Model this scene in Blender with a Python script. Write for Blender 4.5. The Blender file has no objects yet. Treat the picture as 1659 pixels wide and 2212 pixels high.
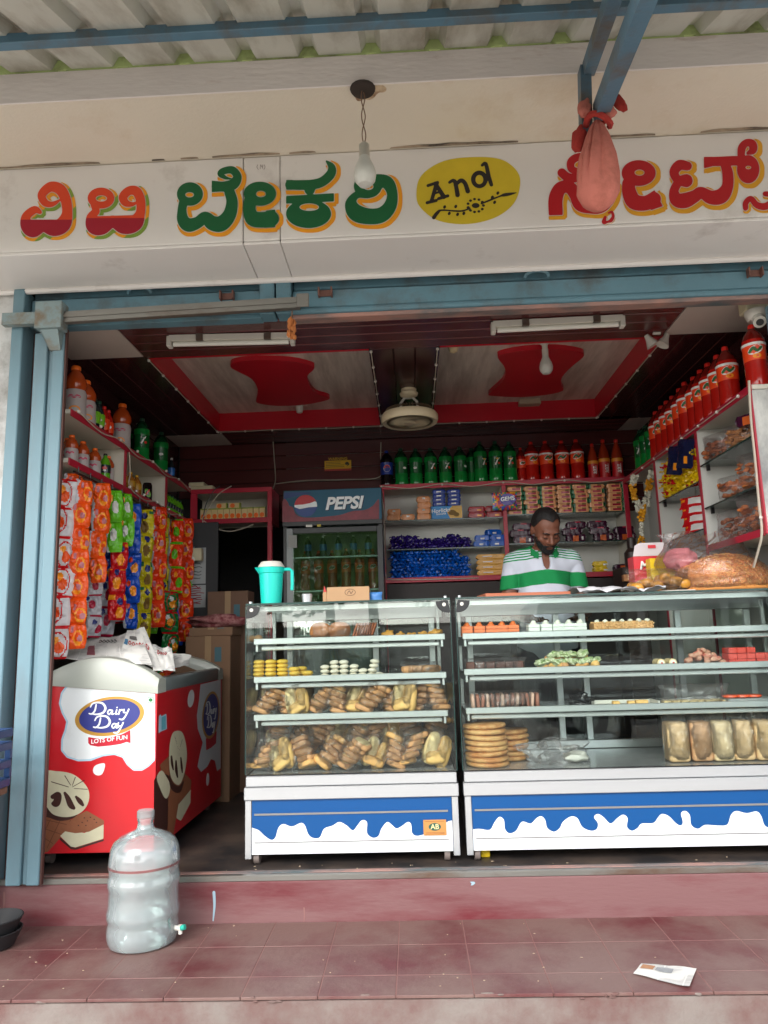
import bpy, bmesh, math, random
import numpy as np
from mathutils import Vector, Matrix, noise as mnoise
random.seed(7)
rnd = random.random
def ru(a, b): return a + (b - a) * random.random()
SC = bpy.context.scene
COL = SC.collection
# ---------------------------------------------------------------- camera
YAW, PITCH, ROLL = (math.radians(a) for a in (1.961, 9.684, -1.644))
FPX, PW, PH = 1580.15, 1659.0, 2212.0          # focal length and frame in study pixels
_f = Vector((-math.sin(YAW)*math.cos(PITCH), math.cos(YAW)*math.cos(PITCH), math.sin(PITCH)))
_r0 = Vector((math.cos(YAW), math.sin(YAW), 0)); _u0 = _r0.cross(_f)
_r = _r0*math.cos(ROLL) + _u0*math.sin(ROLL); _u = _u0*math.cos(ROLL) - _r0*math.sin(ROLL)
EYE = Vector((0, 0, 1.52))
cd = bpy.data.cameras.new('camera'); cam = bpy.data.objects.new('camera', cd); COL.objects.link(cam)
cd.sensor_fit = 'HORIZONTAL'; cd.sensor_width = 36; cd.lens = FPX/PW*36
cd.clip_start = .05; cd.clip_end = 600
cam.matrix_world = Matrix(((_r.x, _u.x, -_f.x, EYE.x), (_r.y, _u.y, -_f.y, EYE.y), (_r.z, _u.z, -_f.z, EYE.z), (0, 0, 0, 1)))
SC.camera = cam
# ---------------------------------------------------------------- sky, sun, exposure
w = bpy.data.worlds.new('World'); SC.world = w; w.use_nodes = True
nt = w.node_tree; nt.nodes.clear()
sky = nt.nodes.new('ShaderNodeTexSky'); sky.sky_type = 'NISHITA'; sky.sun_disc = False
SUN_EL, SUN_AZ = math.radians(34), math.radians(200)
sky.sun_elevation = SUN_EL; sky.sun_rotation = SUN_AZ; sky.air_density = 1.0; sky.dust_density = 1.5
hs = nt.nodes.new('ShaderNodeHueSaturation'); hs.inputs['Saturation'].default_value = .22
bg = nt.nodes.new('ShaderNodeBackground'); bg.inputs[1].default_value = .15
wo = nt.nodes.new('ShaderNodeOutputWorld')
nt.links.new(sky.outputs[0], hs.inputs['Color']); nt.links.new(hs.outputs[0], bg.inputs[0]); nt.links.new(bg.outputs[0], wo.inputs[0])
sd = bpy.data.lights.new('sun', 'SUN'); sd.energy = .65; sd.angle = math.radians(40); sd.color = (1, .985, .96)
sun = bpy.data.objects.new('sun', sd); COL.objects.link(sun)
_sd = Vector((math.sin(SUN_AZ)*math.cos(SUN_EL), math.cos(SUN_AZ)*math.cos(SUN_EL), math.sin(SUN_EL)))
sun.rotation_euler = _sd.to_track_quat('Z', 'Y').to_euler(); sun.location = (0, -8, 9)
SC.view_settings.view_transform = 'Standard'; SC.view_settings.look = 'None'
SC.view_settings.exposure = 1.7; SC.view_settings.gamma = 1.0; SC.view_settings.use_curve_mapping = False
SC.render.engine = 'CYCLES'
SC.cycles.use_denoising = True; SC.cycles.max_bounces = 10; SC.cycles.diffuse_bounces = 5
SC.cycles.transparent_max_bounces = 40; SC.cycles.caustics_reflective = False; SC.cycles.caustics_refractive = False
SC.cycles.sample_clamp_indirect = 6
# ---------------------------------------------------------------- helpers
def at(x, y, X=None, Y=None, Z=None):
    d = _r*((x-829.5)/FPX) - _u*((y-1106)/FPX) + _f
    t = (Y-EYE.y)/d.y if Y is not None else (Z-EYE.z)/d.z if Z is not None else (X-EYE.x)/d.x
    return EYE + d*t
def lin(c):
    return tuple(((v/255)/12.92 if v <= 10 else (((v/255)+.055)/1.055)**2.4) for v in c)
MATS = {}
def mat(name, rgb, rough=.5, metal=0.0, var=.12, vs=6.0, bump=0.0, bs=60.0, spec=.5, dirt=None, damt=.5, dscale=3.0, stretch=(1, 1, 1), emis=0, trans=0, coat=0):
    if name in MATS: return MATS[name]
    m = bpy.data.materials.new(name); m.use_nodes = True; MATS[name] = m
    n = m.node_tree.nodes; l = m.node_tree.links; b = n['Principled BSDF']
    c = lin(rgb)
    b.inputs['Roughness'].default_value = rough; b.inputs['Metallic'].default_value = metal
    b.inputs['Specular IOR Level'].default_value = spec
    if coat: b.inputs['Coat Weight'].default_value = coat; b.inputs['Coat Roughness'].default_value = .08
    tc = n.new('ShaderNodeTexCoord'); mp = n.new('ShaderNodeMapping'); mp.inputs['Scale'].default_value = stretch
    l.new(tc.outputs['Object'], mp.inputs[0])
    out = None
    if var > 0:
        nz = n.new('ShaderNodeTexNoise'); nz.inputs['Scale'].default_value = vs; nz.inputs['Detail'].default_value = 5; nz.inputs['Roughness'].default_value = .6
        l.new(mp.outputs[0], nz.inputs['Vector'])
        mx = n.new('ShaderNodeMix'); mx.data_type = 'RGBA'
        mx.inputs[6].default_value = tuple(v*(1-var) for v in c)+(1,); mx.inputs[7].default_value = tuple(min(1, v*(1+var)) for v in c)+(1,)
        l.new(nz.outputs['Fac'], mx.inputs[0]); out = mx.outputs[2]
    if dirt:
        nd = n.new('ShaderNodeTexNoise'); nd.inputs['Scale'].default_value = dscale; nd.inputs['Detail'].default_value = 7; nd.inputs['Roughness'].default_value = .65
        l.new(mp.outputs[0], nd.inputs['Vector'])
        rp = n.new('ShaderNodeValToRGB'); rp.color_ramp.elements[0].position = max(.02, .62-.4*damt); rp.color_ramp.elements[1].position = min(.98, .82-.35*damt)
        l.new(nd.outputs['Fac'], rp.inputs[0])
        m2 = n.new('ShaderNodeMix'); m2.data_type = 'RGBA'
        if out: l.new(out, m2.inputs[6])
        else: m2.inputs[6].default_value = c+(1,)
        m2.inputs[7].default_value = lin(dirt)+(1,); l.new(rp.outputs[0], m2.inputs[0]); out = m2.outputs[2]
    if out: l.new(out, b.inputs['Base Color'])
    else: b.inputs['Base Color'].default_value = c+(1,)
    if bump:
        nb = n.new('ShaderNodeTexNoise'); nb.inputs['Scale'].default_value = bs; nb.inputs['Detail'].default_value = 4
        l.new(mp.outputs[0], nb.inputs['Vector'])
        bp = n.new('ShaderNodeBump'); bp.inputs['Strength'].default_value = bump; bp.inputs['Distance'].default_value = .01
        l.new(nb.outputs['Fac'], bp.inputs['Height']); l.new(bp.outputs[0], b.inputs['Normal'])
    if emis:
        b.inputs['Emission Color'].default_value = c+(1,); b.inputs['Emission Strength'].default_value = emis
    if trans: b.inputs['Transmission Weight'].default_value = trans
    return m
def glassy(name, tint=(245, 250, 248), body=0.0, body_rgb=(230, 235, 235), rough=.02, gain=1.0, base=0.0, bump=0.0, bs=30, ior=1.45, stretch=(1, 1, 1), tl_mix=.5):
    """thin sheet: transparent + fresnel gloss + some cloudy body"""
    if name in MATS: return MATS[name]
    m = bpy.data.materials.new(name); m.use_nodes = True; MATS[name] = m
    n = m.node_tree.nodes; l = m.node_tree.links; n.clear()
    o = n.new('ShaderNodeOutputMaterial'); t = n.new('ShaderNodeBsdfTransparent'); t.inputs[0].default_value = lin(tint)+(1,)
    g = n.new('ShaderNodeBsdfGlossy'); g.inputs['Roughness'].default_value = rough; g.inputs[0].default_value = (1, 1, 1, 1)
    fr = n.new('ShaderNodeFresnel'); fr.inputs[0].default_value = ior
    ma = n.new('ShaderNodeMath'); ma.operation = 'MULTIPLY_ADD'; ma.use_clamp = True; ma.inputs[1].default_value = gain; ma.inputs[2].default_value = base
    l.new(fr.outputs[0], ma.inputs[0])
    cur = t.outputs[0]
    if body > 0:
        d = n.new('ShaderNodeBsdfDiffuse'); d.inputs[0].default_value = lin(body_rgb)+(1,)
        tl = n.new('ShaderNodeBsdfTranslucent'); tl.inputs[0].default_value = lin(body_rgb)+(1,)
        ad = n.new('ShaderNodeMixShader'); ad.inputs[0].default_value = tl_mix; l.new(d.outputs[0], ad.inputs[1]); l.new(tl.outputs[0], ad.inputs[2])
        mb_ = n.new('ShaderNodeMixShader'); mb_.inputs[0].default_value = body
        l.new(cur, mb_.inputs[1]); l.new(ad.outputs[0], mb_.inputs[2]); cur = mb_.outputs[0]
    mx = n.new('ShaderNodeMixShader'); l.new(ma.outputs[0], mx.inputs[0]); l.new(cur, mx.inputs[1]); l.new(g.outputs[0], mx.inputs[2])
    l.new(mx.outputs[0], o.inputs[0])
    if bump:
        tc = n.new('ShaderNodeTexCoord'); mp = n.new('ShaderNodeMapping'); mp.inputs['Scale'].default_value = stretch; l.new(tc.outputs['Object'], mp.inputs[0])
        nb = n.new('ShaderNodeTexNoise'); nb.inputs['Scale'].default_value = bs; nb.inputs['Detail'].default_value = 3; nb.inputs['Distortion'].default_value = 1.2; l.new(mp.outputs[0], nb.inputs['Vector'])
        bp = n.new('ShaderNodeBump'); bp.inputs['Strength'].default_value = bump; bp.inputs['Distance'].default_value = .02
        l.new(nb.outputs['Fac'], bp.inputs['Height']); l.new(bp.outputs[0], g.inputs['Normal']); l.new(bp.outputs[0], fr.inputs['Normal'])
    return m
class MB:
    def __init__(s): s.v = []; s.f = []; s.m = []
    def add(s, vs, fs, mi=0):
        o = len(s.v); s.v.extend([tuple(p) for p in vs]); s.f.extend([tuple(i+o for i in f) for f in fs])
        if isinstance(mi, int): s.m.extend([mi]*len(fs))
        else: s.m.extend(mi)
        return s
    def box(s, x0, x1, y0, y1, z0, z1, mi=0, c=0):
        if x1 < x0: x0, x1 = x1, x0
        if y1 < y0: y0, y1 = y1, y0
        if z1 < z0: z0, z1 = z1, z0
        c = min(c, .45*(x1-x0), .45*(y1-y0), .45*(z1-z0))
        if c <= 0:
            v = [(x, y, z) for z in (z0, z1) for y in (y0, y1) for x in (x0, x1)]
            return s.add(v, [(0, 2, 3, 1), (4, 5, 7, 6), (0, 1, 5, 4), (2, 6, 7, 3), (0, 4, 6, 2), (1, 3, 7, 5)], mi)
        bm = bmesh.new(); bmesh.ops.create_cube(bm, size=1)
        for v in bm.verts:
            v.co = ((x0+x1)/2+v.co.x*(x1-x0), (y0+y1)/2+v.co.y*(y1-y0), (z0+z1)/2+v.co.z*(z1-z0))
        bmesh.ops.bevel(bm, geom=bm.edges[:], offset=c, segments=2 if c > .006 else 1, affect='EDGES', profile=.5)
        bm.verts.index_update()
        s.add([v.co[:] for v in bm.verts], [[v.index for v in f.verts] for f in bm.faces], mi); bm.free(); return s
    def lathe(s, prof, n=16, mi=0, c=(0, 0, 0), sx=1, sy=1, cap=True):
        """profile of (r, z [, material of the band above it])"""
        vs = []; fs = []; ms = []
        for p in prof:
            for k in range(n):
                a = 2*math.pi*k/n
                vs.append((c[0]+p[0]*sx*math.cos(a), c[1]+p[0]*sy*math.sin(a), c[2]+p[1]))
        for i in range(len(prof)-1):
            for k in range(n):
                fs.append((i*n+k, i*n+(k+1) % n, (i+1)*n+(k+1) % n, (i+1)*n+k)); ms.append(prof[i][2] if len(prof[i]) > 2 else mi)
        if cap:
            if prof[0][0] > 1e-5: fs.append(tuple(range(n-1, -1, -1))); ms.append(ms[0])
            if prof[-1][0] > 1e-5: fs.append(tuple((len(prof)-1)*n+k for k in range(n))); ms.append(ms[-1] if len(prof[-1]) < 3 else prof[-1][2])
        return s.add(vs, fs, ms)
    def tube(s, pts, r, n=6, mi=0, cap=True):
        pts = [Vector(p) for p in pts]; rs = r if isinstance(r, (list, tuple)) else [r]*len(pts)
        vs = []; fs = []; up = None
        for i, p in enumerate(pts):
            t = (pts[min(i+1, len(pts)-1)]-pts[max(i-1, 0)])
            if t.length < 1e-9: t = Vector((0, 0, 1))
            t.normalize()
            if up is None: up = t.orthogonal().normalized()
            up = (up - t*up.dot(t)); up = up.normalized() if up.length > 1e-6 else t.orthogonal().normalized()
            b = t.cross(up)
            for k in range(n):
                a = 2*math.pi*k/n; vs.append(p + (up*math.cos(a)+b*math.sin(a))*rs[i])
        for i in range(len(pts)-1):
            for k in range(n): fs.append((i*n+k, i*n+(k+1) % n, (i+1)*n+(k+1) % n, (i+1)*n+k))
        if cap: fs.append(tuple(range(n-1, -1, -1))); fs.append(tuple((len(pts)-1)*n+k for k in range(n)))
        return s.add(vs, fs, mi)
    def beam(s, a, b, w, h, mi=0, up=(0, 0, 1)):
        """square bar from a to b, w across, h along up"""
        a = Vector(a); b = Vector(b); t = (b-a).normalized(); u = Vector(up); u = (u-t*u.dot(t)).normalized(); x = t.cross(u)
        vs = [p + x*(sx*w/2) + u*(sy*h/2) for p in (a, b) for sx, sy in ((-1, -1), (1, -1), (1, 1), (-1, 1))]
        return s.add(vs, [(3, 2, 1, 0), (4, 5, 6, 7), (0, 1, 5, 4), (1, 2, 6, 5), (2, 3, 7, 6), (3, 0, 4, 7)], mi)
    def prism(s, poly, d, mi=0, mside=None):
        """poly: 3-D points of one face, d: extrusion vector"""
        n = len(poly); d = Vector(d); a = [Vector(p) for p in poly]; vs = a+[p+d for p in a]
        fs = [tuple(range(n)), tuple(range(2*n-1, n-1, -1))]+[((i+1) % n, i, n+i, n+(i+1) % n) for i in range(n)]
        return s.add(vs, fs, [mi, mi]+[mi if mside is None else mside]*n)
    def grid(s, fn, nu, nv, mi=0, cu=False, mf=None):
        """fn(u,v) -> point; mf(u,v) -> material"""
        nn = nu if cu else nu+1
        vs = [fn(i/nu, j/nv) for j in range(nv+1) for i in range(nn)]; fs = []; ms = []
        for j in range(nv):
            for i in range(nu):
                i2 = (i+1) % nn if cu else i+1
                fs.append((j*nn+i, j*nn+i2, (j+1)*nn+i2, (j+1)*nn+i)); ms.append(mf((i+.5)/nu, (j+.5)/nv) if mf else mi)
        return s.add(vs, fs, ms)
    def ell(s, c, r, mi=0, n=12, m=8, jit=0, seed=0):
        pr = [(max(1e-4, math.sin(math.pi*i/m)), -math.cos(math.pi*i/m)) for i in range(m+1)]
        vs = []
        for (rr, z) in pr:
            for k in range(n):
                a = 2*math.pi*k/n; p = Vector((rr*math.cos(a), rr*math.sin(a), z))
                q = 1 + (jit*mnoise.noise(p*1.7+Vector((seed, seed*.7, 0))) if jit else 0)
                vs.append((c[0]+p.x*r[0]*q, c[1]+p.y*r[1]*q, c[2]+p.z*r[2]*q))
        fs = [(i*n+k, i*n+(k+1) % n, (i+1)*n+(k+1) % n, (i+1)*n+k) for i in range(m) for k in range(n)]
        return s.add(vs, fs, mi)
    def xf(s, M): s.v = [tuple(M @ Vector(p)) for p in s.v]; return s
    def mesh(s, name, mats, smooth=35):
        me = bpy.data.meshes.new(name); me.from_pydata(s.v, [], s.f)
        for m in mats: me.materials.append(m)
        me.polygons.foreach_set('material_index', s.m)
        if smooth:
            me.polygons.foreach_set('use_smooth', [True]*len(s.f)); me.update(); me.set_sharp_from_angle(angle=math.radians(smooth))
        me.update(); return me
    def build(s, name, mats, parent=None, loc=None, rz=None, smooth=35):
        if not isinstance(mats, (list, tuple)): mats = [mats]
        return put(name, s.mesh(name, mats, smooth), parent, loc, rz)
def put(name, me, parent=None, loc=None, rz=None):
    o = bpy.data.objects.new(name, me); COL.objects.link(o)
    if parent: o.parent = parent
    if loc is not None: o.location = loc
    if rz is not None: o.rotation_euler = (0, 0, rz) if not isinstance(rz, (tuple, list)) else rz
    return o
def tag(o, label, cat, group=None):
    o['label'] = label; o['category'] = cat
    if group: o['group'] = group
    return o
def thing(name, label, cat, loc=(0, 0, 0), rz=0, group=None):
    o = put(name, None, None, loc, rz); o.empty_display_size = .05
    return tag(o, label, cat, group)
def struct(o): o['kind'] = 'structure'; return o
def dup(root, loc=None, rz=None, label=None, group=None):
    r = root.copy(); COL.objects.link(r)
    if loc is not None: r.location = loc
    if rz is not None: r.rotation_euler = (0, 0, rz) if not isinstance(rz, (tuple, list)) else rz
    if label: r['label'] = label
    if group: r['group'] = group
    for ch in list(root.children):
        c = ch.copy(); COL.objects.link(c); c.parent = r
        for g in ch.children:
            d = g.copy(); COL.objects.link(d); d.parent = c
    return r
# ---- flat print: signed-distance shapes polygonised by marching squares
def cat_rom(pts, sub=6, closed=False):
    P = [np.array(p, float) for p in pts]; out = []; n = len(P)
    rng = range(n if closed else n-1)
    for i in rng:
        p0 = P[(i-1) % n] if (closed or i > 0) else P[0]; p1 = P[i]; p2 = P[(i+1) % n]; p3 = P[(i+2) % n] if (closed or i+2 < n) else P[-1]
        for k in range(sub):
            t = k/sub
            out.append(.5*((2*p1)+(-p0+p2)*t+(2*p0-5*p1+4*p2-p3)*t*t+(-p0+3*p1-3*p2+p3)*t**3))
    if not closed: out.append(P[-1])
    return out
class Sh:
    """2-D distance field on a pixel-like grid"""
    def __init__(s, x0, x1, y0, y1, step):
        s.xs = np.arange(x0, x1+step, step); s.ys = np.arange(y0, y1+step, step)
        s.X, s.Y = np.meshgrid(s.xs, s.ys); s.d = np.full(s.X.shape, 1e3)
    def cp(s):
        q = Sh.__new__(Sh); q.xs, q.ys, q.X, q.Y, q.d = s.xs, s.ys, s.X, s.Y, s.d.copy(); return q
    def stroke(s, pts, w=None, sub=6):
        """points (x, y, width)"""
        q = cat_rom([(p[0], p[1], p[2] if len(p) > 2 else w) for p in pts], sub)
        for a, b in zip(q[:-1], q[1:]):
            dx, dy = b[0]-a[0], b[1]-a[1]; L = dx*dx+dy*dy+1e-9
            t = np.clip(((s.X-a[0])*dx+(s.Y-a[1])*dy)/L, 0, 1)
            d = np.hypot(s.X-a[0]-t*dx, s.Y-a[1]-t*dy)-(a[2]+(b[2]-a[2])*t)/2
            s.d = np.minimum(s.d, d)
        return s
    def _ell(s, cx, cy, rx, ry, ang=0):
        c, n = math.cos(ang), math.sin(ang); u = (s.X-cx)*c+(s.Y-cy)*n; v = -(s.X-cx)*n+(s.Y-cy)*c
        k = np.hypot(u/rx, v/ry); g = np.hypot(u/rx**2, v/ry**2)+1e-9
        return k*(k-1)/g
    def ell(s, *a): s.d = np.minimum(s.d, s._ell(*a)); return s
    def cut_ell(s, *a): s.d = np.maximum(s.d, -s._ell(*a)); return s
    def _poly(s, pts, smooth=0):
        q = np.array(cat_rom(pts, smooth, True) if smooth else pts, float)
        ins = np.zeros(s.X.shape, bool); dd = np.full(s.X.shape, 1e6); n = len(q)
        for i in range(n):
            a = q[i]; b = q[(i+1) % n]
            dx, dy = b-a; L = dx*dx+dy*dy+1e-9
            t = np.clip(((s.X-a[0])*dx+(s.Y-a[1])*dy)/L, 0, 1); dd = np.minimum(dd, np.hypot(s.X-a[0]-t*dx, s.Y-a[1]-t*dy))
            cond = ((a[1] > s.Y) != (b[1] > s.Y)); xi = a[0]+(s.Y-a[1])*dx/(dy if abs(dy) > 1e-9 else 1e-9)
            ins ^= cond & (s.X < xi)
        return np.where(ins, -dd, dd)
    def poly(s, pts, smooth=0): s.d = np.minimum(s.d, s._poly(pts, smooth)); return s
    def cut_poly(s, pts, smooth=0): s.d = np.maximum(s.d, -s._poly(pts, smooth)); return s
    def clip_poly(s, pts, smooth=0): s.d = np.maximum(s.d, s._poly(pts, smooth)); return s
    def shift(s, dx, dy):
        st = s.xs[1]-s.xs[0]; q = s.cp(); i, j = int(round(dx/st)), int(round(dy/st))
        q.d = np.roll(np.roll(s.d, i, 1), j, 0); return q
    def union(s, o): q = s.cp(); q.d = np.minimum(s.d, o.d); return q
    def minus(s, o, grow=0): q = s.cp(); q.d = np.maximum(s.d, -(o.d-grow)); return q
    def inter(s, o): q = s.cp(); q.d = np.maximum(s.d, o.d); return q
    def comps(s):
        """one field for each connected piece"""
        IN = s.d < 0; lab = np.zeros(IN.shape, int); n = 0
        for j0, i0 in np.argwhere(IN):
            if lab[j0, i0]: continue
            n += 1; st_ = [(j0, i0)]; lab[j0, i0] = n
            while st_:
                j, i = st_.pop()
                for dj, di in ((1, 0), (-1, 0), (0, 1), (0, -1), (1, 1), (1, -1), (-1, 1), (-1, -1)):
                    a, b = j+dj, i+di
                    if 0 <= a < IN.shape[0] and 0 <= b < IN.shape[1] and IN[a, b] and not lab[a, b]: lab[a, b] = n; st_.append((a, b))
        out = []
        for k in range(1, n+1):
            if (lab == k).sum() < 3: continue
            q = s.cp(); q.d = np.where((lab > 0) & (lab != k), 1.0, s.d); out.append(q)
        return out
    def mb(s, fn, mb=None, mi=0, mf=None, maxrun=10**6):
        """fn(x,y) -> 3-D point.  mf(x,y) -> material slot"""
        mb = mb or MB(); D = s.d; xs, ys = s.xs, s.ys; IN = D < 0; H, W = D.shape
        allin = IN[:-1, :-1] & IN[1:, :-1] & IN[:-1, 1:] & IN[1:, 1:]; anyin = IN[:-1, :-1] | IN[1:, :-1] | IN[:-1, 1:] | IN[1:, 1:]
        for j in range(H-1):
            i = 0
            while i < W-1:
                if allin[j, i]:
                    k = i; m0 = mf(xs[i], ys[j]) if mf else mi
                    while k < W-1 and allin[j, k] and k-i < maxrun and (not mf or mf(xs[k], ys[j]) == m0): k += 1
                    mb.add([fn(xs[i], ys[j]), fn(xs[k], ys[j]), fn(xs[k], ys[j+1]), fn(xs[i], ys[j+1])], [(0, 1, 2, 3)], m0); i = k
                elif anyin[j, i]:
                    cs = [(xs[i], ys[j], D[j, i]), (xs[i+1], ys[j], D[j, i+1]), (xs[i+1], ys[j+1], D[j+1, i+1]), (xs[i], ys[j+1], D[j+1, i])]; pl = []
                    for a in range(4):
                        p, q = cs[a], cs[(a+1) % 4]
                        if p[2] < 0: pl.append((p[0], p[1]))
                        if (p[2] < 0) != (q[2] < 0):
                            t = p[2]/(p[2]-q[2]); pl.append((p[0]+(q[0]-p[0])*t, p[1]+(q[1]-p[1])*t))
                    if len(pl) > 2: mb.add([fn(*p) for p in pl], [tuple(range(len(pl)))], mf(xs[i], ys[j]) if mf else mi)
                    i += 1
                else: i += 1
        return mb
_tc = {}
def text_mb(body, fn, size=1.0, bold=0.0, shear=0.0, mi=0, mb=None, align='CENTER', spacing=1.0):
    """flat lettering mapped through fn(x, y); origin at the text's centre"""
    key = (body, bold, spacing)
    if key not in _tc:
        c = bpy.data.curves.new('lettering', 'FONT'); c.body = body; c.size = 1; c.align_x = 'CENTER'; c.align_y = 'CENTER'; c.offset = bold; c.space_character = spacing; c.resolution_u = 4
        o = bpy.data.objects.new('lettering', c); COL.objects.link(o)
        me = o.to_mesh(); _tc[key] = ([(v.co.x, v.co.y) for v in me.vertices], [tuple(p.vertices) for p in me.polygons])
        o.to_mesh_clear(); bpy.data.objects.remove(o); bpy.data.curves.remove(c)
    vs, fs = _tc[key]; mb = mb or MB()
    if fs: mb.add([fn((x+shear*y)*size, y*size) for x, y in vs], fs, mi)
    return mb
# ---- solid forms from distance fields (surface nets)
def nets(fn, lo, hi, res):
    ax = [np.arange(lo[i], hi[i]+res, res) for i in range(3)]
    X, Y, Z = np.meshgrid(*ax, indexing='ij'); V = fn(X, Y, Z); IN = V < 0
    n = [len(a) for a in ax]; cs = (n[0]-1, n[1]-1, n[2]-1)
    acc = np.zeros(cs+(3,)); cnt = np.zeros(cs)
    corners = [(i, j, k) for i in (0, 1) for j in (0, 1) for k in (0, 1)]
    def sl(c): return tuple(slice(c[a], c[a]+cs[a]) for a in range(3))
    for a in corners:
        for axis in range(3):
            if a[axis]: continue
            b = list(a); b[axis] = 1; b = tuple(b); va, vb = V[sl(a)], V[sl(b)]; x = (va < 0) != (vb < 0)
            t = np.where(x, va/np.where(x, va-vb, 1), 0)
            for d in range(3): acc[..., d] += np.where(x, a[d]+(t if d == axis else 0), 0)
            cnt += x
    act = cnt > 0; idx = -np.ones(cs, int); idx[act] = np.arange(act.sum())
    p = acc[act]/cnt[act][:, None]; ii = np.argwhere(act)
    verts = (ii+p)*res+np.array(lo)
    faces = []
    for axis in range(3):
        o1, o2 = (axis+1) % 3, (axis+2) % 3
        sa = [slice(None)]*3; sb = [slice(None)]*3; sa[axis] = slice(0, -1); sb[axis] = slice(1, None)
        ch = IN[tuple(sa)] != IN[tuple(sb)]; e = np.argwhere(ch)
        e = e[(e[:, o1] > 0) & (e[:, o2] > 0) & (e[:, o1] < cs[o1]) & (e[:, o2] < cs[o2])]
        q = []
        for d1, d2 in ((1, 1), (0, 1), (0, 0), (1, 0)):
            c = e.copy(); c[:, o1] -= d1; c[:, o2] -= d2; q.append(idx[c[:, 0], c[:, 1], c[:, 2]])
        q = np.stack(q, 1); flip = ~IN[tuple(e.T)]; q[flip] = q[flip][:, ::-1]; faces.append(q)
    F = np.concatenate(faces); F = F[(F >= 0).all(1)]
    return verts.tolist(), F.tolist()
def nets_mb(fn, lo, hi, res, mb=None, mi=0, mf=None):
    mb = mb or MB(); v, f = nets(fn, lo, hi, res)
    mb.add(v, f, mi if mf is None else [mf(np.mean([v[i] for i in q], axis=0)) for q in f]); return mb
def smin(a, b, k): h = np.clip(.5+.5*(b-a)/k, 0, 1); return b+(a-b)*h-k*h*(1-h)
def s_ell(X, Y, Z, c, r):
    k0 = np.sqrt(((X-c[0])/r[0])**2+((Y-c[1])/r[1])**2+((Z-c[2])/r[2])**2); k1 = np.sqrt(((X-c[0])/r[0]**2)**2+((Y-c[1])/r[1]**2)**2+((Z-c[2])/r[2]**2)**2)+1e-9
    return k0*(k0-1)/k1
def s_cap(X, Y, Z, a, b, ra, rb):
    a = np.array(a); b = np.array(b); d = b-a; L = d@d
    t = np.clip(((X-a[0])*d[0]+(Y-a[1])*d[1]+(Z-a[2])*d[2])/L, 0, 1)
    return np.sqrt((X-a[0]-t*d[0])**2+(Y-a[1]-t*d[1])**2+(Z-a[2]-t*d[2])**2)-(ra+(rb-ra)*t)
# ================================================================ SETTING
ZF, ZT, YR = .54, .368, 3.25
asphalt = mat('asphalt', (172, 168, 160), .9, var=.25, vs=3, bump=.4, bs=90, dirt=(188, 180, 168), damt=.7, dscale=.6)
oxide = mat('red_oxide_tile', (96, 42, 46), .5, var=.3, vs=5, bump=.15, bs=50, dirt=(120, 94, 88), damt=.75, dscale=2.6)
oxide2 = mat('red_oxide_riser', (100, 30, 38), .55, var=.25, vs=4, bump=.12, bs=40, dirt=(122, 86, 86), damt=.8, dscale=2.6, stretch=(.45, 1, 2.2))
joint = mat('pale_joint', (138, 100, 95), .8, var=.15)
concrete = mat('dusty_concrete', (126, 116, 110), .85, var=.2, vs=5, bump=.3, bs=60, dirt=(104, 74, 70), damt=.6, dscale=3)
stone = mat('dark_floor_stone', (44, 42, 42), .45, var=.3, vs=4, dirt=(82, 70, 62), damt=.5, dscale=3.5)
white_wash = mat('white_wash', (214, 214, 212), .85, var=.08, vs=3, bump=.35, bs=30, dirt=(150, 146, 140), damt=.35, dscale=4)
beige = mat('beige_soffit', (218, 208, 192), .85, var=.05, vs=1.5, bump=.15, bs=60, dirt=(200, 180, 152), damt=.2, dscale=1.2)
fascia = mat('fascia_paint', (226, 218, 214), .75, var=.05, vs=3, bump=.25, bs=30, dirt=(186, 160, 148), damt=.08, dscale=7, stretch=(.5, 1, 2))
signw = mat('sign_white', (230, 226, 222), .45, var=.04, vs=2, dirt=(190, 182, 176), damt=.05, dscale=3)
blue = mat('shutter_blue', (92, 130, 144), .5, var=.12, vs=5, bump=.1, bs=40, dirt=(84, 96, 100), damt=.4, dscale=5)
bluepost = mat('post_blue', (106, 138, 150), .5, var=.1, vs=4, bump=.1, bs=40, dirt=(104, 124, 132), damt=.35, dscale=4, stretch=(1, 1, .4))
bluebeam = mat('awning_blue', (84, 118, 138), .5, var=.15, vs=6, bump=.12, bs=40, dirt=(96, 92, 88), damt=.4, dscale=5)
brownedge = mat('rust_brown', (84, 54, 48), .7, var=.25, vs=8)
pinkpeel = mat('peeling_pink', (168, 126, 114), .75, var=.2, vs=8, dirt=(86, 96, 98), damt=.55, dscale=7, stretch=(.35, 1, 1))
steelold = mat('old_steel', (132, 130, 124), .45, .6, var=.2, vs=8, dirt=(110, 82, 66), damt=.4, dscale=6, stretch=(.3, 1, 1))
bracketm = mat('bracket_grey_blue', (128, 146, 148), .5, .1, var=.15, vs=10, dirt=(120, 106, 88), damt=.4, dscale=12)
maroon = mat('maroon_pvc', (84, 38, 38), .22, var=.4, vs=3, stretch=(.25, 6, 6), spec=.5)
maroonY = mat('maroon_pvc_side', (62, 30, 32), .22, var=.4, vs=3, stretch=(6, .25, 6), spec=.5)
ceilw = mat('ceiling_white', (196, 182, 172), .7, var=.06)
trayp = mat('tray_laminate', (216, 202, 190), .35, var=.2, vs=3, stretch=(5, .6, 1), dirt=(176, 158, 146), damt=.5, dscale=2)
redb = mat('red_board', (190, 22, 40), .35, var=.12, vs=5)
redp = mat('red_shelf_edge', (172, 28, 52), .4, var=.12, vs=6)
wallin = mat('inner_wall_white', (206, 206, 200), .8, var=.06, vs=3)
walldark = mat('dark_inner_wall', (46, 44, 44), .7, var=.2, vs=3)
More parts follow.
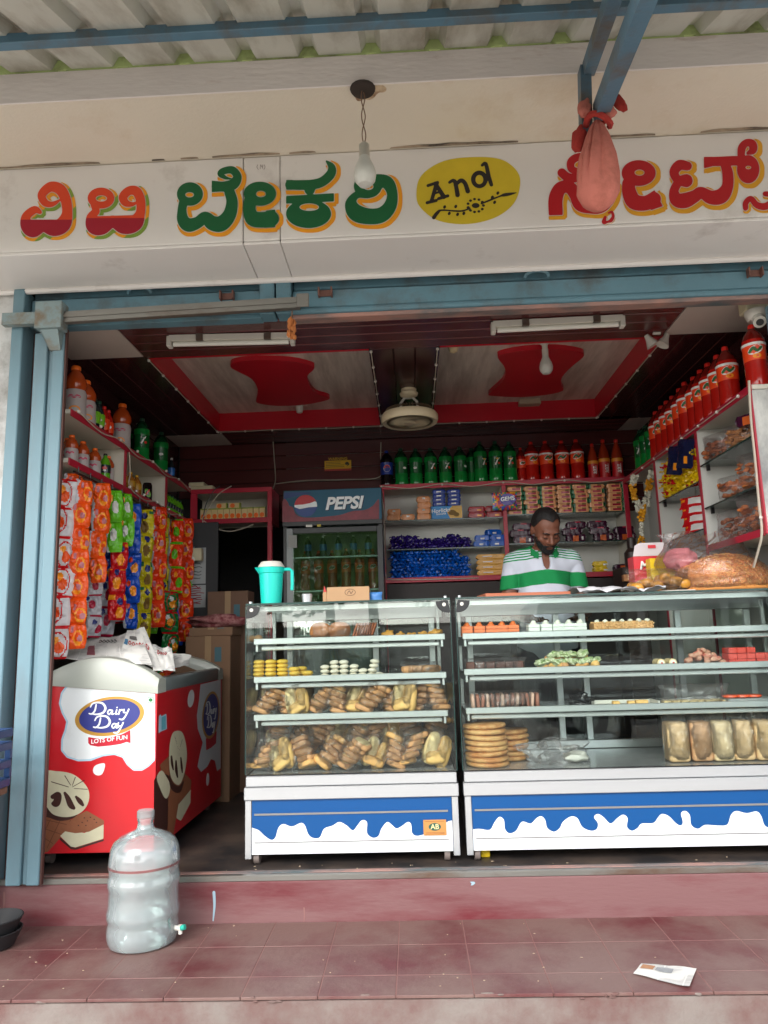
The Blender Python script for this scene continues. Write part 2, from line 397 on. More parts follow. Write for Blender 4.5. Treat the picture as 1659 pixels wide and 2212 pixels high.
zinc = mat('roof_sheet', (200, 200, 190), .5, .15, var=.12, vs=3, dirt=(150, 144, 130), damt=.4, dscale=2.5, stretch=(2, .4, 1))
lip_glow = mat('painted_backlit_lip', (186, 204, 138), .6, var=.15, vs=6, dirt=(96, 92, 66), damt=.35, dscale=5)  # light green stands for skylight glowing through the sheet ends
g = MB(); g.grid(lambda u, v: (-150+300*u, -150+300*v, 0), 30, 30); struct(g.build('street_ground', [asphalt]))
# platform step with scored red-oxide tiles
st = MB().box(-5, 5, 2.615, YR, 0, ZT-.012, 0, .012)
step = struct(st.build('entrance_step', [concrete]))
bed = MB().box(-2.2, 1.98, 2.622, YR-.001, ZT-.012, ZT-.0011); bed.build('joint_bed', [joint], step)
for s in ((-5, -2.2), (1.98, 5)): MB().box(s[0], s[1], 2.618, YR-.001, ZT-.012, ZT).build('paving_slab', [oxide], step)
ye = [2.616, 2.757, 3.010, 3.248]
for i in range(16):
    for j in range(3):
        x0 = -2.14+.2555*i; g_ = .0013
        b = MB().box(x0+g_, x0+.2555-g_, ye[j]+(g_ if j else -.004), ye[j+1]-g_, ZT-.010, ZT+ru(-.0006, .0006), 0, .0015)
        b.build('tile', [oxide], step)
nib = MB()
for i in range(22):   # crumbled mortar along the nosing
    x = ru(-1.5, 1.25); nib.ell((x, 2.614+ru(-.003, .006), ZT-ru(.0, .016)), (ru(.006, .026), .004, ru(.003, .006)), 0, 7, 4, .5, i)
nib.build('crumbled_mortar', [concrete], step)['kind'] = 'stuff'
pl = MB().box(-5, 5, YR, 3.42, ZT-.1, ZF-.012, 0, .006); plinth = struct(pl.build('plinth_riser', [oxide2]))
paint = mat('blue_paint_drip', (150, 176, 190), .6)
d = Sh(-.05, .05, -.1, .1, .004); d.stroke([(0, .05, .012), (.003, 0, .01), (-.002, -.06, .005)])
pp = at(462, 1955, Y=YR); d.mb(lambda x, y: (pp.x+x, YR-.002, pp.z+y)).build('paint_drip', [paint], plinth)
for (px, py, q) in ((657, 1975, .5), (8, 1950, .8), (1020, 1908, .5)):
    pq = at(px, py, Y=YR); d.mb(lambda x, y: (pq.x+x*q*(3 if px > 900 else 1), YR-.002, pq.z+y*q*(.25 if px > 900 else 1))).build('paint_drip', [paint if px > 900 else joint], plinth)
fl = MB().box(-1.87, 1.88, 3.30, 5.75, ZF-.02, ZF, 0); shopfloor = struct(fl.build('shop_floor', [stone]))
for (y0, y1, h, m) in ((YR, 3.272, .010, steelold), (3.276, 3.30, .004, stone), (3.302, 3.335, .006, pinkpeel)):
    MB().box(-1.84, 1.75, y0, y1, ZF-.012, ZF+h, 0, .002).build('threshold_strip', [m], shopfloor)
# ---- building shell
bld = thing('shop_building', 'beige fronted shop building with concrete canopy slab over the bakery', 'building', (0, 0, 0))
MB().box(-4, -1.845, 3.22, 3.50, 0, 3.215, 0, .01).build('wall_pier', [white_wash], bld)
MB().box(1.81, 4, 3.22, 3.50, 0, 3.215, 0, .01).build('wall_pier', [white_wash], bld)
MB().box(-4, 4, 3.34, 3.40, 3.10, 3.62).build('lintel', [walldark], bld)
MB().box(-4, 4, 2.505, 6.4, 3.622, 3.745, 0, .006).build('canopy_slab', [beige], bld)
MB().box(-4, 4, 2.497, 2.504, 3.618, 3.75, 0, .002).build('slab_fascia', [fascia], bld)
MB().box(-4, 4, 3.3, 3.6, 3.745, 6.5).build('upper_wall', [white_wash], bld)
mould = mat('black_mould', (66, 58, 52), .9, var=.3, vs=12, dirt=(170, 150, 128), damt=.55, dscale=9, stretch=(.5, 1, 1))
s = Sh(-2, 1.9, -.08, .02, .01)
s.d = s.Y*-1-.018*np.array([[mnoise.noise(Vector((x*2.3, 0, 0)))+.6*mnoise.noise(Vector((x*9, 3, 0))) for x in s.xs]])-.012
s.d = np.maximum(s.d, s.Y-.0)
for q in s.comps(): q.mb(lambda x, y: (x, 2.885+y, 3.6205)).build('mould_stain', [mould], bld)
for nm, x0, x1 in (('wall_left', -1.99, -1.87), ('wall_right', 1.88, 2.0)):
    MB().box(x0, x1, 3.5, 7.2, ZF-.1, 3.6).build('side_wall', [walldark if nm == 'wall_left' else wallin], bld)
MB().box(-.98, 1.88, 5.75, 5.85, ZF-.1, 3.6).build('back_wall', [wallin], bld)
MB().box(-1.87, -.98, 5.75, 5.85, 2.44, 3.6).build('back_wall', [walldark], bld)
MB().box(-1.87, -.6, 7.1, 7.2, ZF-.1, 3.6).build('store_wall', [walldark], bld)
MB().box(-.98, -.9, 5.85, 7.1, ZF-.1, 3.6).build('store_wall', [walldark], bld)
MB().box(-1.87, -.98, 5.75, 7.1, ZF-.1, ZF-.002).build('store_floor', [stone], bld)
MB().box(-1.87, -.98, 5.85, 7.1, 2.7, 2.8).build('store_ceiling', [walldark], bld)
# ---- false ceiling
ZC = 3.10
ceil = MB().box(-1.87, 1.88, 3.40, 5.75, 3.27, 3.30).build('ceiling', [walldark], bld)
def planks(n, along, a0, a1, b0, b1, z=ZC, m=None, par=None):
    for i in range(n):
        q0 = b0+(b1-b0)*i/n+.0015; q1 = b0+(b1-b0)*(i+1)/n-.0015
        bx = (a0, a1, q0, q1) if along == 'x' else (q0, q1, a0, a1)
        MB().box(*bx, z, z+.012, 0, .004).build('ceiling_plank', [m], par or ceil)
planks(5, 'x', -1.45, 1.42, 3.335, 3.858, m=maroon)
planks(4, 'x', -1.42, 1.70, 5.342, 5.748, m=maroon)
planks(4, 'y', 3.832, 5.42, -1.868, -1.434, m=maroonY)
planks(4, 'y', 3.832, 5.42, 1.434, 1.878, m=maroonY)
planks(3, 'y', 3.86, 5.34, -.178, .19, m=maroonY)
for bx in ((-1.868, -1.452, 3.335, 3.83), (1.424, 1.878, 3.335, 3.83), (-1.868, -1.424, 5.422, 5.748), (1.703, 1.878, 5.422, 5.748)):
    MB().box(*bx, ZC, ZC+.012).build('ceiling_panel', [ceilw], ceil)
for (x0, x1) in ((-1.43, -.18), (.192, 1.432)):
    MB().box(x0, x1, 3.86, 5.34, 3.236, 3.246).build('tray_panel', [trayp], ceil)
    for bx in ((x0, x0+.012, 3.86, 5.34), (x1-.012, x1, 3.86, 5.34), (x0+.012, x1-.012, 5.328, 5.34), (x0+.012, x1-.012, 3.86, 3.872)):
        m = redb if not (bx[0] == -.18-.012 or bx[0] == .192) else maroonY
        MB().box(*bx, ZC-.002, 3.236).build('tray_border', [m], ceil)
def bow(pts, par):
    q = cat_rom(pts, 3, True); P = [at(a[0], a[1], Z=3.205) for a in q]
    MB().prism(P, (0, 0, .031)).build('ceiling_motif', [redb], par, smooth=30)
bow([(498, 793), (508, 783), (555, 778), (625, 780), (674, 791), (677, 799), (664, 812), (668, 832), (682, 850), (707, 858), (708, 864), (660, 874), (600, 877), (557, 871), (555, 862), (557, 842), (545, 820), (518, 805)], ceil)
bow([(1077, 776), (1080, 767), (1130, 757), (1200, 754), (1255, 762), (1259, 772), (1235, 792), (1214, 815), (1212, 832), (1216, 844), (1180, 853), (1120, 858), (1062, 855), (1058, 850), (1085, 825), (1092, 805), (1088, 790)], ceil)
# plank cladding above the shelves
for i in range(4):
    z0 = 2.66+.11*i
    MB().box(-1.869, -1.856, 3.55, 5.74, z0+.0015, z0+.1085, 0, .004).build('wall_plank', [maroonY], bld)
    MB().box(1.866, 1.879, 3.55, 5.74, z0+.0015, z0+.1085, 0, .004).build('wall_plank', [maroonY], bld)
for i in range(6):
    z0 = 2.44+.11*i
    MB().box(-1.40 if i < 2 else -1.85, 1.86, 5.735, 5.748, z0+.0015, z0+.1085, 0, .004).build('wall_plank', [maroon], bld)
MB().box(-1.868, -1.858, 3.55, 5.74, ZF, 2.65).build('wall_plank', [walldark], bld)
# ---- awning of profiled sheets on the slab
aw = thing('sheet_awning', 'grey profiled sheet awning with blue purlin sloping out above the shop front', 'awning')
SL = .43
def zs(y): return 3.772-(2.53-y)*SL
R0, RS = -1.3056, .2443
def prof_x(k):  # one rib
    x = R0+RS*k
    return [(x-.040, 0), (x-.018, .042), (x+.018, .042), (x+.040, 0)]
for s_ in range(-3, 5):
    pr = []
    for k in range(4*s_, 4*s_+4): pr += prof_x(k)
    pr.append((R0+RS*(4*s_+4)-.0402, 0))
    b = MB()
    for j in range(5):
        y0, y1 = 2.53-j*.21, 2.53-(j+1)*.21
        for a, c in zip(pr[:-1], pr[1:]):
            b.add([(a[0], y0, zs(y0)+a[1]), (c[0], y0, zs(y0)+c[1]), (c[0], y1, zs(y1)+c[1]), (a[0], y1, zs(y1)+a[1])], [(0, 1, 2, 3)])
            b.add([(a[0], y0, zs(y0)+a[1]+.003), (c[0], y0, zs(y0)+c[1]+.003), (c[0], y1, zs(y1)+c[1]+.003), (a[0], y1, zs(y1)+a[1]+.003)], [(3, 2, 1, 0)])
    b.build('roof_sheet', [zinc], aw, smooth=0)
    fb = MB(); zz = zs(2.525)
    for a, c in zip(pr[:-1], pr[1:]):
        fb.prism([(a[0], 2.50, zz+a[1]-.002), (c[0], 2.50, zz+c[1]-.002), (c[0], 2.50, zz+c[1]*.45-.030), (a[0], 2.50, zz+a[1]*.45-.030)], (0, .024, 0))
    fb.build('backlit_lip_strip', [lip_glow], aw, smooth=0)  # added strip coloured as the sheet end lit from behind
MB().box(-4, 4, 2.185, 2.222, 3.595, 3.636, 0, .003).build('purlin', [bluebeam], aw)
MB().box(-4, 4, 1.52, 1.55, 3.285, 3.325, 0, .003).build('purlin', [bluebeam], aw)
def rafter(a, b, w_, h_):
    MB().beam(a, b, w_, h_).build('rafter', [bluebeam], aw, smooth=0)
A0, A1 = at(1271, 150, Y=2.47), at(1322, 0, Y=1.93); A1 = A0+(A1-A0)*1.75
B0, B1 = at(1296, 243, Y=2.45), at(1391, 0, Y=1.75); B1 = B0+(B1-B0)*1.35
rafter(A0, A1, .042, .05); rafter(B0, B1, .05, .06)
h0, h1 = at(1262, 150, Y=2.475), at(1266, 306, Y=2.475); rafter(h0, h1, .05, .04)
for x in (-2.6, 2.9): rafter((x, 2.47, 3.6), (x, 1.5, 3.185), .045, .05)
# ---- roller shutters and guides
sh = thing('roller_shutter', 'blue painted roller shutter rolled up behind the sign with side guides', 'shutter')
def sx(x0, x1, y0, y1, z0, z1, nm, m=blue, c=.004): return MB().box(x0, x1, y0, y1, z0, z1, 0, c).build(nm, [m], sh)
sx(-1.845, -1.79, 3.19, 3.33, ZF-.1, 3.205, 'guide_channel', bluepost)
sx(-1.79, -1.737, 3.29, 3.33, ZF, 3.02, 'guide_gap', brownedge)
sx(-1.735, -1.672, 3.20, 3.226, ZF, 2.98, 'guide_channel', bluepost)
sx(-1.671, -1.648, 3.216, 3.226, ZF, 2.98, 'guide_slot', bluepost)
sx(-1.647, -1.592, 3.20, 3.226, ZF, 2.98, 'guide_channel', bluepost)
sx(-1.591, -1.583, 3.205, 3.226, ZF, 3.0, 'guide_edge', brownedge, .002)
sx(1.72, 1.81, 3.20, 3.33, ZF, 3.01, 'guide_channel', bluepost)
for (x0, x1, dz) in ((-1.78, -.665, .012), (-.515, 1.76, 0)):
    sx(x0, x1, 3.262, 3.31, 3.168+dz, 3.212, 'curtain_slat')
    sx(x0, x1, 3.285, 3.31, 3.155+dz, 3.166+dz, 'curtain_gap', brownedge, .001)
    sx(x0, x1, 3.238, 3.30, 3.066+dz, 3.154+dz, 'bottom_plate')
    b = MB().tube([(x0, 3.243, 3.05+dz), (x1, 3.243, 3.05+dz)], .016, 10); b.build('bottom_lip', [blue], sh)
    sx(x0, x1, 3.236, 3.30, 3.013+dz, 3.033+dz, 'bottom_strip', pinkpeel if x0 > -1 else blue, .002)
sx(-.668, -.598, 3.205, 3.30, 3.03, 3.212, 'guide_stub'); sx(-.590, -.520, 3.205, 3.30, 3.03, 3.212, 'guide_stub')
for (px, py) in ((300, 627), (1160, 592)):   # pull handles
    p = at(px, py, Y=3.22); pts = [(p.x+.055*math.cos(a), 3.232-.022*math.sin(a)**.5, p.z+.02*math.sin(a)-.008) for a in np.linspace(.001, math.pi-.001, 9)]
    MB().tube(pts, .008, 6).build('pull_handle', [blue], sh)
for (px, py) in ((491, 640), (703, 633), (1629, 590)):
    p = at(px, py, Y=3.23); b = MB()
    b.box(p.x-.03, p.x+.03, 3.228, 3.237, p.z-.016, p.z+.016, 0, .002)
    for s_ in (-1, 1): b.box(p.x+s_*.03-.004, p.x+s_*.03+.004, 3.205, 3.237, p.z-.022, p.z+.022, 0, .002)
    b.build('latch_bracket', [mat('rusty_latch', (120, 84, 74), .6, .3, var=.3, vs=20)], sh)
# centre post laid across the opening
bar = thing('steel_bar', 'worn grey steel bar laid across the top of the left opening', 'bar')
p0, p1 = at(128, 688, Y=3.16), at(648, 655, Y=3.16); e0 = at(8, 692, Y=3.16)
MB().beam(p0, p1, .03, .052).build('bar_body', [steelold], bar, smooth=0)
MB().beam(p0-Vector((0, .018, -.004)), p1-Vector((0, .018, -.004)), .006, .018).build('bar_rib', [steelold], bar, smooth=0)
MB().beam(e0, p0+Vector((-.01, -.002, 0)), .034, .058).build('bar_end', [bracketm], bar, smooth=0)
q = p1; MB().box(q.x-.012, q.x+.045, 3.13, 3.142, q.z-.03, q.z+.035, 0, .003).build('end_plate', [steelold], bar)
bk = thing('bar_bracket', 'grey blue steel bracket box holding the bar on the left guide', 'bracket')
c0, c1 = at(76, 651, Y=3.12), at(131, 706, Y=3.12)
MB().box(c0.x, c1.x, 3.12, 3.19, c1.z, c0.z, 0, .003).build('bracket_box', [bracketm], bk)
w0, w1 = at(84, 706, Y=3.14), at(134, 755, Y=3.19)
b = MB(); b.prism([(w0.x, 3.13, w0.z), (w1.x-.01, 3.13, w0.z), (w1.x-.022, 3.195, w1.z), (w0.x+.03, 3.195, w1.z)], (0, .012, 0))
b.prism([(w0.x, 3.13, w0.z), (w0.x+.028, 3.195, w1.z), (w0.x+.028, 3.2, w1.z+.0), (w0.x-.0, 3.2, w0.z)], (.006, 0, 0))
b.prism([(w1.x-.01, 3.13, w0.z), (w1.x-.022, 3.195, w1.z), (w1.x-.022, 3.2, w1.z), (w1.x-.01, 3.2, w0.z)], (.012, 0, 0))
b.build('bracket_wedge', [bracketm], bk, smooth=0)
# ================================================================ SIGN BOARD
YS = 2.889
sg = thing('sign_board', 'long white painted shop sign with coloured lettering above the shutters', 'sign')
xa, xb = at(525, 430, Y=YS).x, at(605, 430, Y=YS).x
for (x0, x1) in ((-3.2, xa-.0015), (xa+.0015, xb-.0015), (xb+.0015, 3.2)):
    m = [signw]; dy = .002 if x0 > -1 and x1 < 0 else 0
    MB().box(x0, x1, YS+dy, YS+.02, 3.219, 3.619, 0, .004).build('sign_panel', m, sg)
    MB().box(x0, x1, YS+dy+.001, 3.215, 3.203+dy*.5, 3.217, 0, .003).build('sign_underside', m, sg)
MB().tube([(-3.2, 3.205, 3.196), (3.2, 3.205, 3.196)], .014, 8).build('edge_moulding', [signw], sg)
MB().box(-3.2, 3.2, 2.91, 3.3, 3.225, 3.61).build('sign_core', [walldark], sg)
def zmap(ox, oy, sc, dy=0.0):
    return lambda x, y: at((ox+sc*x)/1.85172, (oy+sc*y)/1.85172, Y=YS-.0015-dy)
S4, S4b = zmap(0, 600, .633), zmap(0, 600, .633, .0012)
S5, S5b = zmap(900, 550, .633), zmap(900, 550, .633, .0012)
S6, S6b = zmap(2100, 500, .5859), zmap(2100, 500, .5859, .0012)
orng, crim = mat('sign_orange', (224, 70, 32), .5, var=.06), mat('sign_crimson', (166, 16, 42), .5, var=.08)
sgreen, sshad = mat('sign_green', (8, 96, 52), .5, var=.08), mat('sign_amber', (240, 158, 24), .5, var=.06)
sred, syel = mat('sign_red', (182, 12, 26), .5, var=.1), mat('sign_yellow', (224, 160, 30), .5, var=.12)
sleaf = mat('sign_leaf_green', (128, 158, 58), .5, var=.1)
whiteln = mat('sign_keyline', (236, 230, 224), .5, var=.03)
def letter(x0, x1, y0, y1, build, fnl, fns, mats, smats, mf=None, smf=None, off=26, step=5):
    s_ = Sh(x0-40, x1+70, y0-40, y1+70, step); build(s_)
    lo = s_.mb(fns, mi=0, mf=mf).build('letter', mats, sg, smooth=0)
    shd = s_.shift(off, 0).union(s_.shift(off, off*.6)).union(s_.shift(0, off)).union(s_.shift(off*.6, off)).minus(s_, 5)
    for q in shd.comps(): q.mb(fnl, mf=smf).build('letter_shadow', smats, lo, smooth=0)
    return lo
def L1(s):
    s.stroke([(252, 392, 26), (218, 378, 48), (166, 420, 56), (168, 478, 76), (208, 508, 88), (272, 484, 66), (340, 498, 92), (398, 470, 96), (424, 400, 66), (414, 310, 66), (378, 248, 70), (318, 233, 62), (264, 282, 52), (284, 332, 46), (330, 342, 32), (384, 312, 10)])
    s.poly([(150, 440), (440, 440), (420, 500), (340, 530), (280, 500), (200, 530), (150, 490)])
def L2(s):
    s.ell(638, 304, 84, 66); s.cut_ell(640, 306, 36, 20)
    s.stroke([(588, 350, 30), (606, 386, 48), (572, 424, 50), (592, 478, 96), (640, 488, 96), (712, 452, 76), (782, 484, 92), (850, 464, 98), (886, 400, 60), (888, 320, 58), (862, 262, 60), (815, 258, 55), (778, 296, 55), (794, 334, 46), (840, 342, 24), (880, 318, 8)])
    s.poly([(560, 420), (905, 410), (880, 480), (800, 515), (713, 490), (630, 520), (560, 480)])
def L3(s):
    s.ell(1200, 278, 82, 74); s.cut_ell(1198, 283, 28, 17)
    s.stroke([(1158, 336, 56), (1150, 380, 56), (1156, 440, 74), (1192, 474, 86), (1250, 458, 74), (1296, 424, 70), (1342, 462, 92), (1400, 464, 98), (1450, 408, 84), (1466, 330, 72), (1452, 270, 66), (1440, 240, 60)])
    s.stroke([(1368, 230, 62), (1420, 230, 64), (1476, 215, 66), (1500, 168, 52), (1468, 127, 48), (1412, 133, 42), (1393, 152, 36), (1428, 176, 20), (1464, 181, 5)])
    s.poly([(1338, 193), (1400, 200), (1400, 262), (1338, 266)])
def L4(s):
    s.ell(220, 355, 102, 76); s.cut_ell(227, 357, 32, 21)
    s.stroke([(160, 400, 80), (154, 460, 80), (178, 512, 96), (240, 520, 98), (290, 512, 100)]); s.poly([(260, 462), (317, 455), (316, 566), (250, 570)])
def L5(s):
    s.stroke([(410, 299, 60), (480, 300, 62), (560, 296, 62), (620, 276, 60), (668, 230, 58), (674, 186, 44), (642, 150, 12)]); s.poly([(386, 268), (430, 268), (430, 330), (386, 330)])
    s.stroke([(535, 328, 70), (532, 354, 22)]); s.poly([(386, 370), (688, 352), (688, 404), (386, 418)])
    s.ell(528, 482, 142, 90); s.cut_ell(532, 440, 62, 24)
def L6(s):
    s.ell(902, 308, 88, 74); s.cut_ell(906, 310, 33, 22)
    s.stroke([(950, 256, 50), (1022, 282, 80), (1056, 350, 66), (1044, 430, 80), (990, 488, 96), (910, 498, 100), (832, 478, 106), (798, 430, 80), (806, 388, 54), (842, 360, 44), (910, 362, 42), (962, 338, 24), (1000, 306, 6)])
half4 = lambda x, y: 1 if y > 436 else 0
half42 = lambda x, y: 1 if y > 428 else 0
def shm(a, b): return lambda x, y: 1 if (int((x+y*1.2)/90) % 2 == 0) else 0
letter(110, 480, 180, 590, L1, S4, S4b, [orng, crim], [sshad, sleaf], half4, shm(0, 1))
letter(540, 950, 210, 580, L2, S4, S4b, [orng, crim], [sshad, sleaf], half42, shm(0, 1))
letter(1110, 1550, 95, 550, L3, S4, S4b, [sgreen], [sshad], off=28)
letter(110, 350, 270, 600, L4, S5, S5b, [sgreen], [sshad], off=28)
letter(380, 735, 130, 600, L5, S5, S5b, [sgreen], [sshad], off=28)
letter(755, 1110, 220, 580, L6, S5, S5b, [sgreen], [sshad], off=30)
def R1(s):
    s.stroke([(210, 600, 96), (210, 500, 96), (242, 432, 88), (300, 424, 84), (346, 474, 90), (376, 540, 92), (440, 566, 76), (520, 560, 80), (580, 500, 70), (600, 420, 60)])
    s.stroke([(252, 326, 60), (290, 356, 60), (350, 362, 58), (420, 340, 60), (450, 280, 60), (420, 226, 60), (360, 220, 54), (316, 250, 54), (318, 300, 50), (370, 318, 40)])
    s.cut_poly([(100, 619), (340, 612), (340, 760), (100, 760)])
def R1b(s): s.stroke([(548, 630, 20), (538, 664, 26), (566, 660, 16), (588, 650, 24), (602, 622, 20), (592, 594, 18), (570, 600, 12)])
def R2(s):
    s.ell(776, 328, 116, 88); s.cut_ell(782, 325, 34, 21)
    s.stroke([(706, 400, 84), (712, 460, 96), (744, 522, 106), (820, 534, 100), (880, 505, 96)]); s.poly([(860, 460), (884, 444), (941, 554), (860, 582)])
def R3(s):
    s.stroke([(1108, 280, 62), (1054, 274, 70), (1018, 322, 64), (1044, 374, 60), (1100, 380, 90)])
    s.stroke([(1046, 390, 60), (1018, 450, 62), (1034, 508, 90), (1090, 516, 104), (1160, 486, 84), (1200, 458, 72), (1270, 494, 94), (1340, 484, 102), (1382, 420, 78), (1384, 330, 74), (1366, 270, 64)])
    s.stroke([(1254, 250, 62), (1330, 248, 64), (1450, 244, 64), (1500, 250, 50)]); s.poly([(1222, 218), (1280, 217), (1280, 282), (1222, 296)])
    s.ell(1524, 302, 76, 96); s.cut_ell(1525, 290, 20, 12)
    s.stroke([(1476, 240, 46), (1480, 160, 54), (1512, 122, 50), (1552, 130, 56), (1556, 172, 52), (1522, 192, 22)])
def R4(s): s.stroke([(1506, 568, 34), (1508, 530, 38), (1542, 502, 36), (1582, 545, 44), (1640, 556, 48), (1690, 520, 46), (1680, 478, 40), (1640, 470, 34)])
letter(160, 610, 180, 640, R1, S6, S6b, [sred], [syel], off=32)
letter(520, 620, 590, 690, R1b, S6, S6b, [sred], [syel], off=6, step=4)
letter(650, 950, 230, 600, R2, S6, S6b, [sred], [syel], off=34)
letter(980, 1620, 90, 590, R3, S6, S6b, [sred], [syel], off=34)
letter(1490, 1710, 450, 590, R4, S6, S6b, [sred], [syel], off=20)
# yellow oval
S2, S2b = zmap(1536, 0, .9258), zmap(1536, 0, .9258, .0012)
yel, blk = mat('oval_yellow', (212, 186, 40), .5, var=.14, vs=9), mat('sign_black', (36, 30, 28), .6)
s_ = Sh(110, 620, 650, 1000, 5); s_.poly([(140, 850), (160, 760), (260, 695), (400, 678), (510, 690), (575, 740), (588, 800), (560, 880), (480, 940), (360, 968), (240, 955), (165, 905)], 5)
ov = s_.mb(S2).build('yellow_oval', [yel], sg, smooth=0)
def pr(build, bx, nm, fn=S2b, m=blk, st=3):
    q = Sh(*bx, st); build(q); return q.mb(fn).build(nm, [m], ov, smooth=0)
pr(lambda q: (q.stroke([(205, 868, 15), (228, 792, 18)], sub=2), q.stroke([(222, 792, 16), (258, 850, 20)], sub=2), q.stroke([(215, 836, 9), (248, 828, 9)], sub=2), q.stroke([(186, 876, 13), (226, 866, 13)], sub=2), q.stroke([(236, 858, 13), (276, 846, 13)], sub=2), q.stroke([(190, 802, 13), (232, 788, 13)], sub=2)), (170, 290, 775, 890), 'letter')
pr(lambda q: (q.stroke([(283, 788, 12), (305, 782, 16), (318, 842, 20)], sub=3), q.stroke([(308, 800, 14), (332, 780, 18), (350, 792, 18), (362, 826, 20)])), (270, 380, 760, 860), 'letter')
pr(lambda q: (q.ell(412, 775, 36, 38), q.cut_ell(412, 776, 17, 20), q.stroke([(424, 714, 12), (440, 708, 16), (452, 760, 18), (464, 798, 16)], sub=3)), (365, 485, 690, 825), 'letter')
def vine(q):
    q.stroke([(215, 940, 16), (232, 918, 14), (252, 908, 7), (330, 912, 7), (372, 900, 6)]); q.stroke([(420, 880, 6), (450, 868, 8), (500, 848, 7), (520, 842, 14), (545, 838, 12), (574, 832, 2)])
    q.ell(396, 888, 17, 11)
    for k in range(11): a = 2*math.pi*k/11; q.ell(396+34*math.cos(a), 888+28*math.sin(a), 6.5, 5.5)
    for a, b in ((262, 894), (310, 892), (282, 922), (318, 926), (345, 922), (468, 852), (492, 834), (478, 874)): q.ell(a, b, 6, 8, .5)
pr(vine, (195, 590, 815, 955), 'vine_flourish')
sc = mat('pencil_scribble', (170, 162, 158), .8, var=0)
pr(lambda q: (q.stroke([(1113, 712, 3), (1110, 722, 3), (1116, 732, 3)]), q.stroke([(1124, 730, 3), (1126, 712, 3), (1132, 722, 3), (1136, 712, 3), (1134, 728, 3)]), q.stroke([(1142, 712, 3), (1145, 722, 3), (1140, 732, 3)])), (1100, 1155, 700, 742), 'pencil_mark', zmap(0, 0, .9258, -.0015), sc, 1.5)
# ================================================================ HANGING BULB AND BUNDLE
def bulb_profile(s=1.0, neck=1): return [(.001, -.062*s), (.018*s, -.058*s), (.028*s, -.045*s), (.031*s, -.028*s), (.027*s, -.008*s), (.018*s, .012*s), (.0145*s, .024*s, neck), (.0145*s, .06*s, neck)]
wht = mat('white_plastic', (214, 210, 200), .4, var=.06); frost = mat('frosted_bulb', (206, 206, 198), .3, var=.03)
black = mat('black_plastic', (24, 24, 26), .35, var=.15); cordm = mat('twisted_cord', (120, 92, 72), .7)
hb = thing('hanging_bulb', 'unlit white bulb hanging on a twisted cord in front of the sign', 'bulb')
hp = at(783, 187, Z=3.619); bz = at(783, 353, Y=hp.y).z
MB().lathe([(.001, 0), (.03, .0), (.046, .004), (.05, .012)], 18, 0, (hp.x, hp.y+.012, 3.607)).build('ceiling_rose', [mat('charred_rose', (52, 42, 36), .8, var=.3, vs=20)], hb)
for sgn in (-1, 1):
    pts = [(hp.x+sgn*.007*math.sin(t*9+.5), hp.y+.012+sgn*.004*math.cos(t*9), 3.607-(3.607-bz-.085)*t) for t in np.linspace(0, 1, 22)]
    MB().tube(pts, .0022, 5).build('cord', [cordm], hb)
MB().lathe([(.017, .03), (.017, .055), (.02, .056), (.02, .075), (.012, .09), (.004, .098)], 14, 0, (hp.x, hp.y+.012, bz)).build('holder', [wht], hb)
MB().lathe(bulb_profile(1.4), 20, 0, (hp.x, hp.y+.012, bz)).build('bulb_glass', [frost, mat('bulb_collar', (188, 184, 172), .35, .3)], hb)
# scorch around the hole
s_ = Sh(-.16, .2, -.09, .1, .006); s_.d = np.hypot(s_.X/1.5, s_.Y)-.05-.03*np.array([[mnoise.noise(Vector((x*22, y*22, 5))) for x in s_.xs] for y in s_.ys])
s_.mb(lambda x, y: (hp.x+.01+x, max(2.509, hp.y+.02+y), 3.6208)).build('scorch_mark', [mat('scorch', (128, 92, 66), .9, var=.3, vs=18, dirt=(204, 182, 152), damt=.7, dscale=16)], bld)
# cloth bundle tied to the rafter end
cl = mat('faded_orange_cloth', (192, 112, 98), .9, var=.12, vs=10, bump=.3, bs=140, dirt=(150, 84, 66), damt=.35, dscale=8)
cl2 = mat('deep_orange_cloth', (168, 52, 44), .9, var=.18, vs=10, bump=.3, bs=120)
bd = thing('cloth_bundle', 'faded orange cloth bundle tied to the end of the blue rafter', 'bundle')
bt, bb = at(1290, 262, Y=2.42), at(1293, 456, Y=2.42); H_ = bt.z-bb.z
def bun(u, v):
    a = 2*math.pi*u
    prof = [(0, .012), (.06, .026), (.18, .042), (.4, .064), (.62, .073), (.8, .072), (.92, .052), (.98, .026), (1, .002)]
    for (a0, r0), (a1, r1) in zip(prof[:-1], prof[1:]):
        if v <= a1+1e-9: r = r0+(r1-r0)*(v-a0)/(a1-a0); break
    r *= 1.06-.34*(1-abs(math.sin(a*4.5+.9*math.sin(a*3+1)+v*.5)))**2.2*max(0, 1-v*1.25)**.7-.12*(1-abs(math.sin(a*8+2*math.sin(a*2))))**3*max(0, .8-v)+.05*mnoise.noise(Vector((math.cos(a)*2, math.sin(a)*2, v*5)))
    return (bt.x+(bb.x-bt.x)*v+r*math.cos(a), 2.42+.8*r*math.sin(a), bt.z-H_*v)
MB().grid(bun, 140, 44, cu=True).build('cloth_bag', [cl], bd, smooth=60)
def knot(px, py, rx, rz, ang, m=cl2, y=2.41, seed=0):
    c = at(px, py, Y=y); b = MB().ell((0, 0, 0), (rx, .016, rz), 0, 14, 10, .45, seed); b.xf(Matrix.Translation(c) @ Matrix.Rotation(ang, 4, 'Y')); b.build('knot_tail', [m], bd, smooth=60)
knot(1263, 235, .026, .035, .3, cl, 2.42, 1); knot(1338, 222, .02, .036, -.5, cl2, 2.44, 2); knot(1315, 242, .026, .022, .2, cl, 2.4, 3); knot(1251, 300, .026, .055, .25, cl2, 2.44, 4)
c0 = at(1292, 250, Y=2.43)
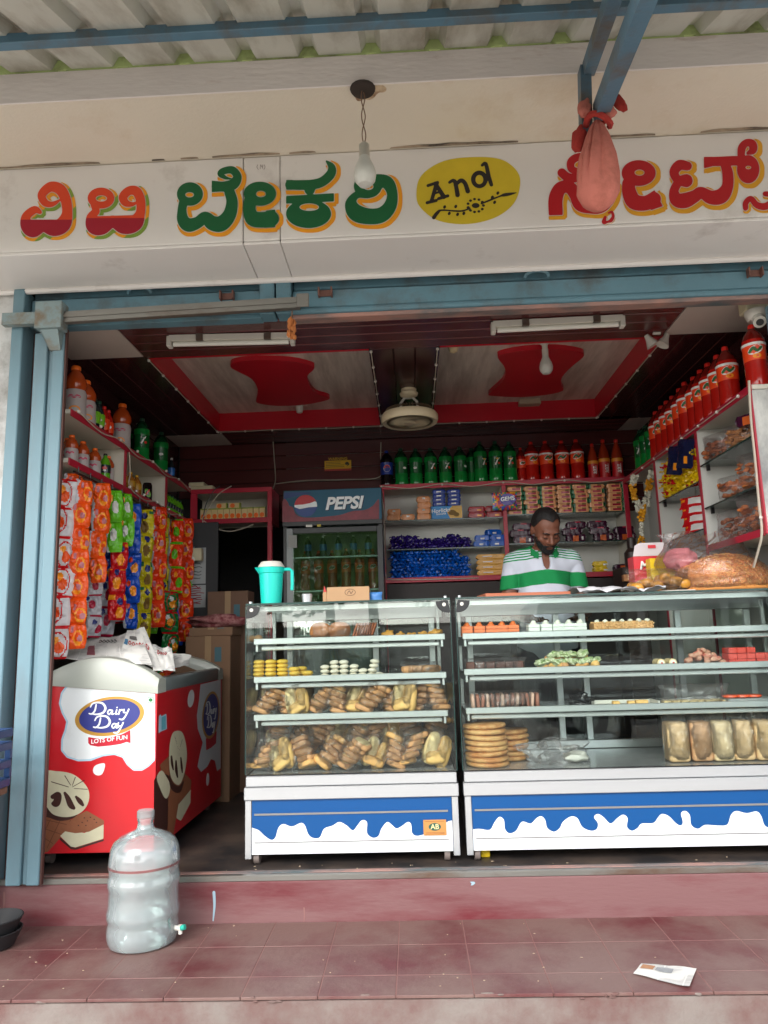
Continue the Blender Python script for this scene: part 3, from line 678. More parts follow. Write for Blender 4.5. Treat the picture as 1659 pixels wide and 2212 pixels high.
MB().tube([(c0.x+.042*math.cos(t), 2.44+.05*math.sin(t), c0.z+.012*math.sin(t*2)-.006*t) for t in np.linspace(0, 6.3, 18)], .012, 6).build('knot_wrap', [cl2], bd)
# dried garland on the bar end
gm = mat('dried_marigold', (172, 104, 54), .9, var=.4, vs=40)
gd = thing('dried_garland', 'small dried marigold bunch dangling from the bar end', 'garland')
gp = at(631, 672, Y=3.15)
MB().tube([gp, gp+Vector((-.002, 0, -.05))], .003, 5).build('string', [cordm], gd)
b = MB()
for i in range(26): b.ell((gp.x+ru(-.018, .014)-.004*(i/26), 3.15+ru(-.01, .01), gp.z-.045-.085*(i/26)), (ru(.004, .012), ru(.004, .01), ru(.01, .02)), 0, 6, 4, .6, i)
b.build('petals', [gm], gd)
# ================================================================ SHELVES
lam = mat('shelf_laminate', (206, 200, 186), .6, var=.06, vs=4)
pane = glassy('clear_glass', (250, 254, 252), gain=1.0, rough=.01)
pane_edge = mat('glass_edge', (34, 62, 58), .2, var=.1)
shelfglass = glassy('shelf_glass', (214, 232, 226), gain=1.2, rough=.02)
def board(par, nm, bx, m, c=.002): return MB().box(*bx, 0, c).build(nm, [m], par)
wl = thing('wall_shelf', 'red edged white wall shelf running along the left wall', 'shelf')
XL = -1.62
for z in (2.655, 2.412):
    board(wl, 'shelf_board', (-1.856, XL-.006, 3.36, 5.30, z-.022, z), lam); board(wl, 'edge_strip', (XL-.006, XL, 3.36, 5.30, z-.034, z+.002), redp)
for y in (4.05, 4.76): board(wl, 'divider', (-1.856, XL-.006, y-.009, y+.009, 2.413, 2.632), lam); board(wl, 'edge_strip', (XL-.0055, XL+.001, y-.016, y+.016, 2.415, 2.62), redp)
board(wl, 'back_panel', (-1.857, -1.853, 3.36, 5.30, 2.413, 2.632), lam)
cs = thing('corner_shelf', 'small red framed corner shelf on a red post at the back left', 'shelf')
board(cs, 'shelf_board', (-1.62, -1.045, 5.306, 5.60, 2.395, 2.415), lam); board(cs, 'shelf_board', (-1.62, -1.045, 5.306, 5.60, 2.615, 2.64), lam)
for bx in ((-1.62, -1.01, 5.30, 5.306, 2.38, 2.418), (-1.62, -1.01, 5.30, 5.306, 2.61, 2.645), (-1.622, -1.57, 5.299, 5.305, 2.419, 2.609), (-1.045, -1.01, 5.299, 5.305, 2.419, 2.609)): board(cs, 'edge_strip', bx, redp)
board(cs, 'end_panel', (-1.045, -1.012, 5.306, 5.60, 2.38, 2.64), redp); board(cs, 'post', (-1.045, -1.012, 5.30, 5.335, ZF, 2.379), redp)
board(cs, 'back_panel', (-1.62, -1.045, 5.60, 5.606, 2.39, 2.64), lam)
bs = thing('back_shelf', 'white back wall shelf with red frame and glass shelves behind the man', 'shelf')
YB = 5.45
board(bs, 'top_board', (-.205, 1.62, YB+.006, 5.734, 2.63, 2.655), lam); board(bs, 'bottom_board', (-.205, 1.62, YB+.006, 5.734, 1.922, 1.945), lam)
board(bs, 'back_panel', (-.2, 1.62, 5.724, 5.734, 1.945, 2.63), wallin)
board(bs, 'edge_strip', (-.214, 1.64, YB-.002, YB+.006, 2.622, 2.660), redp); board(bs, 'edge_strip', (-.188, 1.64, YB-.002, YB+.006, 1.912, 1.950), redp)
for x0, x1, z0, z1 in ((-.214, -.184, ZF, 2.621), (.706, .738, 1.951, 2.621), (1.615, 1.65, 1.951, 2.621)):
    board(bs, 'edge_strip', (x0, x1, YB-.003, YB+.005, z0, z1), redp); board(bs, 'upright', (x0+.004, x1-.004, YB+.006, 5.72, max(z0, 1.946), 2.629), lam if x0 > 0 else redp)
for (x0, x1, zz) in ((-.182, .704, (2.385, 2.165)), (.74, 1.613, (2.40, 2.18))):
    for z in zz:
        o = board(bs, 'glass_shelf', (x0, x1, YB+.012, 5.722, z-.008, z), shelfglass, 0); board(bs, 'shelf_lip', (x0, x1, YB+.0085, YB+.0115, z-.008, z), pane_edge, 0)
board(bs, 'base_cabinet', (-.18, 1.64, YB+.02, 5.73, ZF, 1.905), mat('dark_wood', (44, 36, 34), .6, var=.3, vs=4, stretch=(1, 1, .3)))
rs = thing('right_shelf', 'red edged white shelf unit with slanting glass shelves on the right wall', 'shelf')
XR = 1.612
board(rs, 'top_board', (XR+.006, 1.862, 3.33, 5.44, 2.610, 2.632), lam); board(rs, 'edge_strip', (XR, XR+.006, 3.33, 5.44, 2.598, 2.636), redp)
board(rs, 'back_panel', (1.862, 1.866, 3.36, 5.44, ZF, 2.61), wallin)
for y, z0 in ((4.02, 1.0), (4.73, 1.0)): board(rs, 'divider', (XR+.006, 1.862, y-.009, y+.009, z0, 2.609), wallin); board(rs, 'edge_strip', (XR-.001, XR+.005, y-.014, y+.014, z0, 2.597), redp)
board(rs, 'end_panel', (XR+.006, 1.875, 3.335, 3.355, 1.93, 2.609), mat('worn_end_panel', (196, 194, 188), .6, var=.12, vs=6, dirt=(128, 128, 128), damt=.5, dscale=5, stretch=(1, 1, .5)))
board(rs, 'edge_strip', (XR-.002, XR+.006, 3.333, 3.357, 1.93, 2.597), redp)
s_ = Sh(0, .3, 0, .5, .012); s_.poly([(.06, .05), (.12, .0), (.26, .05), (.27, .35), (.16, .40), (.05, .32), (.02, .18)], 4)
s_.mb(lambda x, y: (XR+.03+x*.8, 3.333, 2.18+y*.6)).build('plaster_patch', [white_wash], rs)
board(rs, 'bottom_board', (XR+.006, 1.862, 3.356, 4.01, 1.935, 1.955), lam); board(rs, 'edge_strip', (XR, XR+.006, 3.358, 4.005, 1.925, 1.96), redp)
for (y0, y1, z) in ((3.36, 4.008, 2.402), (3.36, 4.008, 2.165), (4.032, 4.718, 2.327), (4.032, 4.718, 2.06)):
    board(rs, 'glass_shelf', (XR+.01, 1.86, y0, y1, z-.008, z), shelfglass, 0); board(rs, 'shelf_lip', (XR+.006, XR+.0095, y0, y1, z-.008, z), pane_edge, 0)
    for y in (y0+.05, y1-.05): board(rs, 'glass_clip', (XR+.02, XR+.035, y-.008, y+.008, z-.04, z-.008), black, 0)
# ================================================================ DISPLAY CASES
alu = mat('aluminium', (196, 200, 200), .32, .75, var=.08, vs=8, stretch=(.2, 1, 1)); steel = mat('stainless', (206, 208, 210), .26, .6, var=.08, vs=6, stretch=(.15, 1, 3), bump=.04, bs=12)
pblue = mat('panel_blue', (2, 74, 134), .3, var=.04); pwhite = mat('panel_white', (232, 236, 236), .35, var=.04, dirt=(206, 204, 198), damt=.12, dscale=5, stretch=(1, 1, .5))
trim = mat('grey_trim', (138, 136, 134), .4, .3, var=.1); casterm = mat('caster_grey', (120, 108, 102), .6, var=.2)
caseglass = glassy('case_glass', (250, 254, 252), gain=.75, rough=.005)
YC, ZTOP = 3.42, 1.69
def case(nm, label, X0, X1, shelves, posts, drip, dmap, px):
    t = thing(nm, label, 'display case', (0, 0, 0))
    B = lambda n_, bx, m, c=.002: board(t, n_, bx, m, c)
    B('base_body', (X0+.02, X1-.02, 3.44, 4.0, .60, .915), trim)
    B('lower_band', (X0, X1, 3.400, 3.45, .818, .872), steel, .003); B('upper_band', (X0+.006, X1-.006, 3.410, 3.45, .874, .918), steel, .003)
    for x0, x1 in ((X0+.004, X0+.032), (X1-.032, X1-.004)): B('corner_leg', (x0, x1, 3.408, 3.45, .57, .816), steel)
    B('front_panel', (X0+.033, X1-.033, 3.414, 3.43, .588, .816), pblue, 0)
    s_ = Sh(*px); s_.poly(drip)
    s_.clip_poly([(px[0]-1, px[2]-1), (px[1]+1, px[2]-1), (px[1]+1, px[3]+1), (px[0]-1, px[3]+1)])
    def fm(x, y): p = dmap(x, y); return (min(max(p.x, X0+.034), X1-.034), 3.4125, max(p.z, .5885))
    s_.mb(fm).build('milk_splash', [pwhite], t, smooth=0)
    B('trim_line', (X0+.045, X1-.05, 3.410, 3.4118, .752, .760), trim, 0); B('trim_line', (X0+.045, X1-.05, 3.410, 3.4118, .636, .640), trim, 0)
    for x in (X0+.05, X1-.06):
        for y in (3.455, 3.93):
            c = MB(); c.tube([(x-.012, y, ZF+.03), (x+.012, y, ZF+.03)], .03, 16); c.box(x-.018, x+.018, y-.02, y+.02, ZF+.05, .60, 0, .003); c.build('caster', [casterm], t)
    B('deck', (X0+.012, X1-.012, 3.43, 4.0, .905, .922), steel)
    B('front_glass', (X0+.004, X1-.004, YC, YC+.006, .924, ZTOP-.008), caseglass, 0)
    B('top_glass', (X0+.003, X1-.003, YC-.003, 4.02, ZTOP-.007, ZTOP), caseglass, 0)
    for x in (X0+.004, X1-.010): B('side_glass', (x, x+.006, YC+.008, 4.0, .924, ZTOP-.008), caseglass, 0)
    B('glass_edge', (X0+.002, X1-.002, YC-.006, YC-.0035, ZTOP-.008, ZTOP+.0005), pane_edge, 0)
    for x in (X0, X1-.0035): B('glass_edge', (x, x+.0035, YC-.001, YC+.007, .924, ZTOP-.009), pane_edge, 0)
    B('bottom_seal', (X0+.008, X1-.008, YC-.002, YC+.010, .918, .9235), black, 0)
    B('top_rail', (X0+.04, X1-.04, 3.475, 3.50, ZTOP-.037, ZTOP-.012), alu)
    B('back_rail', (X0+.02, X1-.02, 3.965, 3.99, ZTOP-.075, ZTOP-.012), alu); B('back_rail', (X0+.02, X1-.02, 3.965, 3.99, .924, .965), alu)
    n = len(posts)
    for x in posts: B('back_upright', (x-.016, x+.016, 3.96, 3.985, .966, ZTOP-.076), alu)
    for a, b_ in zip(posts[:-1], posts[1:]): B('sliding_glass', (a+.017, b_-.017, 3.972, 3.976, .968, ZTOP-.078), pane, 0)
    for x in (X0+.045, X1-.045): B('shelf_standard', (x-.009, x+.009, 3.90, 3.915, .925, ZTOP-.03), alu)
    for z in shelves:
        B('shelf_tray', (X0+.035, X1-.035, 3.475, 3.9, z-.018, z-.012), steel, 0)
        B('shelf_lip', (X0+.03, X1-.03, 3.462, 3.474, z-.022, z+.006), alu)
        B('light_strip', (X0+.055, X1-.055, 3.505, 3.535, z-.050, z-.030), mat('light_strip', (226, 230, 230), .25, .4, var=.03), .004)
        for x in (X0+.036, X1-.05): B('shelf_bracket', (x, x+.012, 3.475, 3.9, z-.055, z-.0185), alu)
    for x, sg_ in ((X0+.012, 1), (X1-.012, -1)):
        q = [(x, ZTOP-.010)]+[(x+sg_*.055*math.cos(a), ZTOP-.018-.05*math.sin(a)) for a in np.linspace(-.05, 1.75, 12)]
        MB().prism([(a, YC-.008, b_) for a, b_ in q], (0, .006, 0)).build('corner_disc', [black], t, smooth=0)
        c = MB(); c.tube([(x+sg_*.018, YC-.012, ZTOP-.030), (x+sg_*.018, YC-.008, ZTOP-.030)], .0085, 12); c.build('bolt', [wht], t)
        MB().tube([(x+sg_*.01, YC+.01, ZTOP+.0005), (x+sg_*.01, YC+.01, ZTOP+.010)], .008, 10).build('bolt', [alu], t)
    xc = (X0+X1)/2-.04 if nm == 'display_case' else X0+.38
    c = MB(); c.lathe([(.075, 0), (.08, .006), (.03, .012), (.02, .010)], 24, 0, (xc, 3.7, ZTOP-.022), sy=.8); c.build('case_lamp', [alu], t)
    return t
D1 = zmap(950, 3000, .5726); D2 = zmap(1780, 3000, .7788)
def flat(o, sc): return lambda x, y: at((o[0]+sc*x)/1.85172, (o[1]+sc*y)/1.85172, Y=3.412)
drip1 = [(90, 540), (120, 550), (150, 562), (190, 600), (235, 628), (265, 610), (285, 545), (320, 517), (380, 535), (440, 510), (470, 525), (495, 590), (530, 615), (575, 610), (605, 550), (665, 528), (710, 503), (760, 525), (805, 562), (835, 530), (870, 490), (905, 505), (905, 580), (945, 613), (985, 600), (1005, 550), (1045, 503), (1075, 520), (1110, 548), (1150, 530), (1190, 503), (1213, 520), (1220, 580), (1250, 600), (1300, 590), (1380, 560), (1460, 505), (1510, 490)]
drip2 = [(120, 412), (175, 405), (230, 410), (255, 370), (280, 343), (303, 360), (308, 405), (330, 428), (365, 415), (395, 368), (440, 378), (470, 350), (495, 340), (515, 360), (525, 400), (560, 420), (590, 400), (605, 370), (645, 342), (680, 350), (705, 395), (750, 415), (780, 405), (785, 375), (765, 345), (785, 328), (815, 345), (850, 378), (885, 350), (915, 332), (938, 350), (935, 395), (960, 415), (990, 400), (1010, 378), (1070, 375), (1095, 345), (1115, 328), (1150, 340), (1185, 375), (1210, 388), (1222, 370), (1212, 325), (1235, 313), (1258, 335), (1265, 385), (1300, 405), (1335, 385), (1400, 388), (1450, 383), (1468, 335), (1495, 313), (1550, 325), (1600, 315), (1625, 340), (1645, 390), (1700, 400), (1760, 340), (1800, 330), (1840, 390), (1960, 380)]
def closed(dr, yb): q = [tuple(p) for p in cat_rom(dr, 4)]; return q+[(dr[-1][0], yb), (dr[0][0], yb)]
case1 = case('display_case', 'narrow glass display case filled with bagged buns beside the freezer', -.778, .178, (1.522, 1.347, 1.176), (-.66, -.20, .10), closed(drip1, 760), flat((950, 3000), .5726), (92, 1512, 480, 752, 7))
case2 = case('display_case', 'wide glass display case with pastries and bread loaves on the right', .200, 1.86, (1.520, 1.357, 1.183), (.30, .76, .90, 1.40, 1.76), closed(drip2, 530), flat((1780, 3000), .7788), (122, 1960, 305, 526, 6))
# maker's plaque
pa, pb = flat((950, 3000), .5726)(1297, 487), flat((950, 3000), .5726)(1460, 592); pc = (pa+pb)/2
plq = board(case1, 'maker_plaque', (pa.x, pb.x, 3.406, 3.4095, pb.z, pa.z), mat('copper_plaque', (206, 146, 84), .4, .3, var=.1), 0)
s_ = Sh(-.04, .04, -.03, .03, .002); s_.ell(0, 0, .027, .016); s_.mb(lambda x, y: (pc.x+x, 3.4053, pc.z+.003+y)).build('plaque_oval', [mat('plaque_green', (26, 84, 72), .5)], plq)
text_mb('AB', lambda x, y: (pc.x+x, 3.4046, pc.z+.003+y), .030, .02).build('plaque_letters', [mat('plaque_cream', (222, 206, 150), .5)], plq, smooth=0)
for dz in (-.021, -.026, .026): board(plq, 'plaque_line', (pa.x+.008, pb.x-.008, 3.4050, 3.4058, pc.z+dz-.001, pc.z+dz+.001), mat('plaque_brown', (150, 98, 56), .5), 0)
# ================================================================ COOLER
fr = thing('drink_cooler', 'dark glass door drinks cooler with a printed blue header in the back', 'cooler')
cool = mat('cooler_black', (22, 24, 28), .35, var=.2)
FX0, FX1 = -.905, -.19
B = lambda n_, bx, m, c=.002: board(fr, n_, bx, m, c)
B('side_panel', (FX0, FX0+.03, 5.17, 5.73, ZF+.03, 2.585), cool); B('side_panel', (FX1-.03, FX1, 5.17, 5.73, ZF+.03, 2.585), cool)
B('back_panel', (FX0+.03, FX1-.03, 5.68, 5.73, ZF+.03, 2.585), mat('cooler_inside', (150, 156, 156), .5, var=.06))
B('top_panel', (FX0+.031, FX1-.031, 5.17, 5.679, 2.32, 2.584), cool); B('plinth', (FX0+.031, FX1-.031, 5.17, 5.679, ZF+.03, .86), cool)
hd = B('header_panel', (FX0+.012, FX1-.002, 5.150, 5.168, 2.352, 2.578), mat('header_teal', (30, 86, 110), .6, var=.3, vs=5))
B('header_bezel', (FX0, FX1, 5.146, 5.169, 2.318, 2.350), cool)
FPm = lambda d_: (lambda x, y: at((1000+.6028*x)/1.85172, (1800+.6028*y)/1.85172, Y=5.149-d_))
s_ = Sh(215, 870, 275, 490, 6); s_.poly([(222, 330), (250, 345), (262, 372), (285, 380), (300, 420), (340, 445), (420, 448), (520, 440), (600, 430), (680, 405), (760, 398), (815, 370), (858, 330), (858, 482), (222, 482)], 4)
s_.mb(lambda x, y: FPm(.001)(min(x, 856), min(y, 478))).build('header_splash', [mat('header_maroon', (120, 34, 48), .4, var=.5, vs=30)], hd, smooth=0)
s_ = Sh(215, 460, 275, 330, 6); s_.poly([(225, 282), (440, 282), (330, 300), (260, 318), (225, 326)]); s_.mb(FPm(.001)).build('header_shade', [mat('header_blue', (24, 56, 112), .4, var=.2)], hd, smooth=0)
base = Sh(285, 455, 285, 455, 3); base.ell(370, 370, 75, 72)
top = base.cp().inter(Sh(285, 455, 285, 455, 3).poly([(285, 285), (455, 285), (455, 350), (430, 340), (400, 352), (350, 362), (285, 366)], 0))
bot = base.cp().inter(Sh(285, 455, 285, 455, 3).poly([(285, 375), (330, 392), (390, 380), (455, 376), (455, 455), (285, 455)], 0))
base.mb(FPm(.002)).build('globe_white', [pwhite], hd, smooth=0)
top.mb(FPm(.0028)).build('globe_red', [mat('globe_red', (178, 26, 36), .35)], hd, smooth=0)
bot.mb(FPm(.0028)).build('globe_blue', [mat('globe_blue', (22, 62, 132), .35)], hd, smooth=0)
for k, (dd, off, m) in enumerate(((.0015, 5, mat('letter_shade', (18, 30, 60), .4)), (.0025, 0, pwhite))):
    text_mb('PEPSI', lambda x, y: FPm(dd)(628+x+off, 355-y+off-x*.045), 112, .035, .22, spacing=.98).build('header_letters', [m], hd, smooth=0)
drf = mat('door_grey', (120, 124, 124), .4, .3, var=.1)
for bx in ((FX0+.03, FX0+.075, 5.13, 5.16, .86, 2.30), (FX1-.04, FX1, 5.13, 5.16, .86, 2.30), (FX0+.076, FX1-.041, 5.13, 5.16, 2.262, 2.30), (FX0+.076, FX1-.041, 5.13, 5.16, .86, .90)): B('door_frame', bx, drf if bx[0] < -.8 and bx[4] < .87 and bx[5] > 2 else cool)
B('door_glass', (FX0+.076, FX1-.041, 5.14, 5.148, .90, 2.262), glassy('cooler_glass', (214, 228, 222), gain=1.8, base=.08, rough=.03, bump=.08, bs=5, stretch=(1, 1, .4)), 0)
for z in (1.20, 1.55, 1.86, 2.10): B('wire_shelf', (FX0+.035, FX1-.035, 5.19, 5.66, z-.012, z), alu)
st_ = mat('sticker_yellow', (196, 176, 60), .5)
B('sticker', (-.735, -.69, 5.126, 5.1295, 2.306, 2.322), wht, 0); B('sticker', (-.655, -.628, 5.126, 5.1295, 2.306, 2.322), st_, 0); B('notice', (FX0+.045, FX0+.105, 5.126, 5.1295, 2.16, 2.25), mat('notice_paper', (150, 150, 146), .7), 0)
ws = thing('warning_sticker', 'yellow and red warning sticker on the maroon back wall planks', 'sticker')
q0, q1 = at(701, 996, Y=5.733), at(759, 1015, Y=5.733)
board(ws, 'sticker_sheet', (q0.x, q1.x, 5.729, 5.733, q1.z, q0.z), mat('warn_yellow', (222, 176, 26), .5), 0); board(ws, 'sticker_band', (q0.x, q1.x, 5.7275, 5.7288, q1.z-.004, q1.z+.012), mat('warn_red', (180, 46, 36), .5), 0)
for k in range(4): board(ws, 'print_line', (q0.x+.01, q0.x+(.13 if k < 2 else .16), 5.727, 5.7286, q0.z-.015-.013*k, q0.z-.011-.013*k), mat('print_brown', (120, 90, 30), .6), 0)
text_mb('WARNING', lambda x, y: ((q0.x+q1.x)/2+x, 5.7325, q0.z+.014+y), .032, .01).build('sticker_heading', [mat('warn_yellow', (222, 176, 26), .5)], ws, smooth=0)
s_ = Sh(-.03, .03, -.03, .03, .003); s_.ell(0, .006, .016, .012, .4).stroke([(.018, .0, .008), (0, -.018, .004)]); s_.mb(lambda x, y: (q1.x-.035+x, 5.7284, (q0.z+q1.z)/2+.008+y)).build('sticker_symbol', [blk], ws)
# ================================================================ CHEST FREEZER
fz = thing('chest_freezer', 'red and white printed ice cream chest freezer with grey rim on the left', 'freezer')
fred = mat('freezer_red', (206, 28, 38), .3, var=.08, vs=3, coat=.2, bump=.03, bs=20); rimg = mat('freezer_rim', (178, 182, 172), .38, var=.06, vs=4)
FY0, FY1, FXL, FXR = 3.440, 4.60, -1.76, -1.193
b = MB(); b.prism([(FXL, FY0, .602), (FXR, FY0, .602), (FXR, FY0, 1.297), (FXL, FY0, 1.350)], (0, FY1-FY0, 0)); b.build('freezer_body', [fred], fz, smooth=0)
for x in (FXL+.06, FXR-.06):
    for y in (FY0+.08, FY1-.08): c = MB(); c.tube([(x-.012, y, ZF+.028), (x+.012, y, ZF+.028)], .028, 14); c.box(x-.018, x+.018, y-.02, y+.02, ZF+.045, .602); c.build('caster', [casterm], fz)
XCn = (FXL+FXR)/2
def arch(x): t = (x-FXL)/(FXR-FXL); return 1.362+.105*math.sin(math.pi*min(1, max(0, t)))**.75*(1 if t < .5 else 1)
def endcap(y0, y1, k=1.0):
    n = 20; xs_ = [FXL-.006+(FXR+.012-FXL)*i/n for i in range(n+1)]
    lo = [1.352-.055*(i/n) for i in range(n+1)]
    b = MB(); prof = []
    for j, (yy, ex, dz) in enumerate(((y0, 0, -.012), (y0-.006, 0, -.03), (y0-.006, 0, None))): pass
    top = [(x, 1.362+(arch(x)-1.362)*k) for x in xs_]
    rings = []
    rings.append([(x, y0-.008, lo[i]-.006) for i, x in enumerate(xs_)]); rings.append([(x, y0-.012, lo[i]+.02) for i, x in enumerate(xs_)])
    rings.append([(x, y0-.009, max(lo[i]+.03, top[i][1]-.03)) for i, x in enumerate(xs_)]); rings.append([(x, y0+.004, max(lo[i]+.036, top[i][1]-.006)) for i, x in enumerate(xs_)])
    rings.append([(x, (y0+y1)/2, max(lo[i]+.04, top[i][1])) for i, x in enumerate(xs_)]); rings.append([(x, y1, max(lo[i]+.034, top[i][1]-.012)) for i, x in enumerate(xs_)])
    rings.append([(x, y1+.004, lo[i]-.006) for i, x in enumerate(xs_)])
    vs = [p for r in rings for p in r]; m_ = n+1
    fs = [(j*m_+i, j*m_+i+1, (j+1)*m_+i+1, (j+1)*m_+i) for j in range(len(rings)-1) for i in range(n)]
    fs += [(j*m_, (j+1)*m_, (j+1)*m_, j*m_)[:3] for j in range(0)]
    fs.append(tuple(j*m_ for j in range(len(rings)))); fs.append(tuple(j*m_+n for j in range(len(rings)-1, -1, -1)))
    b.add(vs, fs); return b
endcap(FY0, FY0+.10).build('front_rim', [rimg], fz, smooth=40); endcap(FY1-.08, FY1+.004, .8).build('rear_rim', [rimg], fz, smooth=40)
for x0, x1 in ((FXL-.006, FXL+.045), (FXR-.045, FXR+.006)): MB().box(x0, x1, FY0+.105, FY1-.085, 1.291, 1.362, 0, .012).build('side_rim', [mat('rim_dark', (112, 120, 120), .3, var=.06)], fz)
b = MB(); b.grid(lambda u, v: (FXL+.05+(FXR-FXL-.10)*u, FY0+.11+(FY1-FY0-.20)*v, 1.352+.06*math.sin(math.pi*u)), 14, 2); b.build('glass_lid', [glassy('freezer_glass', (120, 132, 130), gain=1.5, body=.25, body_rgb=(70, 76, 76))], fz)
MB().box(FXL+.05, FXR-.05, FY0+.11, FY1-.09, 1.297, 1.30).build('inner_liner', [walldark], fz)
FZ = lambda d_: (lambda x, y: at((.6028*x)/1.85172, (2500+.6028*y)/1.85172, Y=FY0-.001-d_))
FS = lambda d_: (lambda x, y: at((.6028*x)/1.85172, (2500+.6028*y)/1.85172, X=FXR+.001+d_))
ZB = lambda d_: (lambda x, y: at((220+.4099*x)/1.85172, (2550+.4099*y)/1.85172, Y=FY0-.001-d_))
pal = mat('pale_blue_print', (176, 208, 226), .35, var=.06); gold = mat('gold_print', (196, 148, 66), .3, .2, var=.25, vs=9); navy = mat('navy_print', (52, 58, 130), .35, var=.12)
ribb = mat('ribbon_red', (196, 34, 52), .35); cream = mat('cream_print', (214, 208, 176), .5, var=.1, vs=20); choc = mat('chocolate_print', (70, 38, 32), .45, var=.3, vs=30); wafer = mat('wafer_print', (150, 92, 62), .5, var=.2, vs=30)
wafer2 = mat('wafer_dark_print', (116, 68, 44), .5); vegg = mat('veg_green', (34, 120, 62), .5)
def fp(nm, sh_, mp, m, st_=None): return sh_.mb(mp).build(nm, [m], fz, smooth=0)
splash = [(452, 402), (415, 455), (402, 520), (420, 580), (452, 640), (440, 700), (418, 760), (416, 830), (450, 870), (520, 893), (600, 890), (680, 860), (760, 850), (820, 870), (850, 920), (890, 955), (940, 955), (980, 930), (1024, 885), (1026, 446)]
S_ = lambda: Sh(330, 1040, 380, 1000, 8)
def splash_clip(s): s.cut_poly([(330, 300), (1100, 300), (1100, 468), (1034, 456), (340, 404), (330, 404)]); return s
sp = S_().poly(splash); a_ = S_(); a_.d = sp.d-12; a_.cut_poly([(1029, 300), (1100, 300), (1100, 1100), (1029, 1100)])
fp('splash_outline', splash_clip(a_), FZ(0), pal); fp('white_splash', splash_clip(S_().poly(splash)), FZ(.0006), pwhite)
fp('splash_drop', Sh(600, 710, 900, 1010, 4).poly([(692, 918), (694, 950), (676, 990), (645, 998), (620, 980), (620, 950), (640, 928)], 4), FZ(.0006), pwhite)
ANG = -.17
fp('logo_ring', Sh(480, 980, 450, 780, 6).ell(727, 606, 232, 128, ANG), FZ(.0012), gold); fp('logo_oval', Sh(480, 980, 450, 780, 6).ell(727, 604, 204, 108, ANG), FZ(.0018), navy)
def script(nm, L):
    s_ = Sh(320, 740, 620, 945, 3)
    for q in L: s_.stroke(q, sub=5)
    return s_
dairy = [[(402, 655, 14), (388, 715, 17), (358, 746, 15), (334, 742, 14)], [(346, 678, 13), (368, 645, 15), (420, 634, 16), (468, 646, 20), (492, 690, 22), (468, 734, 20), (410, 750, 16), (352, 744, 12)], [(560, 712, 14), (530, 708, 14), (514, 732, 14), (530, 750, 14), (560, 716, 12), (556, 748, 14), (580, 742, 10)], [(602, 706, 14), (594, 746, 14), (612, 744, 10)], [(605, 684, 13), (607, 682, 13)], [(632, 704, 14), (622, 748, 14)], [(630, 722, 10), (650, 704, 14), (660, 710, 12)], [(674, 702, 14), (670, 730, 14), (692, 732, 12)], [(720, 700, 15), (694, 755, 15), (662, 798, 17), (628, 796, 13)]]
day = [[(x+43, y+131, w_) for x, y, w_ in q] for q in dairy[:2]]+[[(x+42, y+133, w_) for x, y, w_ in dairy[2]]]+[[(x-55, y+131, w_) for x, y, w_ in q] for q in dairy[7:9]]
fp('logo_script', script('a', dairy), ZB(.0026), pwhite); fp('logo_script', script('b', day), ZB(.0026), pwhite)
fp('ribbon', Sh(310, 750, 890, 1080, 5).poly([(324, 972), (420, 985), (540, 975), (650, 945), (736, 902), (738, 1032), (700, 1020), (640, 1040), (540, 1056), (420, 1066), (345, 1052), (324, 1030)]), ZB(.0008), ribb)
text_mb('LOTS OF FUN', lambda x, y: ZB(.0016)(530+x, 996-y-x*.13), 58, .022, spacing=1.0).build('ribbon_letters', [pwhite], fz, smooth=0)
sq = Sh(895, 970, 575, 645, 2).poly([(904, 582), (962, 582), (962, 638), (904, 638)]); fp('veg_frame', sq.cp().minus(Sh(895, 970, 575, 645, 2).poly([(909, 587), (957, 587), (957, 633), (909, 633)])), ZB(.0014), vegg); fp('veg_dot', Sh(895, 970, 575, 645, 2).ell(933, 610, 19, 18), ZB(.0014), vegg)
ball = [(300, 980), (370, 970), (470, 985), (540, 1030), (585, 1090), (592, 1150), (570, 1210), (520, 1255), (440, 1275), (360, 1260), (320, 1220), (290, 1150)]
fp('cone_rim', Sh(280, 600, 1100, 1310, 6).poly([(290, 1190), (330, 1225), (420, 1260), (520, 1245), (480, 1285), (400, 1300), (330, 1280), (290, 1260)], 4), FZ(.0012), choc)
fp('wafer_cone', Sh(280, 520, 1230, 1520, 6).poly([(290, 1250), (340, 1285), (420, 1300), (500, 1285), (420, 1390), (318, 1505), (290, 1510)]), FZ(.0006), wafer)
for k in range(6):
    q = Sh(280, 520, 1230, 1520, 4); q.stroke([(300+k*34, 1290, 5), (300+k*34-90, 1480, 5)], sub=1) if k % 2 else q.stroke([(290, 1290+k*30, 5), (470-k*30, 1330+k*30, 5)], sub=1)
    q.clip_poly([(296, 1256), (340, 1287), (420, 1302), (494, 1289), (418, 1388), (318, 1500), (296, 1500)]); fp('wafer_groove', q, FZ(.001), wafer2)
fp('ice_cream_swirl', Sh(280, 610, 950, 1290, 6).poly(ball, 4), FZ(.0018), cream)
def sw(q):
    for pts in ([(350, 1140, 30), (385, 1130, 45), (375, 1180, 50), (355, 1185, 30)], [(430, 1115, 18), (450, 1150, 34), (470, 1195, 40), (490, 1215, 22)], [(505, 1140, 16), (530, 1170, 32), (550, 1195, 18)]): q.stroke(pts)
    for pts in ([(480, 1075, 4), (560, 1030, 5)], [(480, 1065, 4), (500, 1010, 6)], [(470, 1065, 4), (430, 1000, 6)], [(455, 1075, 5), (340, 1040, 6)], [(490, 1085, 4), (580, 1090, 5)]): q.stroke(pts, sub=2)
q = Sh(280, 610, 950, 1290, 4); sw(q); [fp('chocolate_streak', q_, FZ(.0024), choc) for q_ in q.comps()]
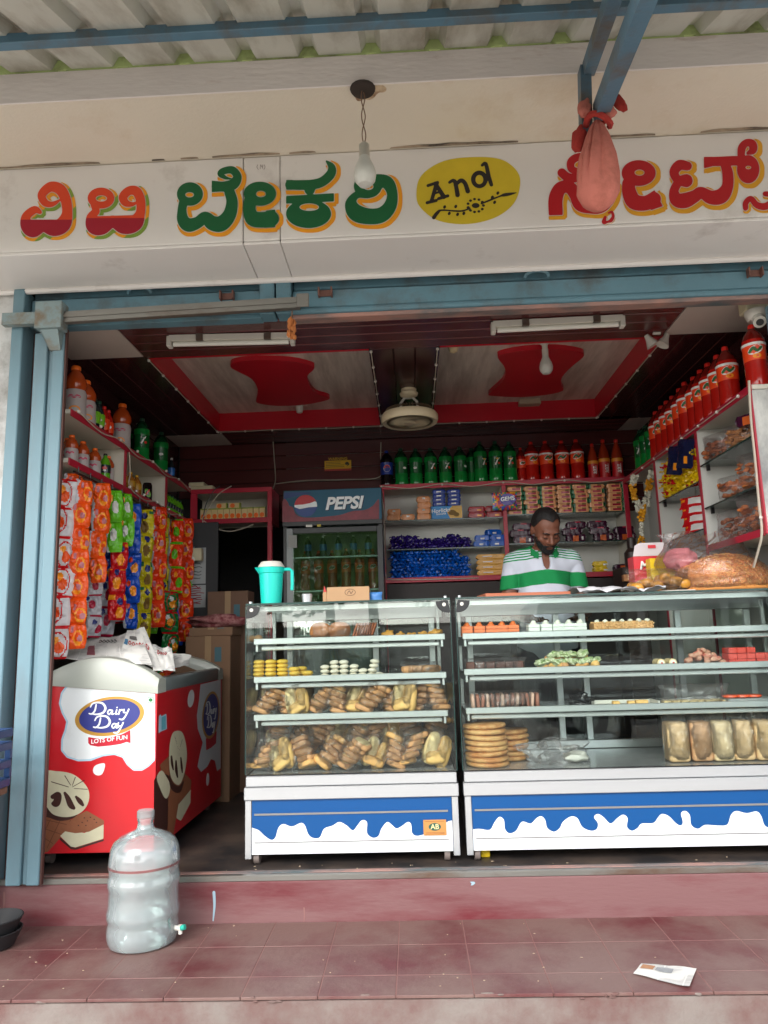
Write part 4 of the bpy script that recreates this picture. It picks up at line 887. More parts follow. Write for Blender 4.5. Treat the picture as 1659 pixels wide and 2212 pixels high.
fp('sandwich_base', Sh(380, 710, 1230, 1510, 6).poly([(396, 1405), (470, 1470), (500, 1478), (688, 1420), (690, 1432), (500, 1492), (470, 1488), (396, 1425)]), FZ(.0006), choc)
fp('sandwich_cream', Sh(380, 710, 1230, 1510, 6).poly([(398, 1400), (440, 1362), (560, 1380), (688, 1322), (686, 1418), (500, 1476), (470, 1470)]), FZ(.0008), cream)
fp('sandwich_biscuit', Sh(380, 710, 1220, 1400, 6).poly([(420, 1345), (500, 1270), (575, 1232), (690, 1298), (690, 1322), (590, 1372), (500, 1382), (425, 1368)]), FZ(.0012), wafer)
for p_ in ((560, 1280), (580, 1300), (600, 1276), (545, 1310), (625, 1290), (520, 1330), (640, 1310), (570, 1330)): fp('biscuit_hole', Sh(p_[0]-8, p_[0]+8, p_[1]-8, p_[1]+8, 3).ell(p_[0], p_[1], 5, 4), FZ(.0017), choc)
# long side
ss = [(1330, 395), (1464, 362), (1464, 950), (1440, 970), (1425, 900), (1400, 890), (1375, 940), (1335, 975), (1310, 940), (1325, 860), (1345, 780), (1312, 690), (1306, 600), (1320, 500)]
fp('white_splash', Sh(1290, 1475, 350, 990, 5).poly(ss), FS(.0006), mat('panel_grey_white', (206, 212, 216), .35, var=.03)); fp('logo_ring', Sh(1320, 1470, 420, 780, 4).ell(1399, 598, 57, 158, .09), FS(.0012), gold)
fp('logo_oval', Sh(1320, 1470, 420, 780, 4).ell(1400, 596, 48, 140, .09), FS(.0018), navy)
def sidewr(L, oy):
    s_ = Sh(1340, 1460, 480, 730, 2)
    for q in L: s_.stroke([(1365+(x-334)*.185, oy+(y-640)*.72-(x-334)*.02, w_*.38) for x, y, w_ in q], sub=4)
    return s_
fp('logo_script', sidewr(dairy, 515), FS(.0026), pwhite); fp('logo_script', sidewr(day, 510), FS(.0026), pwhite)
fp('ribbon', Sh(1355, 1450, 690, 840, 4).poly([(1366, 752), (1400, 745), (1438, 700), (1434, 785), (1400, 815), (1368, 832)]), FS(.0008), ribb)
fp('splash_drop', Sh(1235, 1300, 415, 560, 4).ell(1267, 488, 21, 59, .12), FS(.0006), pwhite); fp('splash_drop', Sh(1360, 1395, 970, 1075, 4).ell(1378, 1024, 10, 43, .05), FS(.0006), pwhite)
fp('milk_carton', Sh(1045, 1115, 580, 725, 3).poly([(1054, 606), (1066, 590), (1070, 606), (1104, 588), (1108, 690), (1066, 708), (1052, 720)]), FS(.0008), pal)
fp('carton_mark', Sh(1060, 1105, 600, 700, 3).poly([(1072, 612), (1100, 600), (1100, 690), (1072, 698)]), FS(.0013), mat('carton_teal', (96, 168, 186), .5))
fp('chocolate_bar', Sh(1010, 1150, 940, 1390, 5).poly([(1022, 1030), (1060, 970), (1118, 1000), (1132, 1130), (1108, 1380), (1020, 1330)]), FS(.0008), choc)
fp('sandwich_biscuit', Sh(1050, 1290, 860, 1330, 5).poly([(1060, 930), (1120, 870), (1270, 1030), (1266, 1090), (1190, 1190), (1080, 1010)]), FS(.0004), wafer)
fp('sandwich_cream', Sh(1150, 1290, 1070, 1320, 5).poly([(1172, 1200), (1190, 1185), (1266, 1092), (1264, 1180), (1200, 1300), (1170, 1282)]), FS(.0010), cream)
fp('wafer_cone', Sh(1090, 1220, 1040, 1400, 5).poly([(1120, 1040), (1205, 1075), (1150, 1388), (1112, 1380)]), FS(.0014), wafer)
fp('cone_rim', Sh(1100, 1230, 980, 1120, 4).poly([(1122, 990), (1150, 1050), (1190, 1070), (1222, 1030), (1200, 1105), (1160, 1110), (1128, 1070)], 4), FS(.0018), choc)
fp('ice_cream_swirl', Sh(1110, 1250, 700, 1070, 4).poly([(1122, 900), (1126, 790), (1150, 712), (1205, 708), (1232, 780), (1240, 880), (1222, 990), (1190, 1060), (1150, 1040), (1128, 980)], 4), FS(.0022), cream)
q = Sh(1110, 1250, 700, 1070, 3)
for pts in ([(1138, 870, 10), (1142, 920, 16), (1150, 960, 8)], [(1168, 900, 8), (1170, 960, 18), (1178, 1010, 8)], [(1200, 880, 8), (1206, 940, 14), (1210, 980, 6)], [(1185, 830, 2), (1160, 740, 3)], [(1190, 830, 2), (1210, 760, 3)]): q.stroke(pts)
[fp('chocolate_streak', q_, FS(.0028), choc) for q_ in q.comps()]
fp('cream_chunk', Sh(1030, 1140, 950, 1160, 4).poly([(1040, 1010), (1070, 965), (1100, 1000), (1128, 1060), (1120, 1130), (1095, 1150), (1060, 1080)], 3), FS(.0016), cream)
# ================================================================ BOTTLES
ORD = ['first', 'second', 'third', 'fourth', 'fifth', 'sixth', 'seventh', 'eighth', 'ninth', 'tenth', 'eleventh', 'twelfth', 'thirteenth', 'fourteenth', 'fifteenth', 'sixteenth', 'seventeenth', 'eighteenth', 'nineteenth', 'twentieth']
def plast(n, c, r=.12, **k): return mat(n, c, r, var=.1, vs=12, **k)
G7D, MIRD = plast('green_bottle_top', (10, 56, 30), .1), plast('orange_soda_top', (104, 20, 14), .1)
G7, GCAP = plast('green_bottle', (16, 124, 52)), plast('dark_green_cap', (10, 60, 40), .3); G7L = plast('green_label', (8, 86, 38), .25)
MIR, MCAP, MLAB = plast('orange_soda', (172, 26, 18)), plast('red_cap', (206, 34, 24), .3), plast('soda_label', (232, 70, 26), .3)
COLA, CLAB = plast('cola', (20, 14, 16)), plast('cola_label', (20, 50, 140), .3)
MAZ, MZL, MZB = plast('mango_drink', (150, 46, 20)), plast('mango_red_label', (178, 24, 28), .3), plast('mango_label_band', (214, 140, 40), .3)
JUI, JCAP, JSL = plast('amber_juice', (168, 66, 22)), plast('orange_cap', (240, 110, 26), .35), plast('shaded_white_sleeve', (178, 168, 166), .35)  # sleeve white is darkened to carry the left shelf's shade
DEW, DCAP = plast('lime_soda', (88, 160, 30)), plast('black_cap', (22, 26, 24), .3)
YCAP, MNG = plast('yellow_cap', (232, 178, 26), .35), plast('mango_juice', (150, 92, 30))
BWAT, LIMEL = plast('clear_dark_bottle', (30, 42, 46)), plast('lime_label', (120, 190, 40), .3)
pink = plast('label_magenta', (196, 60, 96), .35); lwhite = plast('label_white', (228, 226, 222), .35); lgreen = plast('label_leaf', (30, 96, 44), .35); lor = plast('label_orange', (246, 150, 30), .35)
def wrap(r, z): return lambda x, y: (r*math.sin(x/r), -r*math.cos(x/r), z+y)
def bottle(nm, h, r, body, capm, lab=None, lz=(.35, .62), shape='pet', prints=(), dark=None):
    root = put(nm, None)
    if shape == 'pet': pr_ = [(r*.62, 0), (r*.9, .012*h), (r*.97, .06*h), (r, .12*h), (r*.96, .2*h), (r*.95, .34*h), (r*.95, .60*h), (r, .66*h), (r*.97, .74*h), (r*.78, .83*h), (r*.42, .91*h), (r*.27, .94*h)]
    elif shape == 'juice': pr_ = [(r*.8, 0), (r*.98, .02*h), (r, .1*h), (r*.94, .3*h), (r*.97, .50*h), (r*.86, .56*h), (r, .64*h), (r*.98, .72*h), (r*.7, .84*h), (r*.42, .90*h), (r*.40, .93*h)]
    else: pr_ = [(r*.7, 0), (r*.98, .02*h), (r, .1*h), (r*.9, .28*h), (r, .45*h), (r*.98, .6*h), (r*.7, .76*h), (r*.4, .86*h), (r*.3, .93*h)]
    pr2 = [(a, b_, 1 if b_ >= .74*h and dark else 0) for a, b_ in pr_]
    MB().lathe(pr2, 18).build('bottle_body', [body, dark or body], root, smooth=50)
    cr = r*(.30 if shape == 'pet' else .43 if shape == 'juice' else .36)
    MB().lathe([(cr, .925*h), (cr*1.02, .93*h), (cr*1.0, .985*h), (cr*.85, h), (.001, h)], 14).build('cap', [capm], root, smooth=40)
    if lab:
        e = .0014; pts = [(rr+e, z) for rr, z in pr_ if lz[0]*h < z < lz[1]*h]
        def rad(z):
            for (a, za), (b_, zb) in zip(pr_[:-1], pr_[1:]):
                if za <= z <= zb: return a+(b_-a)*(z-za)/(zb-za)+e
            return r+e
        pts = [(rad(lz[0]*h), lz[0]*h)]+pts+[(rad(lz[1]*h), lz[1]*h)]
        lo = MB().lathe(pts, 18, cap=False).build('label', [lab], root, smooth=50)
        for kind, m, zc, sc in prints:
            f = wrap(rad(zc*h)+.0012, zc*h); f2 = wrap(rad(zc*h)+.002, zc*h); q = MB()
            if kind == 'text7': text_mb('7', f, .075*sc, .03, .1, mb=q)
            elif kind == 'dot': Sh(-.05, .05, -.05, .05, .004).ell(.018, -.006, .009*sc, .009*sc).mb(f, q)
            elif kind == 'oval': Sh(-.05, .05, -.04, .04, .005).ell(0, 0, .036*sc, .02*sc, .35).mb(f, q)
            elif kind == 'inner': Sh(-.05, .05, -.04, .04, .004).stroke([(-.026*sc, -.008*sc, .012*sc), (-.008*sc, .008*sc, .014*sc), (.006*sc, -.006*sc, .012*sc), (.026*sc, .01*sc, .010*sc)]).mb(f2, q)
            elif kind == 'fruit': Sh(-.05, .05, -.05, .05, .005).ell(.004, 0, .018*sc, .011*sc).mb(f, q)
            elif kind == 'band': MB.lathe(q, [(rad((zc-.02)*h)+.001, (zc-.02)*h), (rad((zc+.02)*h)+.001, (zc+.02)*h)], 18, cap=False)
            elif kind == 'vert': text_mb('maaza', lambda x, y: f(-y, x), .06*sc, .02, mb=q)
            elif kind == 'word': Sh(-.05, .05, -.03, .03, .004).stroke([(-.024*sc, 0, .010*sc), (-.012*sc, .004, .010*sc), (0, -.004, .010*sc), (.012*sc, .004, .01*sc), (.024*sc, 0, .010*sc)]).mb(f, q)
            elif kind == 'globe': Sh(-.05, .05, -.05, .05, .003).ell(0, 0, .03*sc, .03*sc).mb(f, q)
            elif kind == 'gtop': Sh(-.05, .05, -.05, .05, .003).ell(0, 0, .028*sc, .028*sc).cut_poly([(-.06, -.06), (.06, -.06), (.06, .012), (0, .004), (-.06, .0)]).mb(f2, q)
            elif kind == 'gbot': Sh(-.05, .05, -.05, .05, .003).ell(0, 0, .028*sc, .028*sc).cut_poly([(-.06, .06), (.06, .06), (.06, -.002), (0, -.012), (-.06, -.008)]).mb(f2, q)
            if q.f: q.build('label_print', [m], lo, smooth=0)
    return root
used = set()
def place(proto, loc, rz, label, cat='bottle', group=None):
    if proto.name in used: o = dup(proto, loc, rz)
    else: used.add(proto.name); o = proto; o.location = loc; o.rotation_euler = (0, 0, rz) if not isinstance(rz, (tuple, list)) else rz
    k_ = ru(.975, 1.02); o.scale = (ru(.985, 1.01), ru(.985, 1.01), k_)
    if not isinstance(rz, (tuple, list)): o.rotation_euler = (ru(-.012, .012), ru(-.012, .012), rz+ru(-.25, .25))
    return tag(o, label, cat, group)
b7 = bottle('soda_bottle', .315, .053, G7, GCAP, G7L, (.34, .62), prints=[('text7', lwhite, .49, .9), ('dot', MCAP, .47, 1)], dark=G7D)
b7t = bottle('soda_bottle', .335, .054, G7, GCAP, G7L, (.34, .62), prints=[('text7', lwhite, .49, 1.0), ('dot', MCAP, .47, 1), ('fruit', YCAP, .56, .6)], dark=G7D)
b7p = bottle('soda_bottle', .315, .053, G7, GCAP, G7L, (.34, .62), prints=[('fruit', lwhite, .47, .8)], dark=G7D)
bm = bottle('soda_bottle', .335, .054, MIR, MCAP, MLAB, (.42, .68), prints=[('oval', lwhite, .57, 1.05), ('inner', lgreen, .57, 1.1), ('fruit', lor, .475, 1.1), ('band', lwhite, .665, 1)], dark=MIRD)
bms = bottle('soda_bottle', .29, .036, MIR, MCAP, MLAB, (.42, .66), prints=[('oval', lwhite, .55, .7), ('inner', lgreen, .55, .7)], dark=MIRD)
bz_ = bottle('juice_bottle', .32, .042, MAZ, MCAP, MZL, (.06, .52), 'slim', prints=[('vert', lwhite, .24, .95), ('band', MZB, .50, 1), ('band', MZB, .46, 1)])
bp_ = bottle('cola_bottle', .30, .05, COLA, CLAB, CLAB, (.34, .66), prints=[('globe', lwhite, .5, .95), ('gtop', MCAP, .5, .95), ('gbot', CLAB, .5, .95)])
bj = bottle('juice_bottle', .295, .056, JUI, JCAP, JSL, (.02, .56), 'juice', prints=[('word', pink, .42, 1.2), ('fruit', lor, .2, 1.6)])
bjs = bottle('juice_bottle', .165, .034, JUI, JCAP, JSL, (.02, .56), 'juice', prints=[('word', pink, .40, .8), ('fruit', lor, .14, .7)])
bd_ = bottle('soda_bottle', .21, .033, BWAT, GCAP, LIMEL, (.3, .62), 'slim', prints=[('fruit', lwhite, .45, .7)])
bds = bottle('soda_bottle', .165, .031, DEW, DCAP, BWAT, (.30, .58), 'slim', prints=[('fruit', MCAP, .46, .8), ('fruit', lwhite, .38, .5)])
bmm = bottle('soda_bottle', .205, .032, MIR, MCAP, MLAB, (.30, .62), 'slim', prints=[('fruit', lwhite, .46, .9)])
bmg = bottle('juice_bottle', .150, .032, MNG, YCAP, plast('gold_label', (176, 130, 30), .35), (.36, .62), 'slim', prints=[('fruit', lwhite, .3, .5)])
bw = bottle('water_bottle', .19, .026, BWAT, lwhite, plast('sky_label', (40, 110, 190), .3), (.3, .6), 'slim')
bgs = bottle('soda_bottle', .135, .026, DEW, GCAP, BWAT, (.28, .52), 'slim')
YBt, ZBt = 5.575, 2.657
def bx_(px, y): return at(px, 1035, Y=y).x
for k, px in enumerate((868, 899, 931, 963, 996)): place([b7p, b7p, b7, b7, b7p][k], (bx_(px, YBt), YBt, ZBt), (.5, -.4, .05, .02, .8)[k], f'{ORD[k]} of the shorter green soda bottles on the back shelf, counted from the left', group='green soda bottles on the back shelf')
for k, px in enumerate((1040, 1072, 1104)): place(b7t, (bx_(px, YBt-.03), YBt-.03, ZBt), (.6, -.15, .1)[k], f'{ORD[k]} of the three taller green soda bottles beside the orange ones', group='green soda bottles on the back shelf')
place(b7p, (bx_(1022, YBt+.06), YBt+.07, ZBt), .4, 'green soda bottle half hidden behind the taller green ones', group='green soda bottles on the back shelf')
place(bp_, (bx_(836, YBt), YBt, ZBt), .1, 'dark cola bottle with a blue round logo label at the shelf end')
place(bms, (bx_(1128, YBt), YBt, ZBt), .1, 'slim orange soda bottle between the green and the large orange bottles')
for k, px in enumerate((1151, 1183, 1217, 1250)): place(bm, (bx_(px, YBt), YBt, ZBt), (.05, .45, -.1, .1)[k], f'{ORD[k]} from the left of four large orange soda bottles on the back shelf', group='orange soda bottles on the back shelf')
for k, px in enumerate((1283, 1308, 1336)):
    o = place(bz_, (bx_(px, YBt), YBt, ZBt), (.2, .1, -.1)[k], ['shorter mango drink bottle beside the large orange bottles', 'middle one of the three mango drink bottles with vertical lettering', 'rightmost mango drink bottle with vertical lettering on the back shelf'][k], group='mango bottles on the back shelf')
    if k == 0: o.scale = (.92, .92, .92)
# right-hand row
ZR_ = 2.634
place(bm, (1.70, 3.43, ZR_), -.45, 'orange soda bottle nearest the street, on the end of the right shelf', group='orange soda bottles along the right shelf')
place(bm, (1.80, 3.62, ZR_), -.6, 'orange soda bottle in the rear row of the right shelf, behind the front ones', group='orange soda bottles along the right shelf')
for k in range(11): place(bm, (1.685+ru(-.004, .004), 3.70+.1135*k, ZR_), -.45+ru(-.2, .2), f'{ORD[k]} bottle of the receding orange soda row on the right shelf, after the gap', group='orange soda bottles along the right shelf')
for k in range(3): place(b7, (1.70, 4.98+.125*k, ZR_), -.5, f'{ORD[k]} dark green soda bottle beyond the orange row in the right corner', group='green soda bottles in the right corner')
# left top shelf
XLb, ZL = -1.715, 2.657
def ly(px): return at(px, 960, X=XLb).y
for k, px in enumerate((159, 181)): o = place(bj, (XLb, ly(px), ZL), .35, ['tall amber juice bottle in white sleeve nearest the shutter guide', 'amber juice bottle in white sleeve, second from the shutter guide'][k], group='large juice bottles on the left shelf'); o.scale = (1, 1, 1.04 if k == 0 else .92)
for k, px in enumerate((197, 208)): place(bd_, (XLb, ly(px)+.02, ZL), .3, ['dark soda bottle with lime label beside the juice bottles', 'dark soda bottle with lime label next to the small red ones'][k], group='lime label bottles on the left shelf')
for k, px in enumerate((221, 231)): place(bmm, (XLb, ly(px)+.01, ZL), .3, ['first small orange soda bottle with red cap on the left shelf', 'second small orange soda bottle with red cap on the left shelf'][k], group='small orange soda bottles on the left shelf')
for k, px in enumerate((261, 273)): place(bj, (XLb+(0 if k == 0 else -.04), ly(px), ZL), .3, ['large amber juice bottle in white sleeve in the middle of the left shelf', 'large amber juice bottle behind its twin in the middle of the left shelf'][k], group='large juice bottles on the left shelf')
for k, (px, dx) in enumerate(((306, 0), (318, -.06), (347, 0))): place([b7, b7p, b7p][k], (XLb+dx, ly(px), ZL), .3, ['green soda bottle showing a white seven on the left shelf', 'green soda bottle behind the one with the white seven', 'farthest green soda bottle on the left shelf'][k], group='green soda bottles on the left shelf')
place(bw, (XLb, ly(371), ZL), 0, 'thin dark bottle with white cap and blue label at the far left shelf end')
XLc, ZLc = -1.70, 2.414
for k, y in enumerate((3.545, 3.60, 3.675, 3.82, 3.895, 3.995)): place(bjs, (XLc+(.0 if k not in (1, 4) else -.05), y, ZLc), .3, f'{ORD[k]} small amber juice bottle in the first cubby of the left shelf', group='small juice bottles in the left cubby')
for k, y in enumerate((3.745, 3.935)): place(bds, (XLc+(-.03 if k == 0 else .01), y, ZLc), .3, ['lime soda bottle half hidden among the small juice bottles', 'lime soda bottle with black cap between small juice bottles'][k], group='lime soda bottles in the left cubby')
for k, y in enumerate((4.20, 4.33, 4.43, 4.51)): place(bmg, (XLc+(.0 if k != 3 else -.03), y, ZLc), .3, f'{ORD[k]} small mango bottle with yellow cap in the middle left cubby', group='mango bottles in the left cubby')
can = put('soda_can', None); MB().lathe([(.024, 0), (.031, .012), (.031, .125), (.026, .138), (.025, .14), (.001, .137)], 18).build('can_body', [COLA], can)
q = MB(); Sh(-.05, .05, -.05, .05, .004).ell(0, 0, .016, .03, .5).mb(wrap(.0325, .07), q); q.build('can_print', [LIMEL], can, smooth=0); q = MB(); Sh(-.05, .05, -.05, .05, .004).stroke([(-.012, -.012, .01), (.01, .02, .008)]).mb(wrap(.0335, .07), q); q.build('can_print', [MCAP], can, smooth=0)
place(can, (XLc, 4.625, ZLc), .3, 'dark soda can with green and red print beside the mango bottles', 'can')
for k in range(8): place(bgs, (XLc+.02, 4.83+.058*k, ZLc), .3, f'{ORD[k]} tiny lime green bottle in the far left cubby', group='tiny green bottles in the far left cubby')
# cooler contents
for k in range(6): place(bms, (-.76+.098*k, 5.26, 1.863), .1, f'{ORD[k]} orange bottle standing inside the glass door cooler', group='bottles inside the cooler')
for k in range(6): o = place(b7, (-.77+.1*k, 5.28, 1.553), .1, f'{ORD[k]} green bottle standing inside the glass door cooler', group='bottles inside the cooler'); o.scale = (.85, .85, .85)
for k in range(5): o = place(bw, (-.74+.11*k, 5.26, 2.103), .1, f'{ORD[k]} dark bottle on the top rack inside the glass door cooler', group='bottles inside the cooler'); o.scale = (1, 1, .8)
# ================================================================ PACKS
def packmat(n, c, r=.24): return mat(n, c, r, var=.15, vs=14, bump=.35, bs=38)
foils = {k: packmat('foil_'+k, c) for k, c in dict(orange=(232, 84, 20), silver=(186, 184, 190), green=(98, 182, 30), red=(196, 22, 28), blue=(22, 74, 176), yellow=(196, 180, 24), orangered=(222, 58, 20), white=(206, 202, 204), dgreen=(22, 106, 48), purple=(44, 26, 110), cobalt=(8, 84, 178), gold=(206, 150, 56), copper=(206, 136, 84), dpurple=(58, 14, 42), navy=(22, 28, 62), tan=(222, 160, 110), magenta=(170, 30, 60), lemon=(226, 190, 20)).items()}
psun = packmat('print_sun', (244, 150, 34)); pmag = packmat('print_mauve', (190, 120, 130)); pwh = packmat('print_white', (220, 218, 214)); pgr = packmat('print_green', (40, 110, 70)); pnv = packmat('print_navy', (30, 40, 110)); pbr = packmat('print_brown', (176, 96, 40))
def pillow(w_, h_, t_, mats, mf, seed, nu=12, nv=14, crimp=.07, rug=1.0, pinch=0):
    """flat bag lying in local x-z, facing -y, bottom at z=0"""
    def f(side):
        def g(u, v):
            k = (math.sin(math.pi*u)**.55)*(min(1, v/crimp/1.8, (1-v)/crimp/1.8) if crimp else 1)*math.sin(math.pi*min(max((v-.02)/.96, 0), 1))**.3
            n_ = mnoise.noise(Vector((u*3.2+seed, v*3.7, seed*.7)))*.35*rug+mnoise.noise(Vector((u*8+seed, v*7, 3)))*.18*rug+abs(mnoise.noise(Vector((u*4+v*5+seed, v*3-u*4, 7))))*.4*(rug-1)
            x = (u-.5)*w_*((1-.10*math.sin(math.pi*v) if not pinch else 1-pinch+pinch*math.sin(math.pi*v)**.6)+.03*mnoise.noise(Vector((seed, v*6, 1)))); y = side*t_*.5*k*(1+n_)
            return (x, y, v*h_)
        return g
    b = MB(); b.grid(f(-1), nu, nv, mf=mf); b.grid(f(1), nu, nv, mf=lambda u, v: len(mats)-1)
    return b.mesh('packet', mats, 60)
def mfp(kind, var=0):
    ou, ov = ((0, 0), (.10, -.08), (-.12, .07))[var]
    def mf(u, v):
        if kind in ('sun', 'blob') and u < .12+.05*math.sin(v*9+var*2): return 5
        u, v = (u, v) if v < .06 or v > .94 else (min(.99, max(.01, u+ou)), min(.93, max(.07, v+ov)))
        if v < .06 or v > .94: return 1
        if kind == 'sun':
            if math.hypot((u-.72)/.9, v-.38) < .13: return 3
            if math.hypot((u-.62)/.8, v-.4) < .30: return 2 if math.hypot((u-.60)/.8, v-.44) > .19 else 0
            if abs(u-.35) < .06 and .62 < v < .85: return 3
        if kind == 'badge':
            if math.hypot((u-.5)/1.3, v-.74) < .13: return 2
            if math.hypot((u-.5), v-.32) < .22: return 3
            if v > .82 and (u < .25 or u > .75): return 4
        if kind == 'blob':
            if math.hypot(u-.55, v-.45) < .2: return 2
            if math.hypot(u-.3, v-.75) < .12: return 3
        if kind == 'oval':
            d = math.hypot((u-.5)/.8, v-.5)
            if .36 < d < .42: return 2
            if math.hypot(u-.55, v-.42) < .18: return 3
            if math.hypot(u-.42, v-.66) < .12: return 4
        return 0
    return mf
KIND = {
    'orange': ([foils['orange'], foils['orange'], psun, pmag, pwh, foils['silver']], 'sun'),
    'orangered': ([foils['orangered'], foils['orangered'], psun, pmag, pwh, foils['silver']], 'sun'),
    'green': ([foils['green'], foils['green'], pwh, psun, pwh, foils['silver']], 'blob'),
    'red': ([foils['red'], foils['red'], pnv, psun, psun, foils['silver']], 'badge'),
    'blue': ([foils['blue'], foils['blue'], psun, foils['orangered'], pwh, foils['silver']], 'blob'),
    'yellow': ([foils['yellow'], foils['yellow'], pnv, pbr, pgr, foils['silver']], 'badge'),
    'white': ([foils['white'], foils['red'], foils['red'], foils['orange'], psun, foils['silver']], 'oval'),
    'silver': ([foils['silver'], foils['magenta'], foils['magenta'], pnv, psun, foils['silver']], 'blob'),
    'redgreen': ([foils['orangered'], foils['green'], foils['green'], psun, pwh, foils['silver']], 'blob'),
    'dgreen': ([foils['dgreen'], foils['red'], foils['red'], psun, pwh, foils['silver']], 'oval'),
}
PM = {}
def packet(kind, w_, h_, t_, i):
    key = (kind, round(w_, 3), round(h_, 3), i % 3)
    if key not in PM: PM[key] = pillow(w_, h_, t_, KIND[kind][0], mfp(KIND[kind][1], i % 3), sum(map(ord, kind)) % 17+3.3*(i % 3), 22, 26, .05, 2.8, .20)
    return PM[key]
def strip(px, ytop, ybot, n, kind, wz, label, xs_=-1.585, face=.55, lean=0, dx=0):
    """a hanging strip of joined packets; the pixel gives its top end"""
    X_ = xs_+dx; p = at(px, ytop, X=X_); q = at(px, ybot, Y=p.y); L = p.z-q.z; h_ = L/n
    t = thing('packet_strip', label, 'snack packets', (p.x, p.y, p.z), 0, 'hanging strips of snack packets')
    for i in range(n):
        o = put('packet', packet(kind, wz*1.10, h_*1.07, wz*.46, i), t, (ru(-.008, .008), ru(-.008, .008), -(i+1)*h_-.002), (ru(-.10, .10)+lean*(1 if i % 2 else -1), ru(-.07, .07), face+ru(-.5, .4)))
    return t
def zx(x): return 118.8+.2197*x
def zy(y): return 972.1+.2197*y
strip(zx(95), zy(300), zy(2050), 6, 'white', .105, 'strip of white packets with red seals nearest the shutter guide', face=.5, dx=-.075)
strip(zx(185), zy(240), zy(1200), 4, 'orange', .085, 'short orange packet strip just behind the long orange one', face=.3, dx=-.06)
strip(zx(280), zy(300), zy(1950), 7, 'orange', .088, 'long orange packet strip hanging down to the freezer', lean=.05)
strip(zx(450), zy(340), zy(1300), 4, 'orange', .088, 'second orange packet strip ending above the silver packets')
strip(zx(390), zy(1230), zy(1840), 3, 'silver', .08, 'silver packets with magenta seals hanging below the orange strips', dx=-.06, face=.5)
strip(zx(520), zy(1280), zy(1830), 2, 'silver', .085, 'larger silver packets hanging beside the red strip', dx=-.08, face=.6)
strip(zx(590), zy(420), zy(1000), 2, 'green', .080, 'lime green packets, left one of the two green strips')
strip(zx(705), zy(440), zy(945), 2, 'green', .080, 'lime green packets, right one of the two green strips')
strip(zx(632), zy(920), zy(1670), 3, 'red', .088, 'strip of three red packets below the lime green ones', face=.65)
strip(zx(775), zy(540), zy(1750), 5, 'blue', .088, 'blue packet strip beside the yellow strip', lean=.06)
strip(zx(838), zy(600), zy(1420), 4, 'orangered', .07, 'narrow orange strip squeezed between blue and yellow packets', dx=-.05)
strip(zx(905), zy(600), zy(1850), 5, 'yellow', .092, 'yellow packet strip in the middle of the row', face=.65)
strip(zx(1030), zy(570), zy(1740), 5, 'orangered', .100, 'orange red packet strip right of the yellow one', face=.6)
strip(zx(1195), zy(690), zy(1400), 3, 'redgreen', .095, 'orange and green packets hanging above the dark green ones', face=.6)
strip(zx(1140), zy(1400), zy(2010), 3, 'dgreen', .11, 'dark green and red packets low at the end of the row', face=.65)
strip(zx(1215), zy(1380), zy(1920), 3, 'blue', .06, 'narrow blue strip beside the dark green packets', dx=-.04)
strip(zx(1285), zy(680), zy(1880), 6, 'orangered', .105, 'long orange red strip, last big one in the row', face=.6)
strip(zx(1345), zy(860), zy(1930), 4, 'green', .075, 'thin lime green strip at the far end of the row', face=.5)
for k_, (zx_, y0_, y1_, n_, kd_, lab_) in enumerate(((240, 420, 1500, 5, 'green', 'lime strip half hidden behind the two orange strips'), (360, 380, 1250, 4, 'orangered', 'orange red strip squeezed between the two orange strips'), (540, 560, 1300, 3, 'blue', 'blue strip half hidden behind the lime green packets'), (680, 560, 1700, 5, 'white', 'white strip half hidden between red and blue packets'), (860, 1300, 1900, 3, 'green', 'lime packets hanging low behind the yellow strip'), (970, 620, 1800, 5, 'green', 'lime strip between the yellow and orange red strips'), (1085, 640, 1500, 4, 'yellow', 'yellow strip half hidden behind the orange red strips'), (1240, 720, 1500, 4, 'red', 'red strip half hidden near the end of the row'))):
    strip(zx(zx_), zy(y0_), zy(y1_), n_, kd_, .08, lab_, dx=-.075, face=.5)
# hanging string rail
rl = thing('hanging_rail', 'thin dark rail under the left shelf from which packet strips hang', 'rail')
MB().tube([(-1.60, 3.37, 2.345), (-1.60, 5.25, 2.345)], .006, 6).build('rail_bar', [black], rl)
for k in range(14): MB().tube([(-1.60, 3.42+.135*k, 2.345), (-1.60, 3.42+.135*k, 2.378)], .003, 5).build('hook', [black], rl)
for k in range(14): MB().tube([(-1.60, 3.43+.135*k, 2.345), (-1.592, 3.43+.135*k, 2.30), (-1.586, 3.43+.135*k, 2.25)], .0025, 5).build('tie', [black], rl)
# twisted candies
def candy(nm, m, s_, seed):
    b = MB(); b.ell((0, 0, 0), (s_*.5, s_*.36, s_*.33), 0, 8, 6, .5, seed)
    for sg_ in (-1, 1):
        b.grid(lambda u, v: (sg_*s_*(.42+.4*v), s_*(u-.5)*(.15+.75*v)+.1*s_*mnoise.noise(Vector((u*5, v*4, seed))), s_*.14*math.sin(u*14+seed)*v), 6, 2)
    return b.mesh(nm, [m], 40)
def heap(nm, metas, label, group, x0, x1, y0, z0, rows, cols, s_, fall=None, axis='x', depth=1):
    n = 0
    for r_ in range(rows):
        for c_ in range(cols):
            for d_ in range(depth):
                u = (c_+.5+.5*(r_ % 2))/cols
                if fall and r_ >= fall(u)*rows: continue
                a = x0+(x1-x0)*min(.985, u)+ru(-.12, .12)*s_; bb_ = y0+d_*s_*.8+ru(-.08, .08)*s_
                loc = (a, bb_, z0+s_*.36+r_*s_*.60) if axis == 'x' else (bb_, a, z0+s_*.36+r_*s_*.60)
                o = put(nm, random.choice(metas), None, loc, (ru(-.6, .6), ru(-.5, .5), ru(0, 6.28))); tag(o, label, 'candy', group); n += 1
    return n
